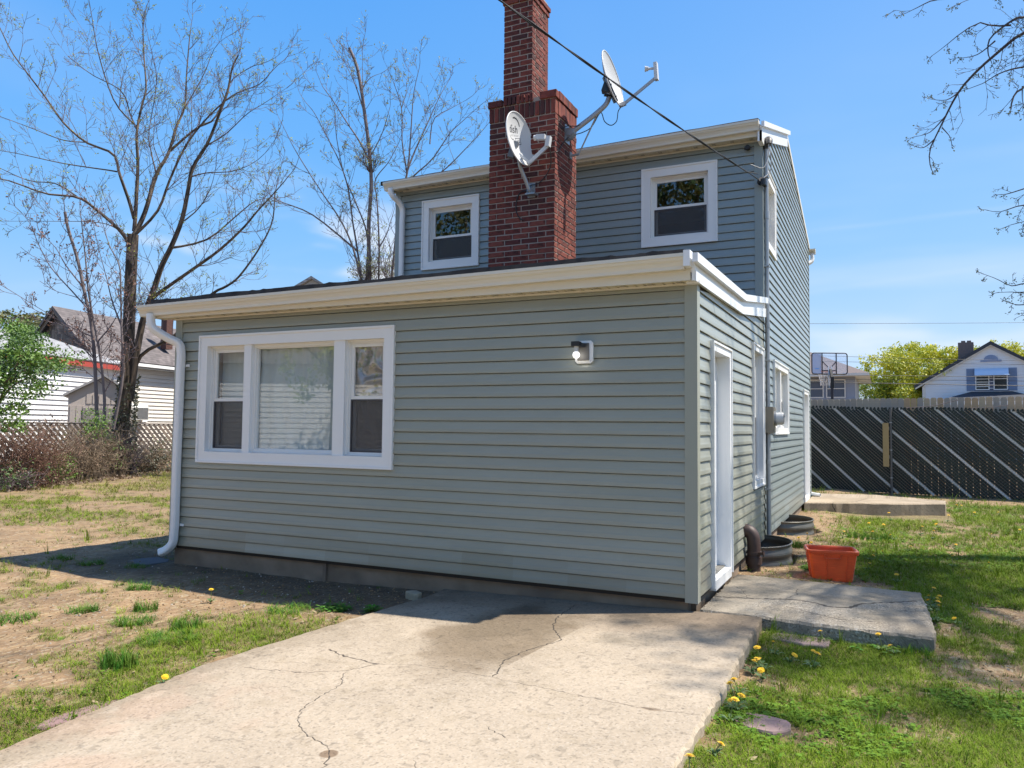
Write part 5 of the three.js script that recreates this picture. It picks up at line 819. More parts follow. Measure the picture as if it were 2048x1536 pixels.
// ---- houses over the fence
function lapWall(name, parent, poly, o, a, n, mat, mat2, e = .2, lap = .022) {  // a wall with real laps, built as one part
  const b = new MB(), ys = poly.map((p) => p[1]), y0 = Math.min(...ys), y1 = Math.max(...ys), xr = (y) => { const xs = []; for (let i = 0; i < poly.length; i++) { const p = poly[i], q = poly[(i + 1) % poly.length]; if ((p[1] - y) * (q[1] - y) <= 0 && p[1] !== q[1]) xs.push(p[0] + (q[0] - p[0]) * (y - p[1]) / (q[1] - p[1])); } return [Math.min(...xs), Math.max(...xs)]; };
  for (let y = y0; y < y1 - .01; y += e) { const yt = Math.min(y + e, y1), [l0, r0] = xr(y + .001), [l1, r1] = xr(yt - .001), P = (x, yy, k) => V().copy(o).addScaledVector(a, x).addScaledVector(Y, yy).addScaledVector(n, k); b.quad(P(l0, y, 0), P(r0, y, 0), P(r0, y, lap), P(l0, y, lap)); b.quad(P(l0, y, lap), P(r0, y, lap), P(r1, yt, .004), P(l1, yt, .004)); }
  return b.build(name, mat, parent);
}
const whiteSide = std([.66, .68, .71], .55, { side: THREE.DoubleSide }), creamTrim = std([.62, .61, .58], .5, { side: THREE.DoubleSide }), darkPane = phys([.03, .035, .04], .08), roofDark = std([.045, .05, .062], .85, { side: THREE.DoubleSide, bumpMap: noiseBump, bumpScale: .01 });
{
  const t = thing('white_house', 'white gable house with blue shutters and small chimney beyond the fence', 'house');
  const o = V(7.04, 0, -45.8), a = V(.994, 0, .107), n = V(-.107, 0, .994), P = (x, y, z = 0) => V().copy(o).addScaledVector(a, x).addScaledVector(Y, y).addScaledVector(n, z), hw = 3.52;
  const sl = (6.40 - 4.12) / 3.62;
  lapWall('wall', t, [[-hw, -.3], [hw, -.3], [hw, 4.12], [0, 6.40], [-hw, 4.12]], o, a, n, whiteSide, null, .19);
  const side = new MB(); side.quad(P(-hw, -.3, 0), P(-hw, -.3, -8), P(-hw, 4.12, -8), P(-hw, 4.12, 0)); side.quad(P(hw, -.3, 0), P(hw, -.3, -8), P(hw, 4.12, -8), P(hw, 4.12, 0)); side.quad(P(-hw, -.3, -8), P(hw, -.3, -8), P(hw, 4.12, -8), P(-hw, 4.12, -8)); side.tri(P(-hw, 4.12, -8), P(hw, 4.12, -8), P(0, 6.4, -8)); side.build('wall', whiteSide, t);
  const rf = new MB(); for (const s of [-1, 1]) { rf.prism([[0, 6.40], [0, 6.62], [s * 3.95, 6.62 - sl * 3.95], [s * 3.95, 6.44 - sl * 3.95]], P(0, 0, .25), a, Y, n, -8.6, .0); } rf.build('roof', roofDark, t);
  const rk = new MB(); for (const s of [-1, 1]) rk.prism([[0, 6.36], [0, 6.44], [s * 3.9, 6.44 - sl * 3.9], [s * 3.9, 6.34 - sl * 3.9]], P(0, 0, .02), a, Y, n, 0, .2); rk.build('rake_trim', creamTrim, t);
  const cp = new MB(); cp.box(0, 0, 0, 0, 0, 0); cp.prism([[-hw - .02, -.3], [-hw + .16, -.3], [-hw + .16, 4.05], [-hw - .02, 4.05]], P(0, 0, .02), a, Y, n, 0, .03); cp.build('corner_post', creamTrim, t);
  const ch = new MB(); ch.prism([[-1.66, 4.8], [-.86, 4.8], [-.86, 6.68], [-1.66, 6.68]], P(0, 0, -.9), a, Y, n, -.5, .3); ch.prism([[-1.5, 6.68], [-1.28, 6.68], [-1.28, 6.80], [-1.5, 6.80]], P(0, 0, -.9), a, Y, n, -.3, .1); ch.prism([[-1.2, 6.68], [-.98, 6.68], [-.98, 6.80], [-1.2, 6.80]], P(0, 0, -.9), a, Y, n, -.3, .1); ch.build('chimney', std([.16, .13, .125], .95, { bumpMap: noiseBump, bumpScale: .02, map: grainTex }), t);
  const fan = new MB(); const arc = []; for (let k = 0; k <= 12; k++) { const q = k / 12 * Math.PI; arc.push([.36 * Math.cos(q), 5.52 + .31 * Math.sin(q)]); } fan.prism(arc, P(0, 0, .02), a, Y, n, 0, .04); fan.prism([[-.52, 5.44], [.52, 5.44], [.52, 5.53], [-.52, 5.53]], P(0, 0, .02), a, Y, n, 0, .06); for (let k = 1; k < 6; k++) { const q = k / 6 * Math.PI; fan.bar(P(.08 * Math.cos(q), 5.55 + .08 * Math.sin(q), .062), P(.34 * Math.cos(q), 5.52 + .29 * Math.sin(q), .062), .02, .02); } fan.build('fan_vent', std([.20, .27, .42], .6), t);
  const blue = std([.155, .225, .36], .6, { side: THREE.DoubleSide });
  for (const s of [-1.24, .83]) { const sh = new MB(); sh.prism([[s, 3.76], [s + .42, 3.76], [s + .42, 5.06], [s, 5.06]], P(0, 0, .02), a, Y, n, 0, .03); for (let y = 3.82; y < 5.0; y += .09) sh.bar(P(s + .05, y, .055), P(s + .37, y, .055), .02, .04); sh.build('shutter', blue, t); }
  for (const s of [-.80, .10]) { const w = part('window', t); const g = new MB(); g.prism([[s, 3.80], [s + .70, 3.80], [s + .70, 4.66], [s, 4.66]], P(0, 0, .02), a, Y, n, 0, .02); g.build('pane', darkPane, w); const f = new MB(); for (const [x0, y0, x1, y1] of [[s, 3.80, s + .70, 3.85], [s, 4.62, s + .70, 4.66], [s, 3.85, s + .05, 4.62], [s + .65, 3.85, s + .70, 4.62], [s + .05, 4.42, s + .65, 4.46]]) f.prism([[x0, y0], [x1, y0], [x1, y1], [x0, y1]], P(0, 0, .04), a, Y, n, .0, .03); f.build('frame', M.white, w); const bl = new MB(); for (let k = 0; k < (s < 0 ? 3 : 0); k++) bl.prism([[s + .06, 3.98 + k * .13], [s + .64, 3.98 + k * .13], [s + .64, 4.03 + k * .13], [s + .06, 4.03 + k * .13]], P(0, 0, .041), a, Y, n, 0, .004); if (s < 0) bl.build('blind', creamTrim, w); }
  const tr = new MB(); tr.prism([[-.86, 3.74], [.86, 3.74], [.86, 4.8], [-.86, 4.8]], P(0, 0, .012), a, Y, n, 0, .006); tr.build('window_surround', std([.09, .11, .18], .6), t);
  const aw = new MB(), ap = []; for (let k = 0; k <= 8; k++) { const q = k / 8; ap.push([q * .55, 5.05 - .10 * q - .32 * Math.pow(q, 3)]); } aw.prism([...ap, ...[...ap].reverse().map((p) => [p[0], p[1] - .02])], P(-.82, 0, .03), n, Y, a, 0, 1.66); for (let k = 0; k < 14; k++) aw.tube([P(-.82 + k * .122, 4.63, .58), P(-.82 + (k + .9) * .122, 4.63, .58)], .03, 8); aw.build('awning', std([.46, .60, .78], .4), t);
  const pr = new MB(); const A = P(-2.75, 3.12, 1.9), B = P(2.75, 3.12, 1.9), C = P(1.0, 3.72, .03), D = P(-1.0, 3.72, .03), E1 = P(-2.75, 3.12, .03), F1 = P(2.75, 3.12, .03); pr.quad(A, B, C, D); pr.tri(A, D, E1); pr.tri(B, F1, C); pr.build('porch_roof', roofDark, t); const pf = new MB(); pf.prism([[-2.75, 2.9], [2.75, 2.9], [2.75, 3.11], [-2.75, 3.11]], P(0, 0, 1.86), a, Y, n, -.1, .04); for (const x of [-2.6, 2.6]) pf.prism([[x - .08, -.3], [x + .08, -.3], [x + .08, 2.9], [x - .08, 2.9]], P(0, 0, 1.8), a, Y, n, -.08, .08); pf.build('porch', M.white, t);
}
{
  const t = thing('grey_house', 'pale grey house with low brown hipped roof behind the basketball hoop', 'house');
  const a = V(1, 0, 0), n = V(0, 0, 1), o = V(.10, 0, -37.1), P = (x, y, z = 0) => V().copy(o).addScaledVector(a, x).addScaledVector(Y, y).addScaledVector(n, z), g1 = std([.40, .42, .46], .7, { side: THREE.DoubleSide }), g2 = std([.25, .28, .35], .7, { side: THREE.DoubleSide });
  const w = new MB(); w.prism([[-7, -.3], [.0, -.3], [.0, 4.3], [-7, 4.3]], P(0, 0), a, Y, n, -7, 0); w.build('wall', g1, t); lapWall('wall', t, [[-6.98, 3.05], [.0, 3.05], [.0, 4.25], [-6.98, 4.25]], P(0, 0, .003), a, n, g2, null, .12);
  const r = new MB(), A = P(-7.6, 4.3, .6), B = P(.68, 4.3, .6), C = P(.68, 4.3, -7.6), D = P(-7.6, 4.3, -7.6), R0 = P(-4.6, 5.9, -3.5), R1 = P(-2.6, 5.9, -3.5), b2 = std([.17, .135, .125], .95, { side: THREE.DoubleSide, bumpMap: noiseBump, bumpScale: .01 }); r.quad(A, B, R1, R0); r.tri(B, C, R1); r.quad(C, D, R0, R1); r.tri(D, A, R0); r.build('roof', b2, t);
  const e = new MB(); e.prism([[-7.6, 4.16], [.68, 4.16], [.68, 4.31], [-7.6, 4.31]], P(0, 0), a, Y, n, .56, .62); e.prism([[-7.6, .6], [-7.6, 4.31 - 4.31]], P(0, 0), a, Y, n, 0, 0); e.quad(P(.66, 4.2, .6), P(.66, 4.2, -7.6), P(.66, 4.31, -7.6), P(.66, 4.31, .6)); e.quad(P(-7.6, 4.17, .6), P(.68, 4.17, .6), P(.68, 4.17, -.0), P(-7.6, 4.17, 0)); e.quad(P(0, 4.18, .6), P(.68, 4.18, .6), P(.68, 4.18, -7.6), P(0, 4.18, -7.6)); e.build('eaves', creamTrim, t);
  for (const [x0, x1, y0, y1] of [[-1.33, -.50, 3.12, 3.98], [-2.9, -1.55, 3.12, 3.98], [-4.3, -3.4, 3.12, 3.98]]) { const wn = part('window', t); const p = new MB(); p.prism([[x0, y0], [x1, y0], [x1, y1], [x0, y1]], P(0, 0, .03), a, Y, n, 0, .02); p.build('pane', phys([.10, .12, .16], .1), wn); const f = new MB(); for (const [u0, v0, u1, v1] of [[x0 - .05, y0 - .05, x1 + .05, y0], [x0 - .05, y1, x1 + .05, y1 + .05], [x0 - .05, y0, x0, y1], [x1, y0, x1 + .05, y1], [x0, (y0 + y1) / 2 - .02, x1, (y0 + y1) / 2 + .02]]) f.prism([[u0, v0], [u1, v0], [u1, v1], [u0, v1]], P(0, 0, .05), a, Y, n, 0, .03); f.build('frame', creamTrim, wn); }
  const bd = new MB(); bd.prism([[-6.98, 2.98], [.02, 2.98], [.02, 3.06], [-6.98, 3.06]], P(0, 0), a, Y, n, .004, .05); bd.build('band', g2, t);
}
{ // power lines over the neighbours' gardens
  const L = [['thin power line high above the fence, alone against the sky', 5.47, 5.63, .010, .06], ['uppermost of the power lines crossing the yellow-green tree', 4.27, 4.16, .010, .10], ['second power line from above, crossing the yellow-green tree', 4.05, 4.03, .009, .16], ['third power line from above in front of the white gable house', 3.52, 3.525, .014, .05], ['thick power line just under the shutters of the white gable house', 3.255, 3.18, .020, .05], ['fourth power line from above, close over the thick one', 3.37, 3.37, .009, .06]];
  for (const [lab, y0, y1, r, sag] of L) { const b = new MB(), pts = []; const A = V(-6.5, y0 - (y1 - y0) * .5, -22.73), B = V(15.25, y1 + (y1 - y0), -33.1); for (let i = 0; i <= 40; i++) { const q = i / 40, p = V().lerpVectors(A, B, q); p.y -= sag * 4 * q * (1 - q) - sag * .75; pts.push(p); } b.tube(pts, r * .72, 5, false); tag(b.build('power_line', M.black), lab, 'power line', 'power lines over the neighbouring gardens'); }
}
// ---------------------------------------------------------------- the left side: neighbours, shed, fence
const roofGrey = std([1, 1, 1], .9, { side: THREE.DoubleSide, map: tex(256, 256, (u, v) => { const r = Math.floor(v * 16), e = (v * 16) % 1, k = (.75 + .4 * hash2(Math.floor(u * 16 + (r % 2) * .5), r, 4)) * (e < .12 ? .5 : 1); return [.30 * k, .30 * k, .31 * k]; }, [.45, .45]) });
const roofBrown = std([1, 1, 1], .9, { side: THREE.DoubleSide, map: tex(256, 256, (u, v) => { const r = Math.floor(v * 16), e = (v * 16) % 1, k = (.65 + .5 * hash2(Math.floor(u * 16 + (r % 2) * .5), r, 7)) * (e < .14 ? .55 : 1) * (.8 + .4 * fbm(u * 4, v * 4, 5, 3, 4)); return [.145 * k, .125 * k, .122 * k]; }, [.3, .3]) });
{
  const t = thing('white_garage', 'long white-sided building with grey roof and red eave board on the left', 'house');
  const A = V(-26.44, 0, -11.06), B = V(-28.2, 0, -16.3), d = V().subVectors(B, A).normalize(), n = V(-d.z, 0, d.x); if (n.x < 0) n.negate(); const P = (s, y, z = 0) => V().copy(A).addScaledVector(d, s).addScaledVector(Y, y).addScaledVector(n, z), L0 = -7, L1 = 5.5;
  lapWall('wall', t, [[L0, -.4], [L1, -.4], [L1, 3.72], [L0, 3.72]], A, d, n, std([.68, .69, .71], .5, { side: THREE.DoubleSide }), null, .19, .06);
  const s = new MB(); s.prism([[L0, -.4], [L1, -.4], [L1, 3.7], [L0, 3.7]], P(0, 0), d, Y, n, -5, -.05); s.build('wall', whiteSide, t);
  const f = new MB(); f.prism([[L0 - .2, 3.62], [L1 + .2, 3.62], [L1 + .2, 3.84], [L0 - .2, 3.84]], P(0, 0, .25), d, Y, n, 0, .04); f.build('eave_board', std([.36, .060, .045], .6), t); const g = new MB(); g.prism([[L0 - .2, 3.845], [L1 + .25, 3.845], [L1 + .25, 3.89], [L0 - .2, 3.89]], P(0, 0, .25), d, Y, n, -.1, .06); g.build('drip_edge', std([.10, .085, .085], .7), t);
  const sf = new MB(); sf.quad(P(L0, 3.63, 0), P(L1 + .2, 3.63, 0), P(L1 + .2, 3.63, .25), P(L0, 3.63, .25)); sf.build('soffit', creamTrim, t);
  const r = new MB(); r.quad(P(L0 - .2, 3.88, .3), P(L1 + .25, 3.88, .3), P(L1 - 1.4, 5.02, -2.6), P(L0 - .2, 5.02, -2.6), [[0, 0], [13, 0], [11.5, 3], [0, 3]]); r.quad(P(L0 - .2, 5.02, -2.6), P(L1 - 1.4, 5.02, -2.6), P(L1 + .25, 3.88, -5.3), P(L0 - .2, 3.88, -5.3)); r.tri(P(L1 + .25, 3.88, .3), P(L1 + .25, 3.88, -5.3), P(L1 - 1.4, 5.02, -2.6)); r.build('roof', roofGrey, t);
}
{
  const t = thing('brown_roof_house', 'house with big weathered brown roof, shingled gable and beige siding on the left', 'house');
  const R0 = V(-33.226, 6.78, -16.5), R1 = V(-36.2, 6.78, -31.0), E0 = V(-29.5, 4.25, -15.9), rd = V().subVectors(R1, R0).normalize(), E1 = E0.clone().addScaledVector(rd, 14.5), Bk = V().copy(R0).multiplyScalar(2).sub(E0).setY(4.25), Bk1 = Bk.clone().addScaledVector(rd, 14.5);
  const dn = V(0, -1, 0), r = new MB(); const up = V(0, .0, 0); r.quad(E0, E1, R1, R0, [[0, 0], [14.5, 0], [14.5, 4.5], [0, 4.5]]); r.quad(R0, R1, Bk1, Bk, [[0, 0], [14.5, 0], [14.5, 4.5], [0, 4.5]]); for (const [p, q] of [[E0, R0], [R0, Bk]]) r.quad(p, q, V(q.x, q.y - .16, q.z), V(p.x, p.y - .16, p.z)); r.build('roof', roofBrown, t);
  const inn = (p, k = .45) => V().copy(p).addScaledVector(rd, k), Gm = V().addVectors(E0, Bk).multiplyScalar(.5), gd = V().subVectors(E0, Bk).setY(0), gw = gd.length() / 2; gd.normalize(); const gn = rd.clone().negate(), go = inn(V(Gm.x, 0, Gm.z));
  const gp = (x, y, z = 0) => V().copy(go).addScaledVector(gd, x).addScaledVector(Y, y).addScaledVector(gn, z);
  const Rr = rng(91), tn = [[.13, .105, .09], [.17, .14, .12], [.10, .085, .08], [.20, .17, .15]].map((c) => std(c, .9, { side: THREE.DoubleSide })); let row = 0;
  const bk = new MB(); bk.prism([[-gw + .2, 4.2], [gw - .2, 4.2], [0, 6.65]], gp(0, 0, -.05), gd, Y, gn, 0, .03); bk.build('gable', tn[2], t);
  for (let y = 4.3; y < 6.4; y += .24, row++) { const half = (6.62 - y - .24) / 2.53 * gw * .96; for (let x = -half + (row % 2) * .09; x < half - .1;) { const w = .13 + .11 * Rr(); const b = new MB(); b.prism([[x, y + .02 * Rr()], [x + w - .012, y + .02 * Rr()], [x + w - .012, y + .26], [x, y + .26]], gp(0, 0), gd, Y, V().copy(gn).addScaledVector(Y, .0), .0, .02 + .02 * Rr()); b.build('wall_shingle', tn[Math.floor(Rr() * 4)], t); x += w; } }
  const rk = new MB(); for (const s of [-1, 1]) rk.prism([[0, 6.70], [0, 6.45], [s * (gw - .2), 4.0], [s * gw, 4.15]], gp(0, 0, .3), gd, Y, gn, 0, .05); rk.build('rake_trim', std([.16, .13, .11], .8), t);
  const wn = V(rd.z, 0, -rd.x); if (wn.x < 0) wn.negate(); const wo = inn(V(E0.x, 0, E0.z)).addScaledVector(wn, -.45); const beige = std([.66, .62, .56], .6, { side: THREE.DoubleSide });
  const wd = rd; lapWall('wall', t, [[0, -.4], [13.8, -.4], [13.8, 4.0], [0, 4.0]], wo, wd, wn, beige, null, .19, .055);
  const core = new MB(); core.prism([[0, -.4], [13.8, -.4], [13.8, 4.1], [0, 4.1]], V().copy(wo).addScaledVector(wn, -.06), wd, Y, wn, -gw * 1.7, 0); core.build('wall', beige, t);
  const gt = new MB(); gt.prism([[-.1, 4.06], [14.4, 4.06], [14.4, 4.20], [-.1, 4.20]], V().copy(E0).setY(0), rd, Y, wn, -.02, .10); gt.build('gutter', M.white, t); const sf = new MB(); sf.prism([[0, 3.98], [14, 3.98], [14, 4.03], [0, 4.03]], V().copy(E0).setY(0), rd, Y, wn, -.5, -.02); sf.build('soffit', std([.45, .46, .46], .7), t);
  const ac = part('window', t); const q = V(-28.55, 0, -19.45), W = (s, y, z) => V().copy(wo).addScaledVector(wd, s).addScaledVector(Y, y).addScaledVector(wn, z), s0 = V().subVectors(q, wo).dot(wd); const f = new MB(); f.prism([[s0 - .55, 1.45], [s0 + .75, 1.45], [s0 + .75, 2.30], [s0 - .55, 2.30]], V().copy(wo), wd, Y, wn, .02, .09); f.build('frame', M.white, ac); const au = new MB(); au.prism([[s0 - .4, 1.55], [s0 + .4, 1.55], [s0 + .4, 2.13], [s0 - .4, 2.13]], V().copy(wo), wd, Y, wn, .09, .42); au.build('air_conditioner', std([.52, .52, .50], .5), ac); const lv = new MB(); for (let y = 1.6; y < 2.1; y += .055) lv.prism([[s0 - .36, y], [s0 + .36, y], [s0 + .36, y + .03], [s0 - .36, y + .03]], V().copy(wo), wd, Y, wn, .42, .435); lv.build('louvre', std([.16, .16, .16], .6), ac);
  const ch = new MB(); ch.box(-32.0, 5.2, -21.9, -31.6, 7.1, -21.5); ch.build('chimney', std([.10, .048, .038], .95, { bumpMap: noiseBump, bumpScale: .02 }), t);
}
{
  const t = thing('garden_shed', 'grey gabled garden shed behind the left fence', 'shed');
  const A = V(-23.63, 0, -10.82), d = V(.62, 0, -.785).normalize(), n = V(-d.z, 0, d.x); if (n.x < 0) n.negate(); const P = (s, y, z = 0) => V().copy(A).addScaledVector(d, s).addScaledVector(Y, y).addScaledVector(n, z), W = 1.95, g = std([.46, .40, .36], .75, { side: THREE.DoubleSide }), dk = std([.24, .215, .20], .7, { side: THREE.DoubleSide }); 
  const w = new MB(); w.prism([[0, -.3], [W, -.3], [W, 2.36], [W * .55, 2.98], [0, 2.36]], P(0, 0), d, Y, n, -2.2, 0); w.build('wall', g, t);
  const pl = new MB(); for (let x = .06; x < W - .05; x += .19) pl.prism([[x, -.3], [x + .17, -.3], [x + .17, 1.98], [x, 1.98]], P(0, 0), d, Y, n, 0, .02); for (let x = .55; x < W - .5; x += .19) pl.prism([[x, 2.05], [x + .15, 2.05], [x + .15, 2.38], [x, 2.38]], P(0, 0), d, Y, n, 0, .02); pl.build('panel', g, t);
  const dr = new MB(); dr.prism([[.45, -.2], [W * .55 - .01, -.2], [W * .55 - .01, 1.9], [.45, 1.9]], P(0, 0), d, Y, n, .021, .05); dr.prism([[W * .55 + .01, -.2], [W - .35, -.2], [W - .35, 1.9], [W * .55 + .01, 1.9]], P(0, 0), d, Y, n, .021, .05); dr.build('door', dk, t);
  const r = new MB(); r.prism([[-.15, 2.28], [W * .55, 3.0], [W + .15, 2.28], [W + .15, 2.36], [W * .55, 3.09], [-.15, 2.36]], P(0, 0), d, Y, n, -2.35, .15); r.build('roof', std([.30, .29, .29], .7), t);
}
{
  const t = thing('grey_house', 'top of a distant grey gable just over the extension roof', 'house', [0, 0, 0]);
  const o = V(-22.35, 0, -21.63), a = V(.902, 0, -.431), n = V(.431, 0, .902), P = (x, y, z = 0) => V().copy(o).addScaledVector(a, x).addScaledVector(Y, y).addScaledVector(n, z); const b = new MB(); b.prism([[-4.4, -.3], [4.4, -.3], [4.4, 5.38], [0, 8.1], [-4.4, 5.38]], P(0, 0), a, Y, n, -8, 0); b.build('wall', std([.42, .45, .50], .7), t); const r = new MB(); r.prism([[-4.8, 5.15], [0, 8.12], [4.8, 5.15], [4.8, 5.27], [0, 8.24], [-4.8, 5.27]], P(0, 0), a, Y, n, -8.2, .25); r.build('roof', roofGrey, t);
}
{ // lattice-slatted wire fence at the left boundary
  const t = thing('lattice_fence', 'wire fence woven with thin diagonal slats along the left boundary', 'fence');
  const x = -20.75, z0 = -15.5, z1 = -3.0, R = rng(61), tone = [std([.12, .088, .07], .9), std([.16, .12, .095], .9), std([.09, .07, .058], .9)];
  for (let z = z0; z < z1 + 1.4; z += .19) { const a = V(x, 1.36, Math.min(z, z1)), dz = 1.5, b0 = V(x, -.18, z - dz); const A = a, Bq = b0; if (Bq.z < z0 - 2) continue; const b = new MB(); b.bar(A, V(Bq.x, Bq.y, Math.max(Bq.z, z0 - 1.5)), .085, .010, X); b.build('slat', tone[Math.floor(R() * 3)], t); }
  const w = new MB(); for (let z = z0 - 1.5; z < z1; z += .12) { w.tube([V(x - .02, 1.36, z), V(x - .02, -.18, z + 1.5)], .003, 3, false); } tag(w.build('wire', M.galv, t), null, null, null, 'stuff');
  const p = new MB(); for (let z = z0; z <= z1; z += 2.5) p.tube([V(x - .05, -.4, z), V(x - .05, 1.45, z)], .03, 10); p.build('post', M.metalGrey, t); const r = new MB(); r.tube([V(x, 1.38, z0 - 1.5), V(x, 1.38, z1)], .024, 8); r.build('rail', std([.16, .13, .11], .7), t);
}
// ---------------------------------------------------------------- behind the viewer: what the panes mirror
{
  const t = thing('white_house', 'long white-sided house behind the viewer, seen only as a reflection in the picture window', 'house');
  const A = V(-19.5, 0, 9.5), B = V(-5.2, 0, 17.5), d = V().subVectors(B, A).normalize(), n = V(d.z, 0, -d.x); if (n.z > 0) n.negate(); const L = A.distanceTo(B);
  lapWall('wall', t, [[-6, -.3], [L, -.3], [L, 3.3], [-6, 3.3]], A, d, n, std([.78, .79, .80], .5, { side: THREE.DoubleSide }), null, .16);
  const P = (s, y, z) => V().copy(A).addScaledVector(d, s).addScaledVector(Y, y).addScaledVector(n, z); const r = new MB(); r.quad(P(-6.3, 3.25, .3), P(L + .3, 3.25, .3), P(L + .3, 4.9, -3.5), P(-6.3, 4.9, -3.5)); r.quad(P(-6.3, 4.9, -3.5), P(L + .3, 4.9, -3.5), P(L + .3, 3.25, -7), P(-6.3, 3.25, -7)); r.build('roof', roofBrown, t); const s = new MB(); s.prism([[-6, -.3], [L, -.3], [L, 3.25], [-6, 3.25]], A, d, Y, n, -6.7, -.03); s.build('wall', whiteSide, t);
}

// ---------------------------------------------------------------- trees: limbs are [thickness, [[across, up], ...]] in metres from the foot
const BIG_TREE = [
  [0.34, [[0.00, 0.00], [0.03, 1.09], [0.16, 2.07], [0.23, 3.37], [0.27, 4.74], [0.30, 6.30], [0.35, 7.47]]],
  [0.17, [[0.35, 7.41], [0.55, 8.25], [0.74, 9.55], [0.94, 10.34], [1.03, 11.38], [1.13, 12.22], [1.03, 13.46], [1.03, 15.15]]],
  [0.13, [[0.34, 7.60], [0.34, 8.90], [0.29, 9.88], [0.16, 10.86], [0.22, 11.83], [0.25, 12.48], [0.09, 13.46], [-0.04, 14.63], [-0.01, 15.28]]],
  [0.13, [[0.25, 7.15], [0.09, 7.54], [-0.49, 8.12], [-0.95, 8.45], [-1.80, 8.51], [-2.77, 8.84], [-3.94, 8.97]]],
  [0.11, [[0.32, 7.99], [0.19, 8.58], [-0.04, 9.36], [-0.17, 9.94], [-0.95, 10.27], [-1.60, 10.86], [-2.06, 11.57], [-2.58, 12.29], [-3.03, 12.94], [-3.42, 13.78], [-3.81, 14.37]]],
  [0.05, [[-0.10, 9.42], [-1.47, 9.55], [-2.77, 9.75], [-3.94, 9.81]]],
  [0.1, [[0.42, 7.47], [1.07, 8.25], [1.39, 9.23], [1.85, 10.34], [2.37, 11.12], [2.95, 11.77], [3.41, 12.16], [4.06, 12.48], [4.39, 12.94], [4.65, 13.33]]],
  [0.09, [[0.95, 10.47], [1.78, 11.25], [2.30, 11.57], [2.63, 12.35], [2.82, 13.00], [3.41, 13.46], [3.77, 13.59]]],
  [0.06, [[0.17, 10.92], [-0.23, 11.57], [-0.69, 12.48], [-1.80, 13.13], [-2.77, 13.85], [-3.07, 14.11]]],
  [0.06, [[0.09, 11.12], [-0.49, 11.83], [-0.89, 13.26], [-1.02, 14.37], [-1.08, 15.15]]],
  [0.05, [[1.10, 12.03], [1.39, 12.68], [1.72, 13.46], [2.04, 14.37], [2.50, 14.83]]],
  [0.05, [[0.74, 9.55], [0.48, 10.34], [0.29, 11.12], [0.42, 12.81], [0.16, 13.98], [-0.10, 14.96]]],
  [0.24, [[0.33, 2.26], [0.48, 3.37], [0.74, 4.74], [1.07, 5.65], [1.33, 6.43], [1.65, 7.08], [1.98, 7.93], [2.17, 8.90], [2.30, 9.55], [2.76, 10.34], [3.15, 11.38], [3.35, 11.96], [3.48, 12.68], [3.67, 13.07]]],
  [0.08, [[1.65, 7.02], [2.63, 7.34], [3.41, 8.12], [3.93, 8.71], [4.39, 8.90]]],
  [0.12, [[1.03, 5.45], [2.43, 6.30], [3.35, 6.82], [4.19, 7.41], [4.78, 7.86], [5.36, 8.25], [5.88, 8.64]]],
  [0.13, [[0.42, 2.92], [0.70, 3.70], [1.80, 4.35], [2.81, 5.52], [3.35, 5.84], [3.74, 6.17], [4.32, 7.02], [4.71, 7.86], [4.78, 8.71], [4.84, 9.10]]],
  [0.05, [[2.21, 9.23], [2.76, 9.36], [3.61, 9.42], [4.39, 9.81], [4.91, 10.40]]],
  [0.05, [[2.66, 10.21], [3.28, 10.60], [3.93, 11.25], [4.45, 11.64], [5.10, 12.16]]],
  [0.05, [[2.04, 7.86], [2.50, 8.25], [2.89, 8.90], [3.08, 9.55]]],
  [0.05, [[-0.95, 8.45], [-1.60, 8.87], [-2.45, 8.97], [-3.36, 9.36], [-3.88, 9.62]]],
  [0.04, [[0.16, 7.47], [-0.36, 7.73], [-1.80, 7.73], [-3.62, 7.70]]],
  [0.04, [[-0.95, 10.27], [-1.54, 10.27], [-2.45, 10.60], [-3.23, 10.86], [-3.88, 10.99]]],
  [0.05, [[1.85, 10.27], [1.98, 10.86], [1.91, 11.51]]],
  [0.04, [[0.81, 9.88], [0.48, 10.60], [0.42, 11.12]]],
];
const SAPLING = [
  [0.09, [[0.01, 0.32], [-0.04, 1.31], [-0.11, 2.54], [-0.23, 3.53], [-0.42, 4.39], [-0.60, 5.32], [-0.85, 6.24], [-0.91, 6.73]]],
  [0.08, [[0.20, 0.32], [0.20, 1.31], [0.07, 2.54], [-0.08, 3.40], [-0.23, 4.39], [-0.30, 5.32], [-0.42, 6.36], [-0.51, 6.86]]],
  [0.07, [[0.47, 0.32], [0.75, 1.92], [0.72, 3.28], [0.72, 4.39], [0.69, 5.13], [0.38, 5.75], [0.20, 6.24]]],
  [0.045, [[0.71, 3.40], [0.47, 4.08], [0.32, 4.88], [0.07, 5.93]]],
  [0.04, [[-0.17, 3.77], [-0.79, 4.39], [-1.53, 5.13], [-2.02, 5.87], [-2.33, 6.49], [-2.64, 6.86]]],
  [0.04, [[-0.45, 4.51], [-1.04, 5.19], [-1.41, 5.75], [-1.96, 6.24]]],
  [0.03, [[-0.11, 3.03], [-0.85, 3.40], [-1.53, 3.84], [-2.52, 4.51]]],
  [0.04, [[0.01, 2.91], [0.44, 3.40], [0.81, 4.08]]],
];
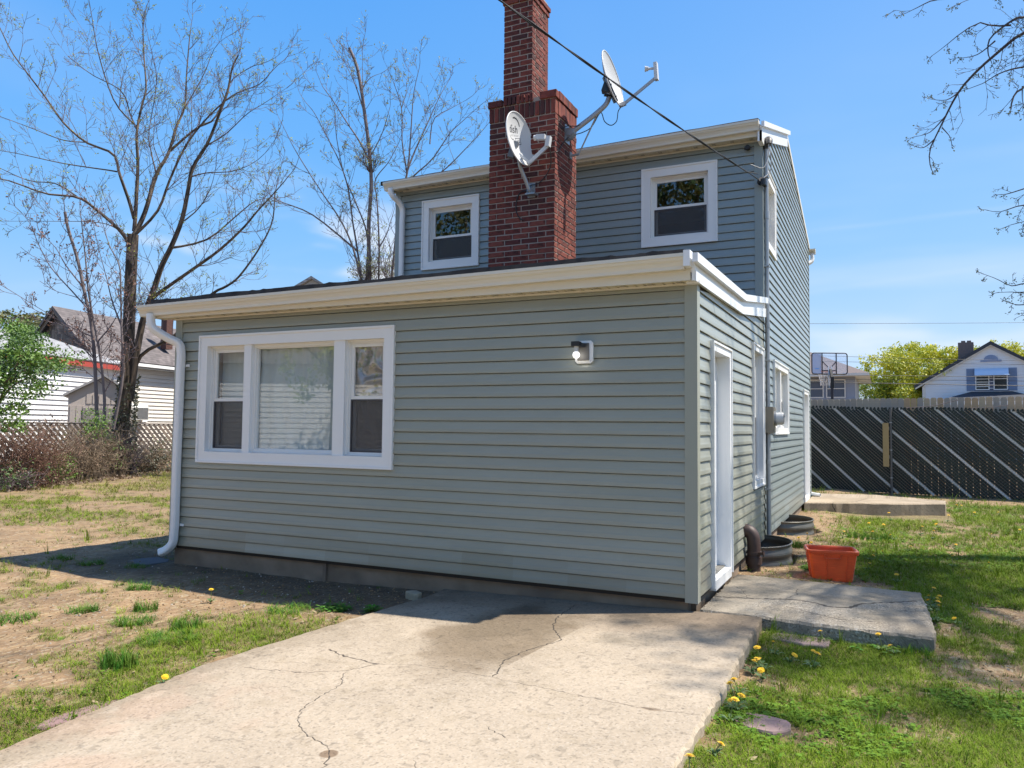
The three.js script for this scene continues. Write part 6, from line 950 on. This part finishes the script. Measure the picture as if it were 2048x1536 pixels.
const CLUMP_TREE = [
  [0.12, [[0.07, -0.74], [0.06, 0.10], [0.04, 1.67], [0.12, 2.98], [0.04, 4.19], [-0.09, 5.18], [-0.19, 5.87], [-0.35, 6.65], [-0.59, 7.23]]],
  [0.08, [[-0.06, -0.74], [-0.05, 0.10], [-0.03, 1.41], [-0.40, 2.46], [-0.72, 3.24], [-0.93, 4.29], [-0.98, 4.92]]],
  [0.08, [[-0.19, -0.74], [-0.19, -0.01], [-0.35, 1.14], [-0.46, 1.77], [-0.61, 2.82], [-0.88, 3.66], [-1.30, 4.50], [-1.66, 5.18], [-1.87, 5.45]]],
  [0.07, [[-0.14, -0.32], [-0.40, 0.88], [-0.77, 1.77], [-1.40, 2.72], [-2.08, 3.82], [-2.40, 4.50]]],
  [0.06, [[-0.30, 0.88], [-1.66, 1.98], [-2.71, 2.40], [-3.03, 2.72]]],
  [0.06, [[0.06, 3.66], [-0.25, 4.29], [-0.67, 4.92], [-1.14, 5.66], [-1.45, 6.08], [-1.57, 6.34]]],
  [0.04, [[-0.12, 5.24], [-0.40, 6.08], [-0.72, 6.76], [-0.83, 6.94]]],
  [0.04, [[-0.06, 5.08], [-0.14, 5.97], [-0.14, 7.13]]],
  [0.04, [[0.07, 3.77], [0.44, 4.50], [0.65, 5.24], [0.70, 5.45]]],
  [0.04, [[-0.19, 5.92], [0.07, 6.29], [0.38, 6.47]]],
  [0.08, [[0.33, -0.74], [0.34, 0.10], [0.36, 1.14], [0.30, 2.46], [0.25, 3.09], [0.65, 3.66], [0.96, 4.29]]],
  [0.05, [[0.36, 0.99], [0.65, 1.46], [0.91, 2.25]]],
  [0.1, [[0.70, -0.74], [0.75, 0.10], [0.85, 1.14], [0.96, 2.19], [1.20, 3.14], [1.06, 4.29], [1.04, 5.34], [0.80, 6.13]]],
  [0.07, [[1.14, 2.98], [1.25, 3.56], [1.33, 4.50], [1.43, 5.71], [1.63, 6.55]]],
  [0.06, [[1.23, 3.45], [1.43, 4.03], [1.75, 4.82], [2.17, 5.87], [2.39, 6.34]]],
  [0.06, [[1.17, 2.98], [1.48, 3.30], [2.01, 3.77], [2.53, 4.55], [2.95, 4.97], [3.40, 5.39]]],
  [0.06, [[1.22, 2.72], [2.27, 3.30], [3.06, 4.03], [3.79, 4.82]]],
  [0.04, [[1.90, 4.29], [2.01, 5.08], [2.53, 5.45], [3.01, 5.76]]],
  [0.03, [[1.04, 5.34], [1.17, 5.87], [1.17, 6.13]]],
];
const CORNER_BRANCHES = [
  [0.1, [[2.13, -0.79], [1.03, -0.27], [0.21, 0.06], [0.00, -0.05], [-0.07, -0.10], [-0.13, -0.29], [-0.22, -0.43], [-0.31, -0.65], [-0.51, -0.79], [-0.64, -1.02]]],
  [0.06, [[1.86, 0.78], [0.76, 0.59], [0.00, 0.39], [-0.18, 0.34], [-0.40, 0.20], [-0.62, 0.01], [-0.67, -0.18], [-0.64, -0.29]]],
  [0.07, [[1.86, 0.97], [0.76, 0.53], [0.00, 0.42], [-0.09, 0.45], [-0.20, 0.50], [-0.37, 0.60], [-0.51, 0.63]]],
  [0.06, [[1.03, 0.64], [0.48, 0.45], [0.00, 0.23], [-0.23, 0.04], [-0.42, -0.13], [-0.62, -0.35], [-0.73, -0.54], [-0.81, -0.73], [-0.89, -0.93], [-0.97, -1.15], [-0.93, -1.34], [-0.86, -1.39]]],
  [0.03, [[-0.18, -0.36], [-0.40, -0.40], [-0.59, -0.47], [-0.75, -0.57], [-1.06, -0.68]]],
  [0.03, [[-0.29, 0.23], [-0.51, 0.23], [-0.67, 0.28], [-0.89, 0.15], [-1.06, 0.01], [-1.21, -0.10]]],
  [0.03, [[-0.18, 0.53], [-0.40, 0.61], [-0.67, 0.48], [-0.92, 0.42], [-1.22, 0.28]]],
  [0.04, [[0.21, 0.80], [-0.34, 0.75], [-0.89, 0.64], [-1.19, 0.61], [-1.36, 0.54], [-1.50, 0.48]]],
  [0.025, [[-0.56, -0.02], [-0.81, -0.21], [-1.06, -0.27]]],
  [0.025, [[-0.07, -0.27], [-0.02, -0.43], [-0.09, -0.65], [-0.23, -0.84]]],
  [0.02, [[-0.34, -0.65], [-0.33, -0.79], [-0.29, -0.98]]],
  [0.025, [[-0.67, -0.43], [-0.84, -0.54], [-1.08, -0.53]]],
  [0.025, [[-0.81, -0.73], [-1.00, -0.93], [-1.18, -0.98]]],
  [0.025, [[-0.92, -1.01], [-1.06, -1.12], [-1.19, -1.09]]],
  [0.02, [[-0.84, -0.87], [-0.73, -0.98], [-0.70, -1.04]]],
  [0.04, [[1.31, -1.28], [0.62, -1.56], [0.00, -1.77], [-0.12, -1.79]]],
  [0.03, [[0.76, -1.83], [0.21, -1.94], [0.00, -1.97], [-0.18, -2.03], [-0.33, -2.01]]],
  [0.02, [[0.62, -2.05], [0.00, -2.19], [-0.09, -2.22]]],
  [0.02, [[0.62, -2.27], [0.00, -2.38], [-0.07, -2.38]]],
  [0.03, [[1.31, -2.52], [0.48, -2.91], [0.00, -2.99], [-0.18, -3.02], [-0.37, -2.93], [-0.52, -2.87]]],
  [0.025, [[0.76, -3.04], [0.00, -3.10], [-0.18, -3.10], [-0.35, -3.11]]],
  [0.025, [[0.76, -3.21], [0.00, -3.26], [-0.15, -3.26], [-0.29, -3.24]]],
];
const RT0 = V(.9022, .01, -.4312), UP0 = V(.0146, .9984, .0538), BK0 = V(.4311, -.0548, .9006);
const twigLeaf = { bud: leafMat([.38, .42, .07], { specularIntensity: .2 }), pale: leafMat([.40, .42, .17], { specularIntensity: .2 }), green: leafMat([.16, .26, .05]), reddish: leafMat([.26, .13, .09]) };
function leafBit(mb, p, s, R) { const a = V(R() - .5, R() - .5, R() - .5).normalize(), b = V().crossVectors(a, V(R() - .5, R() - .5, R() - .5)).normalize(), c = V().copy(p).addScaledVector(a, s * .5); mb.quad(V().copy(c).addScaledVector(a, -s * .55), V().copy(c).addScaledVector(b, -s * .32), V().copy(c).addScaledVector(a, s * .6), V().copy(c).addScaledVector(b, s * .32)); }
// grow a tree from measured limbs; every limb starts on the limb it leaves, twigs and opening leaves follow along it
function growTree(name, label, foot, limbs, o) {
  const R = rng(o.seed), t = thing(name, label, 'tree', [0, 0, 0], 0, o.group), F = V().copy(foot), done = [], trunk = new MB(), boughs = new MB(), twigs = new MB(), leaves = new MB();
  const at = (a, b, c) => V().copy(F).addScaledVector(RT0, a).addScaledVector(UP0, b).addScaledVector(BK0, c);
  const sub = (p, dir, len, r, lvl) => {
    const n = lvl ? 4 : 6, pts = [p.clone()], d = dir.clone(); for (let i = 1; i <= n; i++) { d.add(V((R() - .5) * .35, (R() - .5) * .25 + (o.lift ?? .09), (R() - .5) * .35)).normalize(); pts.push(pts[i - 1].clone().addScaledVector(d, len / n)); }
    twigs.tube(pts, (q) => Math.max(o.minR, r * (1 - .75 * q)), 3, false);
    const k = lvl >= 2 ? 0 : lvl === 1 ? o.sub2 : o.sub1; for (let i = 0; i < k; i++) { const f = .25 + .75 * R(), j = Math.min(n - 1, Math.floor(f * n)), q = V().lerpVectors(pts[j], pts[j + 1], f * n - j), tg = V().subVectors(pts[j + 1], pts[j]).normalize(), pr = V(R() - .5, R() - .5, R() - .5).cross(tg).normalize(); sub(q, tg.multiplyScalar(.75).addScaledVector(pr, .75), len * (.3 + .3 * R()), r * .6, lvl + 1); }
    if (R() < o.leafP) { const e = pts[n], m = 2 + Math.floor(R() * o.leafN); for (let i = 0; i < m; i++) leafBit(leaves, V().copy(e).add(V((R() - .5) * o.leafS * 2, (R() - .5) * o.leafS * 2, (R() - .5) * o.leafS * 2)), o.leafS * (.5 + .8 * R()), R); }
    if (lvl < 2 && R() < o.leafP * .7) { const e = pts[Math.ceil(n / 2)]; for (let i = 0; i < 2; i++) leafBit(leaves, V().copy(e).add(V((R() - .5) * o.leafS, (R() - .5) * o.leafS, (R() - .5) * o.leafS)), o.leafS * (.5 + .6 * R()), R); }
  };
  limbs.forEach(([r0, pts2], li) => {
    const c2 = new THREE.SplineCurve(pts2.map((p) => new THREE.Vector2(p[0], p[1]))), L = c2.getLength(), n = Math.max(8, Math.round(L / o.step)), P2 = c2.getPoints(n);
    let c0 = 0; if (done.length) { let best = 1e9; for (const q of done) { const d = Math.hypot(q[0] - P2[0].x, q[1] - P2[0].y); if (d < best) { best = d; c0 = q[2]; } } }
    const slope = li && !(o.trunks || []).includes(li) ? (R() - .5) * (o.depth ?? .9) : 0; const ph = R() * 9; const taper = li === 0 ? .7 : .18, pts = P2.map((p, i) => { const q = i / n, c = c0 + slope * L * q + .12 * Math.sin(q * 5 + ph) * q * Math.min(1, L * .2); done.push([p.x, p.y, c]); return at(p.x, p.y, c); });
    const rad = (q) => Math.max(o.minR * 1.2, r0 * (1 - (1 - taper) * Math.pow(q, .8)) * (li === 0 && q < .12 ? 1 + (o.flare ?? .35) * Math.pow(1 - q / .12, 2) : 1));
    (li === 0 || (o.trunks || []).includes(li) ? trunk : boughs).tube(pts, rad, li === 0 ? 14 : 8, true);
    const dens = o.every; let s = 0; for (let i = 1; i < n; i++) { const seg = pts[i].distanceTo(pts[i - 1]); s += seg; const q = i / n; if (q < (li === 0 ? (o.bare ?? .7) : .15)) continue; while (s > dens) { s -= dens * (.6 + .8 * R()); const tg = V().subVectors(pts[i + 1], pts[i - 1]).normalize(), pr = V(R() - .5, R() - .5, (R() - .5)).cross(tg).normalize(); const f = 1 - .55 * q; sub(pts[i], tg.multiplyScalar(.55).addScaledVector(pr, .75).add(V(0, o.up ?? .25, 0)).normalize(), o.len * (.4 + .8 * R()) * f * (r0 < .013 ? .45 : 1), Math.min(o.twigR, rad(q) * .6), 0); } }
    if (!o.stub) sub(pts[n], V().subVectors(pts[n], pts[n - 1]).normalize(), o.len * (o.end ?? (r0 < .013 ? .3 : .6)), o.twigR, 0);
  });
  trunk.build('trunk', o.bark || M.bark, t); boughs.build('bough', o.bark2 || M.bark, t); tag(twigs.build('twig', o.twigMat || M.twig, t), null, null, null, 'stuff'); if (leaves.p.length) tag(leaves.build('leaf', o.leafMat || twigLeaf.bud, t), null, null, null, 'stuff');
  t.userData.extra = undefined; delete t.userData.extra; return t;
}
const scaleLimbs = (l, k = 1, dx = 0, dy = 0) => l.map(([r, p]) => [r * k, p.map((q) => [q[0] * k + dx, q[1] * k + dy])]);
{
  BIG_TREE.forEach((l, i) => { l[0] *= i ? .50 : .70; }); BIG_TREE[0][1].unshift([-.05, -.5]);
  const darkBark = std([.75, .70, .66], .95, { map: barkMap, bumpMap: M.bark.bumpMap, bumpScale: .02 });
  const t = growTree('tree', 'large almost bare tree with forked dark trunk at the left fence', V(-20.14, -.16, -10.21), BIG_TREE, { seed: 5, step: .28, minR: .0048, twigR: .013, len: 1.85, every: .38, sub1: 4, sub2: 3, leafP: .36, leafN: 3, leafS: .052, trunks: [12], depth: .85, bark: darkBark, bark2: darkBark, leafMat: twigLeaf.bud, up: .3 });
  // ivy and leaf litter round the foot
  const R = rng(8), b = new MB(); for (let i = 0; i < 1700; i++) { const h = 3.0 * Math.pow(R(), 1.4), a = R() * 6.283, r = .36 - .03 * h; const p = V(-20.14 + .08 * h + r * Math.cos(a), -.1 + h, -10.21 + r * Math.sin(a)); leafBit(b, p, .07 + .05 * R(), R); } b.build('ivy', leafMat([.10, .105, .06]), t);
}
{
  SAPLING.forEach((l) => { l[0] *= .65; }); SAPLING[0][1].unshift([.25, -1.05]); 
  growTree('tree', 'thin twin-stemmed sapling left of the large bare tree', V(-19.57, .89, -8.97), SAPLING, { seed: 15, step: .2, minR: .007, twigR: .014, len: 1.25, every: .34, sub1: 3, sub2: 2, leafP: .45, leafN: 2, leafS: .07, trunks: [1, 2], depth: .5, leafMat: twigLeaf.reddish, bark: M.twigLight, bark2: M.twig, bare: .35, flare: .1 });
}
{
  CLUMP_TREE.forEach((l) => { l[0] *= .55; }); for (const i of [0, 1, 2, 10, 12]) { const p = CLUMP_TREE[i][1][0]; CLUMP_TREE[i][1].unshift([p[0] * .7 - .1, -6.3]); }
  growTree('tree', 'clump of slender bare trees with pale buds behind the left end of the house', V(-12.95, 5.90, -13.06), CLUMP_TREE, { seed: 25, step: .28, minR: .0048, twigR: .010, len: 1.35, every: .42, sub1: 4, sub2: 2, leafP: .36, leafN: 3, leafS: .055, trunks: [1, 2, 10, 12], depth: .6, bark: M.twigLight, leafMat: twigLeaf.pale, bark2: M.twigLight, bare: .45, flare: 0 });
}
{ // the tree whose branches hang into the top right corner; its trunk stands beside the view
  const limbs = [[.30, [[3.9, -6.55], [3.85, -4.5], [3.75, -2.4], [3.6, -.6], [3.45, .6]]], [.16, [[3.5, .3], [3.2, 1.6], [2.7, 3.0], [2.3, 4.6], [2.1, 6.0]]], [.15, [[3.5, .4], [4.1, 1.8], [4.8, 3.4], [5.2, 5.2]]], [.13, [[3.45, .6], [3.3, 2.6], [3.5, 4.6], [3.4, 6.6]]], [.10, [[2.9, 2.5], [1.6, 3.6], [.5, 4.9], [-.3, 5.8]]], [.09, [[3.3, 1.4], [2.0, 2.2], [.9, 2.8], [.1, 3.9]]], ...CORNER_BRANCHES.map(([r, p]) => [r * .42, p])];
  const t = growTree('tree', 'leafless branches of a tree hanging into the top right corner, with an unseen leafy crown added for its dappled shade', V(3.11, 6.29, -5.02), limbs, { seed: 35, step: .16, minR: .0026, twigR: .0055, len: .5, every: .17, sub1: 3, sub2: 2, leafP: .34, leafN: 2, leafS: .026, trunks: [1, 2, 3], depth: .55, leafMat: leafMat([.20, .22, .10]), up: 0, lift: -.01, bare: .9, end: .2, bark: std([.07, .058, .06], .95), bark2: std([.07, .058, .06], .95), twigMat: std([.07, .055, .062], .95) });
  const R = rng(36), b = new MB(), br = new MB(), root = V(6.1, 8.2, -6.2); for (let c = 0; c < 225; c++) { const a = R() * 6.283, u = 2 * R() - 1, q = Math.cbrt(.15 + .85 * R()), w = Math.sqrt(1 - u * u), p = V(6.3 + 3.2 * q * w * Math.cos(a), 9.9 + 2.4 * q * u, -4.3 + 3.8 * q * w * Math.sin(a)); if (c > 165) p.set(6.9 + 3.6 * (R() - .5), 9.4 + 3.6 * (R() - .5), -2.7 + 4.2 * (R() - .5)); if (p.x < 5.6 && R() < .82) continue; const m = V().lerpVectors(root, p, .55).add(V(0, .5 * R(), 0)); br.tube(curve([V().lerpVectors(root, m, .4 * R()), m, p], 7), (f) => .028 * (1 - .8 * f), 4, false); const n = 26 + Math.floor(R() * 50), cr = .14 + .24 * R(); for (let k = 0; k < n; k++) leafBit(b, p.clone().add(V((R() - .5) * 2 * cr, (R() - .5) * 1.3 * cr, (R() - .5) * 2 * cr)), .06 + .05 * R(), R); } tag(br.build('bough', M.bark, t), null, null, null, 'stuff'); tag(b.build('crown', leafMat([.24, .27, .07]), t), null, null, null, 'stuff');  // leaf clumps added out of view, spread and thinned to cast dappled shade
}
// leafy crowns: a trunk with limbs and many leaf clusters, uneven, with gaps
function leafyTree(name, label, pos, h, rx, ry, o) {
  const R = rng(o.seed), t = thing(name, label, o.cat || 'tree', pos, 0, o.group), tr = new MB(), lf = [new MB(), new MB()], cy = h - ry * 1.0;
  const nL = o.limbs ?? 9; tr.tube(curve([V(0, -.4, 0), V(.05, cy * .4, .04), V(0, cy, 0), V(.1, h - ry * .5, 0)], 14), (q) => (o.tr ?? .2) * (1 - .75 * q), 8);
  const anchors = []; for (let i = 0; i < nL; i++) { const a = i / nL * 6.283 + R(), e = .1 + .9 * R(), p = V(Math.cos(a) * rx * (.45 + .45 * R()), cy - ry * .3 + e * ry * 1.1, Math.sin(a) * rx * (.45 + .45 * R())); tr.tube(curve([V(0, cy * (.45 + .4 * R()), 0), V(p.x * .4, p.y * .75 + cy * .1, p.z * .4), p], 8), (q) => (o.tr ?? .2) * .4 * (1 - .8 * q), 6); for (let k = 0; k < 5; k++) { const s = V(p.x * (.5 + .6 * R()) + (R() - .5) * rx * .5, p.y + (R() - .4) * ry * .6, p.z * (.5 + .6 * R()) + (R() - .5) * rx * .5); tr.tube([p.clone().multiplyScalar(.7).add(V(0, p.y * .26, 0)), s], (q) => .03 * (1 - .7 * q) * (o.tr ?? .2) * 5, 4); anchors.push(s); } }
  tr.build('trunk', M.bark, t);
  const cl = o.clumps ?? 260, per = o.per ?? 60, s = o.leaf ?? .10;
  for (let c = 0; c < cl; c++) {
    let p; if (R() < .45) { p = anchors[Math.floor(R() * anchors.length)].clone().add(V((R() - .5) * rx * .4, (R() - .5) * ry * .35, (R() - .5) * rx * .4)); } else { const a = R() * 6.283, u = 2 * R() - 1, q = Math.pow(R(), .45), w = Math.sqrt(1 - u * u), lump = .78 + .42 * fbm(Math.cos(a) * 1.8 + 5, u * 1.8 + Math.sin(a) * 1.8 + o.seed, 7, 3); p = V(Math.cos(a) * w * rx * q * lump, cy + u * ry * q * lump, Math.sin(a) * w * rx * q * lump); }
    const cr = (o.cr ?? .42) * (.5 + .8 * R()), tone = R() < .62 ? 0 : 1; for (let i = 0; i < per; i++) { const d = V(R() - .5, R() - .5, R() - .5).normalize().multiplyScalar(cr * Math.cbrt(R())); d.y *= .7; leafBit(lf[tone], p.clone().add(d), s * (.6 + .7 * R()), R); }
  }
  lf[0].build('crown', o.m0, t); lf[1].build('crown', o.m1, t); return t;
}
const yg0 = leafMat([.56, .54, .025], { transmission: .42 }), yg1 = leafMat([.40, .45, .035], { transmission: .42 }), gr0 = leafMat([.14, .26, .03], { transmission: .35 }), gr1 = leafMat([.075, .16, .03]), ol0 = leafMat([.15, .15, .03]), ol1 = leafMat([.10, .11, .03]);
leafyTree('tree', 'broad yellow-green tree in spring leaf beyond the fence', [4.0, -.2, -49.9], 7.35, 3.7, 2.75, { seed: 41, clumps: 820, per: 50, leaf: .145, cr: .48, m0: yg0, m1: yg1, limbs: 12 });
leafyTree('tree', 'smaller yellow-green tree just left of the white gable house', [.95, -.2, -49.2], 5.2, 1.7, 2.1, { seed: 43, clumps: 230, per: 34, leaf: .12, cr: .40, m0: yg1, m1: gr0, tr: .13 });
leafyTree('tree', 'yellow-green tree top right of the small chimney of the white house', [8.6, -.2, -52.2], 7.25, 2.1, 1.8, { seed: 45, clumps: 260, per: 36, leaf: .13, cr: .45, m0: yg0, m1: yg1 });
leafyTree('shrub', 'bright green leafy bush at the left edge of the photograph', [-16.35, -.2, -3.85], 3.95, 1.45, 1.35, { seed: 47, cat: 'bush', clumps: 250, per: 60, leaf: .07, cr: .27, m0: gr0, m1: gr1, tr: .10 });
leafyTree('hedge_tree', 'olive-green treetop at the far left behind the white building', [-40.6, -.2, -19.4], 7.5, 3.3, 1.7, { seed: 49, clumps: 240, per: 40, leaf: .16, cr: .5, m0: ol0, m1: ol1 });
for (const [x, z, h, r, s] of [[-15.5, 15.5, 13.5, 3.6, 51], [-11, 24, 12, 4, 53], [-5.0, 14.5, 13.2, 3.4, 55], [-1, 30, 15, 4, 57]]) leafyTree('tree', ['spring-green tree behind the viewer, mirrored in the left upper window', 'spring-green tree behind the viewer above the mirrored white house', 'spring-green tree behind the viewer, mirrored in the right upper window', 'tall spring-green tree farthest behind the viewer'][(s - 51) / 2], [x, -.2, z], h, r, h * .38, { seed: s, clumps: 200, per: 40, leaf: .20, cr: .6, m0: ol0, m1: gr1 });
leafyTree('tree', 'young spring-green tree behind the viewer, mirrored in the top of the picture window', [-11.5, -.2, 9.6], 6.2, 2.3, 2.0, { seed: 59, clumps: 120, per: 40, leaf: .12, cr: .4, m0: yg1, m1: gr0 });
{ // low woods far off, all round
  const R = rng(95), b = new MB(); for (let i = 0; i < 90; i++) { const d = V(R() - .5, R() - .5, R() - .5).normalize().multiplyScalar(Math.cbrt(R())); leafBit(b, d, .30 + .2 * R(), R); }
  const g = new THREE.BufferGeometry(); g.setAttribute('position', new THREE.Float32BufferAttribute(b.p, 3)); g.setAttribute('normal', new THREE.Float32BufferAttribute(b.n, 3)); g.setAttribute('uv', new THREE.Float32BufferAttribute(b.uv, 2));
  const N = 1500, im = new THREE.InstancedMesh(g, leafMat([1, 1, 1], { transmission: .2 }), N), m = new THREE.Matrix4(), c = new THREE.Color(), q = new THREE.Quaternion(); for (let i = 0; i < N; i++) { const a = R() * 6.283, r = 118 + 26 * R(), s = 1.3 + 1.1 * R(); q.setFromEuler(new THREE.Euler(R() * 6, R() * 6, R() * 6)); m.compose(V(Math.cos(a) * r, .6 + 2.2 * R() * (.6 + .5 * fbm(a * 9, 1, 3, 2)), Math.sin(a) * r), q, V(s, s * .8, s)); im.setMatrixAt(i, m); const t = R(); im.setColorAt(i, c.setRGB(mix(.07, .16, t), mix(.10, .17, t), mix(.03, .05, t))); }
  im.name = numbered('woods'); im.castShadow = im.receiveShadow = true; scene.add(im); tag(im, 'far-off low woods along the horizon behind the neighbours', 'woods', null, 'stuff');
}
// ---- undergrowth along the left fence
function brush(name, label, x, z, w, h, o) {             // upright bare canes and arching twigs, with some leaves
  const R = rng(o.seed), t = thing(name, label, o.cat || 'bush', [x, -.2, z]), b = new MB(), l = new MB();
  for (let i = 0; i < o.canes; i++) { const px = (R() - .5) * w * .7, pz = (R() - .5) * w, pts = [V(px * .6, -.05, pz * .8)], d = V((R() - .5) * .5, 1, (R() - .5) * .5), L = h * (.5 + .6 * R()), n = 7; for (let k = 1; k <= n; k++) { d.add(V((R() - .5) * .5, (o.droop ?? 0) * -k * .04 + (R() - .5) * .2, (R() - .5) * .5)).normalize(); pts.push(pts[k - 1].clone().addScaledVector(d, L / n)); } b.tube(pts, (q) => (o.r ?? .009) * (1 - .6 * q), 3, false);
    for (let k = 0; k < 4; k++) { const q = pts[2 + Math.floor(R() * 5)], e = q.clone().add(V((R() - .5) * .7, (R() - .3) * .5, (R() - .5) * .7)), m = V().lerpVectors(q, e, .5).add(V((R() - .5) * .15, (R() - .5) * .15, (R() - .5) * .15)); b.tube([q, m, e], .005, 3, false); if (R() < o.leafP) for (let j = 0; j < o.leafN; j++) leafBit(l, e.clone().add(V((R() - .5) * .2, (R() - .5) * .2, (R() - .5) * .2)), o.leaf * (.6 + .7 * R()), R); } }
  b.build('cane', o.mat, t); if (l.p.length) l.build('foliage', o.leafMat, t); return t;
}
const red = std([.16, .085, .06], .9), dry = std([.24, .18, .125], .9), dead = leafMat([.22, .14, .085]);
brush('shrub', 'tangled reddish-brown bare bush at the far left', -17.5, -5.45, 1.9, 1.75, { seed: 61, canes: 230, mat: red, leafP: .5, leafN: 4, leaf: .05, leafMat: dead, droop: .8 });
brush('shrub', 'dense dry brown thicket left of the sapling stems', -18.6, -7.5, 2.0, 1.75, { seed: 62, canes: 200, mat: dry, leafP: .35, leafN: 4, leaf: .05, leafMat: dead, droop: .3 });
brush('shrub', 'upright dry canes round the foot of the sapling', -19.3, -9.0, 1.6, 1.6, { seed: 63, canes: 130, mat: dry, leafP: .3, leafN: 4, leaf: .05, leafMat: twigLeaf.green, droop: .2 });
brush('shrub', 'low dark brush at the foot of the large tree', -19.75, -9.85, 1.3, 1.6, { seed: 64, canes: 150, mat: M.twig, leafP: .35, leafN: 4, leaf: .055, leafMat: dead, droop: .4 });
brush('shrub', 'dry brush with dark ivy between the large tree and the downspout', -19.9, -11.0, 1.0, 1.05, { seed: 65, canes: 100, mat: dry, leafP: .6, leafN: 5, leaf: .065, leafMat: leafMat([.085, .09, .055]), droop: .5 });
brush('shrub', 'thin brambles in front of the lattice fence right of the tree', -20.1, -11.9, 1.3, 1.2, { seed: 66, canes: 60, mat: dry, leafP: .4, leafN: 3, leaf: .05, leafMat: twigLeaf.green, droop: .5 });
brush('shrub', 'low weedy growth in the shade at the far left', -17.1, -4.7, 1.4, .55, { seed: 67, canes: 90, mat: M.twig, leafP: .5, leafN: 5, leaf: .06, leafMat: gr1, droop: .6 });
for (const [lab, x, y, z, r, n, s] of [['fresh green bush low against the brown thicket', -18.35, .0, -6.95, .42, 900, 71], ['fresh green spray at mid height above the thicket', -18.85, 1.15, -8.35, .46, 700, 72], ['small green spray right of the sapling foot', -19.6, .75, -9.35, .28, 260, 73]]) { const R = rng(s), t = thing('shrub', lab, 'bush', [x, -.2, z]), l = new MB(), b = new MB(); for (let i = 0; i < 14; i++) { const p = V((R() - .5) * r * 1.4, y + r * (.3 + 1.2 * R()), (R() - .5) * r * 1.4); b.tube(curve([V((R() - .5) * .2, 0, (R() - .5) * .2), V(p.x * .5, y * .6 + .2, p.z * .5), p], 6), .006, 4); for (let k = 0; k < n / 14; k++) leafBit(l, p.clone().add(V((R() - .5) * r, (R() - .5) * r * .9, (R() - .5) * r)), .045 + .03 * R(), R); } b.build('stem', dry, t); l.build('foliage', leafMat([.17, .30, .04], { transmission: .4 }), t); }
{ // dead leaves under the brush
  const R = rng(81), b = new MB(); for (let i = 0; i < 2600; i++) { const q = R(), x = mix(-17.0, -20.3, q) + (R() - .5) * 1.1, z = mix(-4.5, -12.5, q) + (R() - .5) * 1.1; leafBit(b, V(x, groundY(x, z) + .01 + .03 * R(), z), .05 + .05 * R(), R); } tag(b.build('fallen_leaves', leafMat([.20, .135, .085])), 'brown fallen leaves along the foot of the left undergrowth', 'leaves', null, 'stuff');
}
{ // small things half hidden in the brush
  const b = new MB(); b.box(-.18, 0, -.25, .18, .32, .25); const m = mesh('plastic_sheet', new RoundedBoxGeometry(.5, .38, .6, 3, .12), std([.48, .60, .60], .5)); m.position.set(-17.75, .02, -5.55); tag(m, 'pale plastic bag lying in the brown bush at the far left', 'bag');
}

renderer.render(scene, camera);
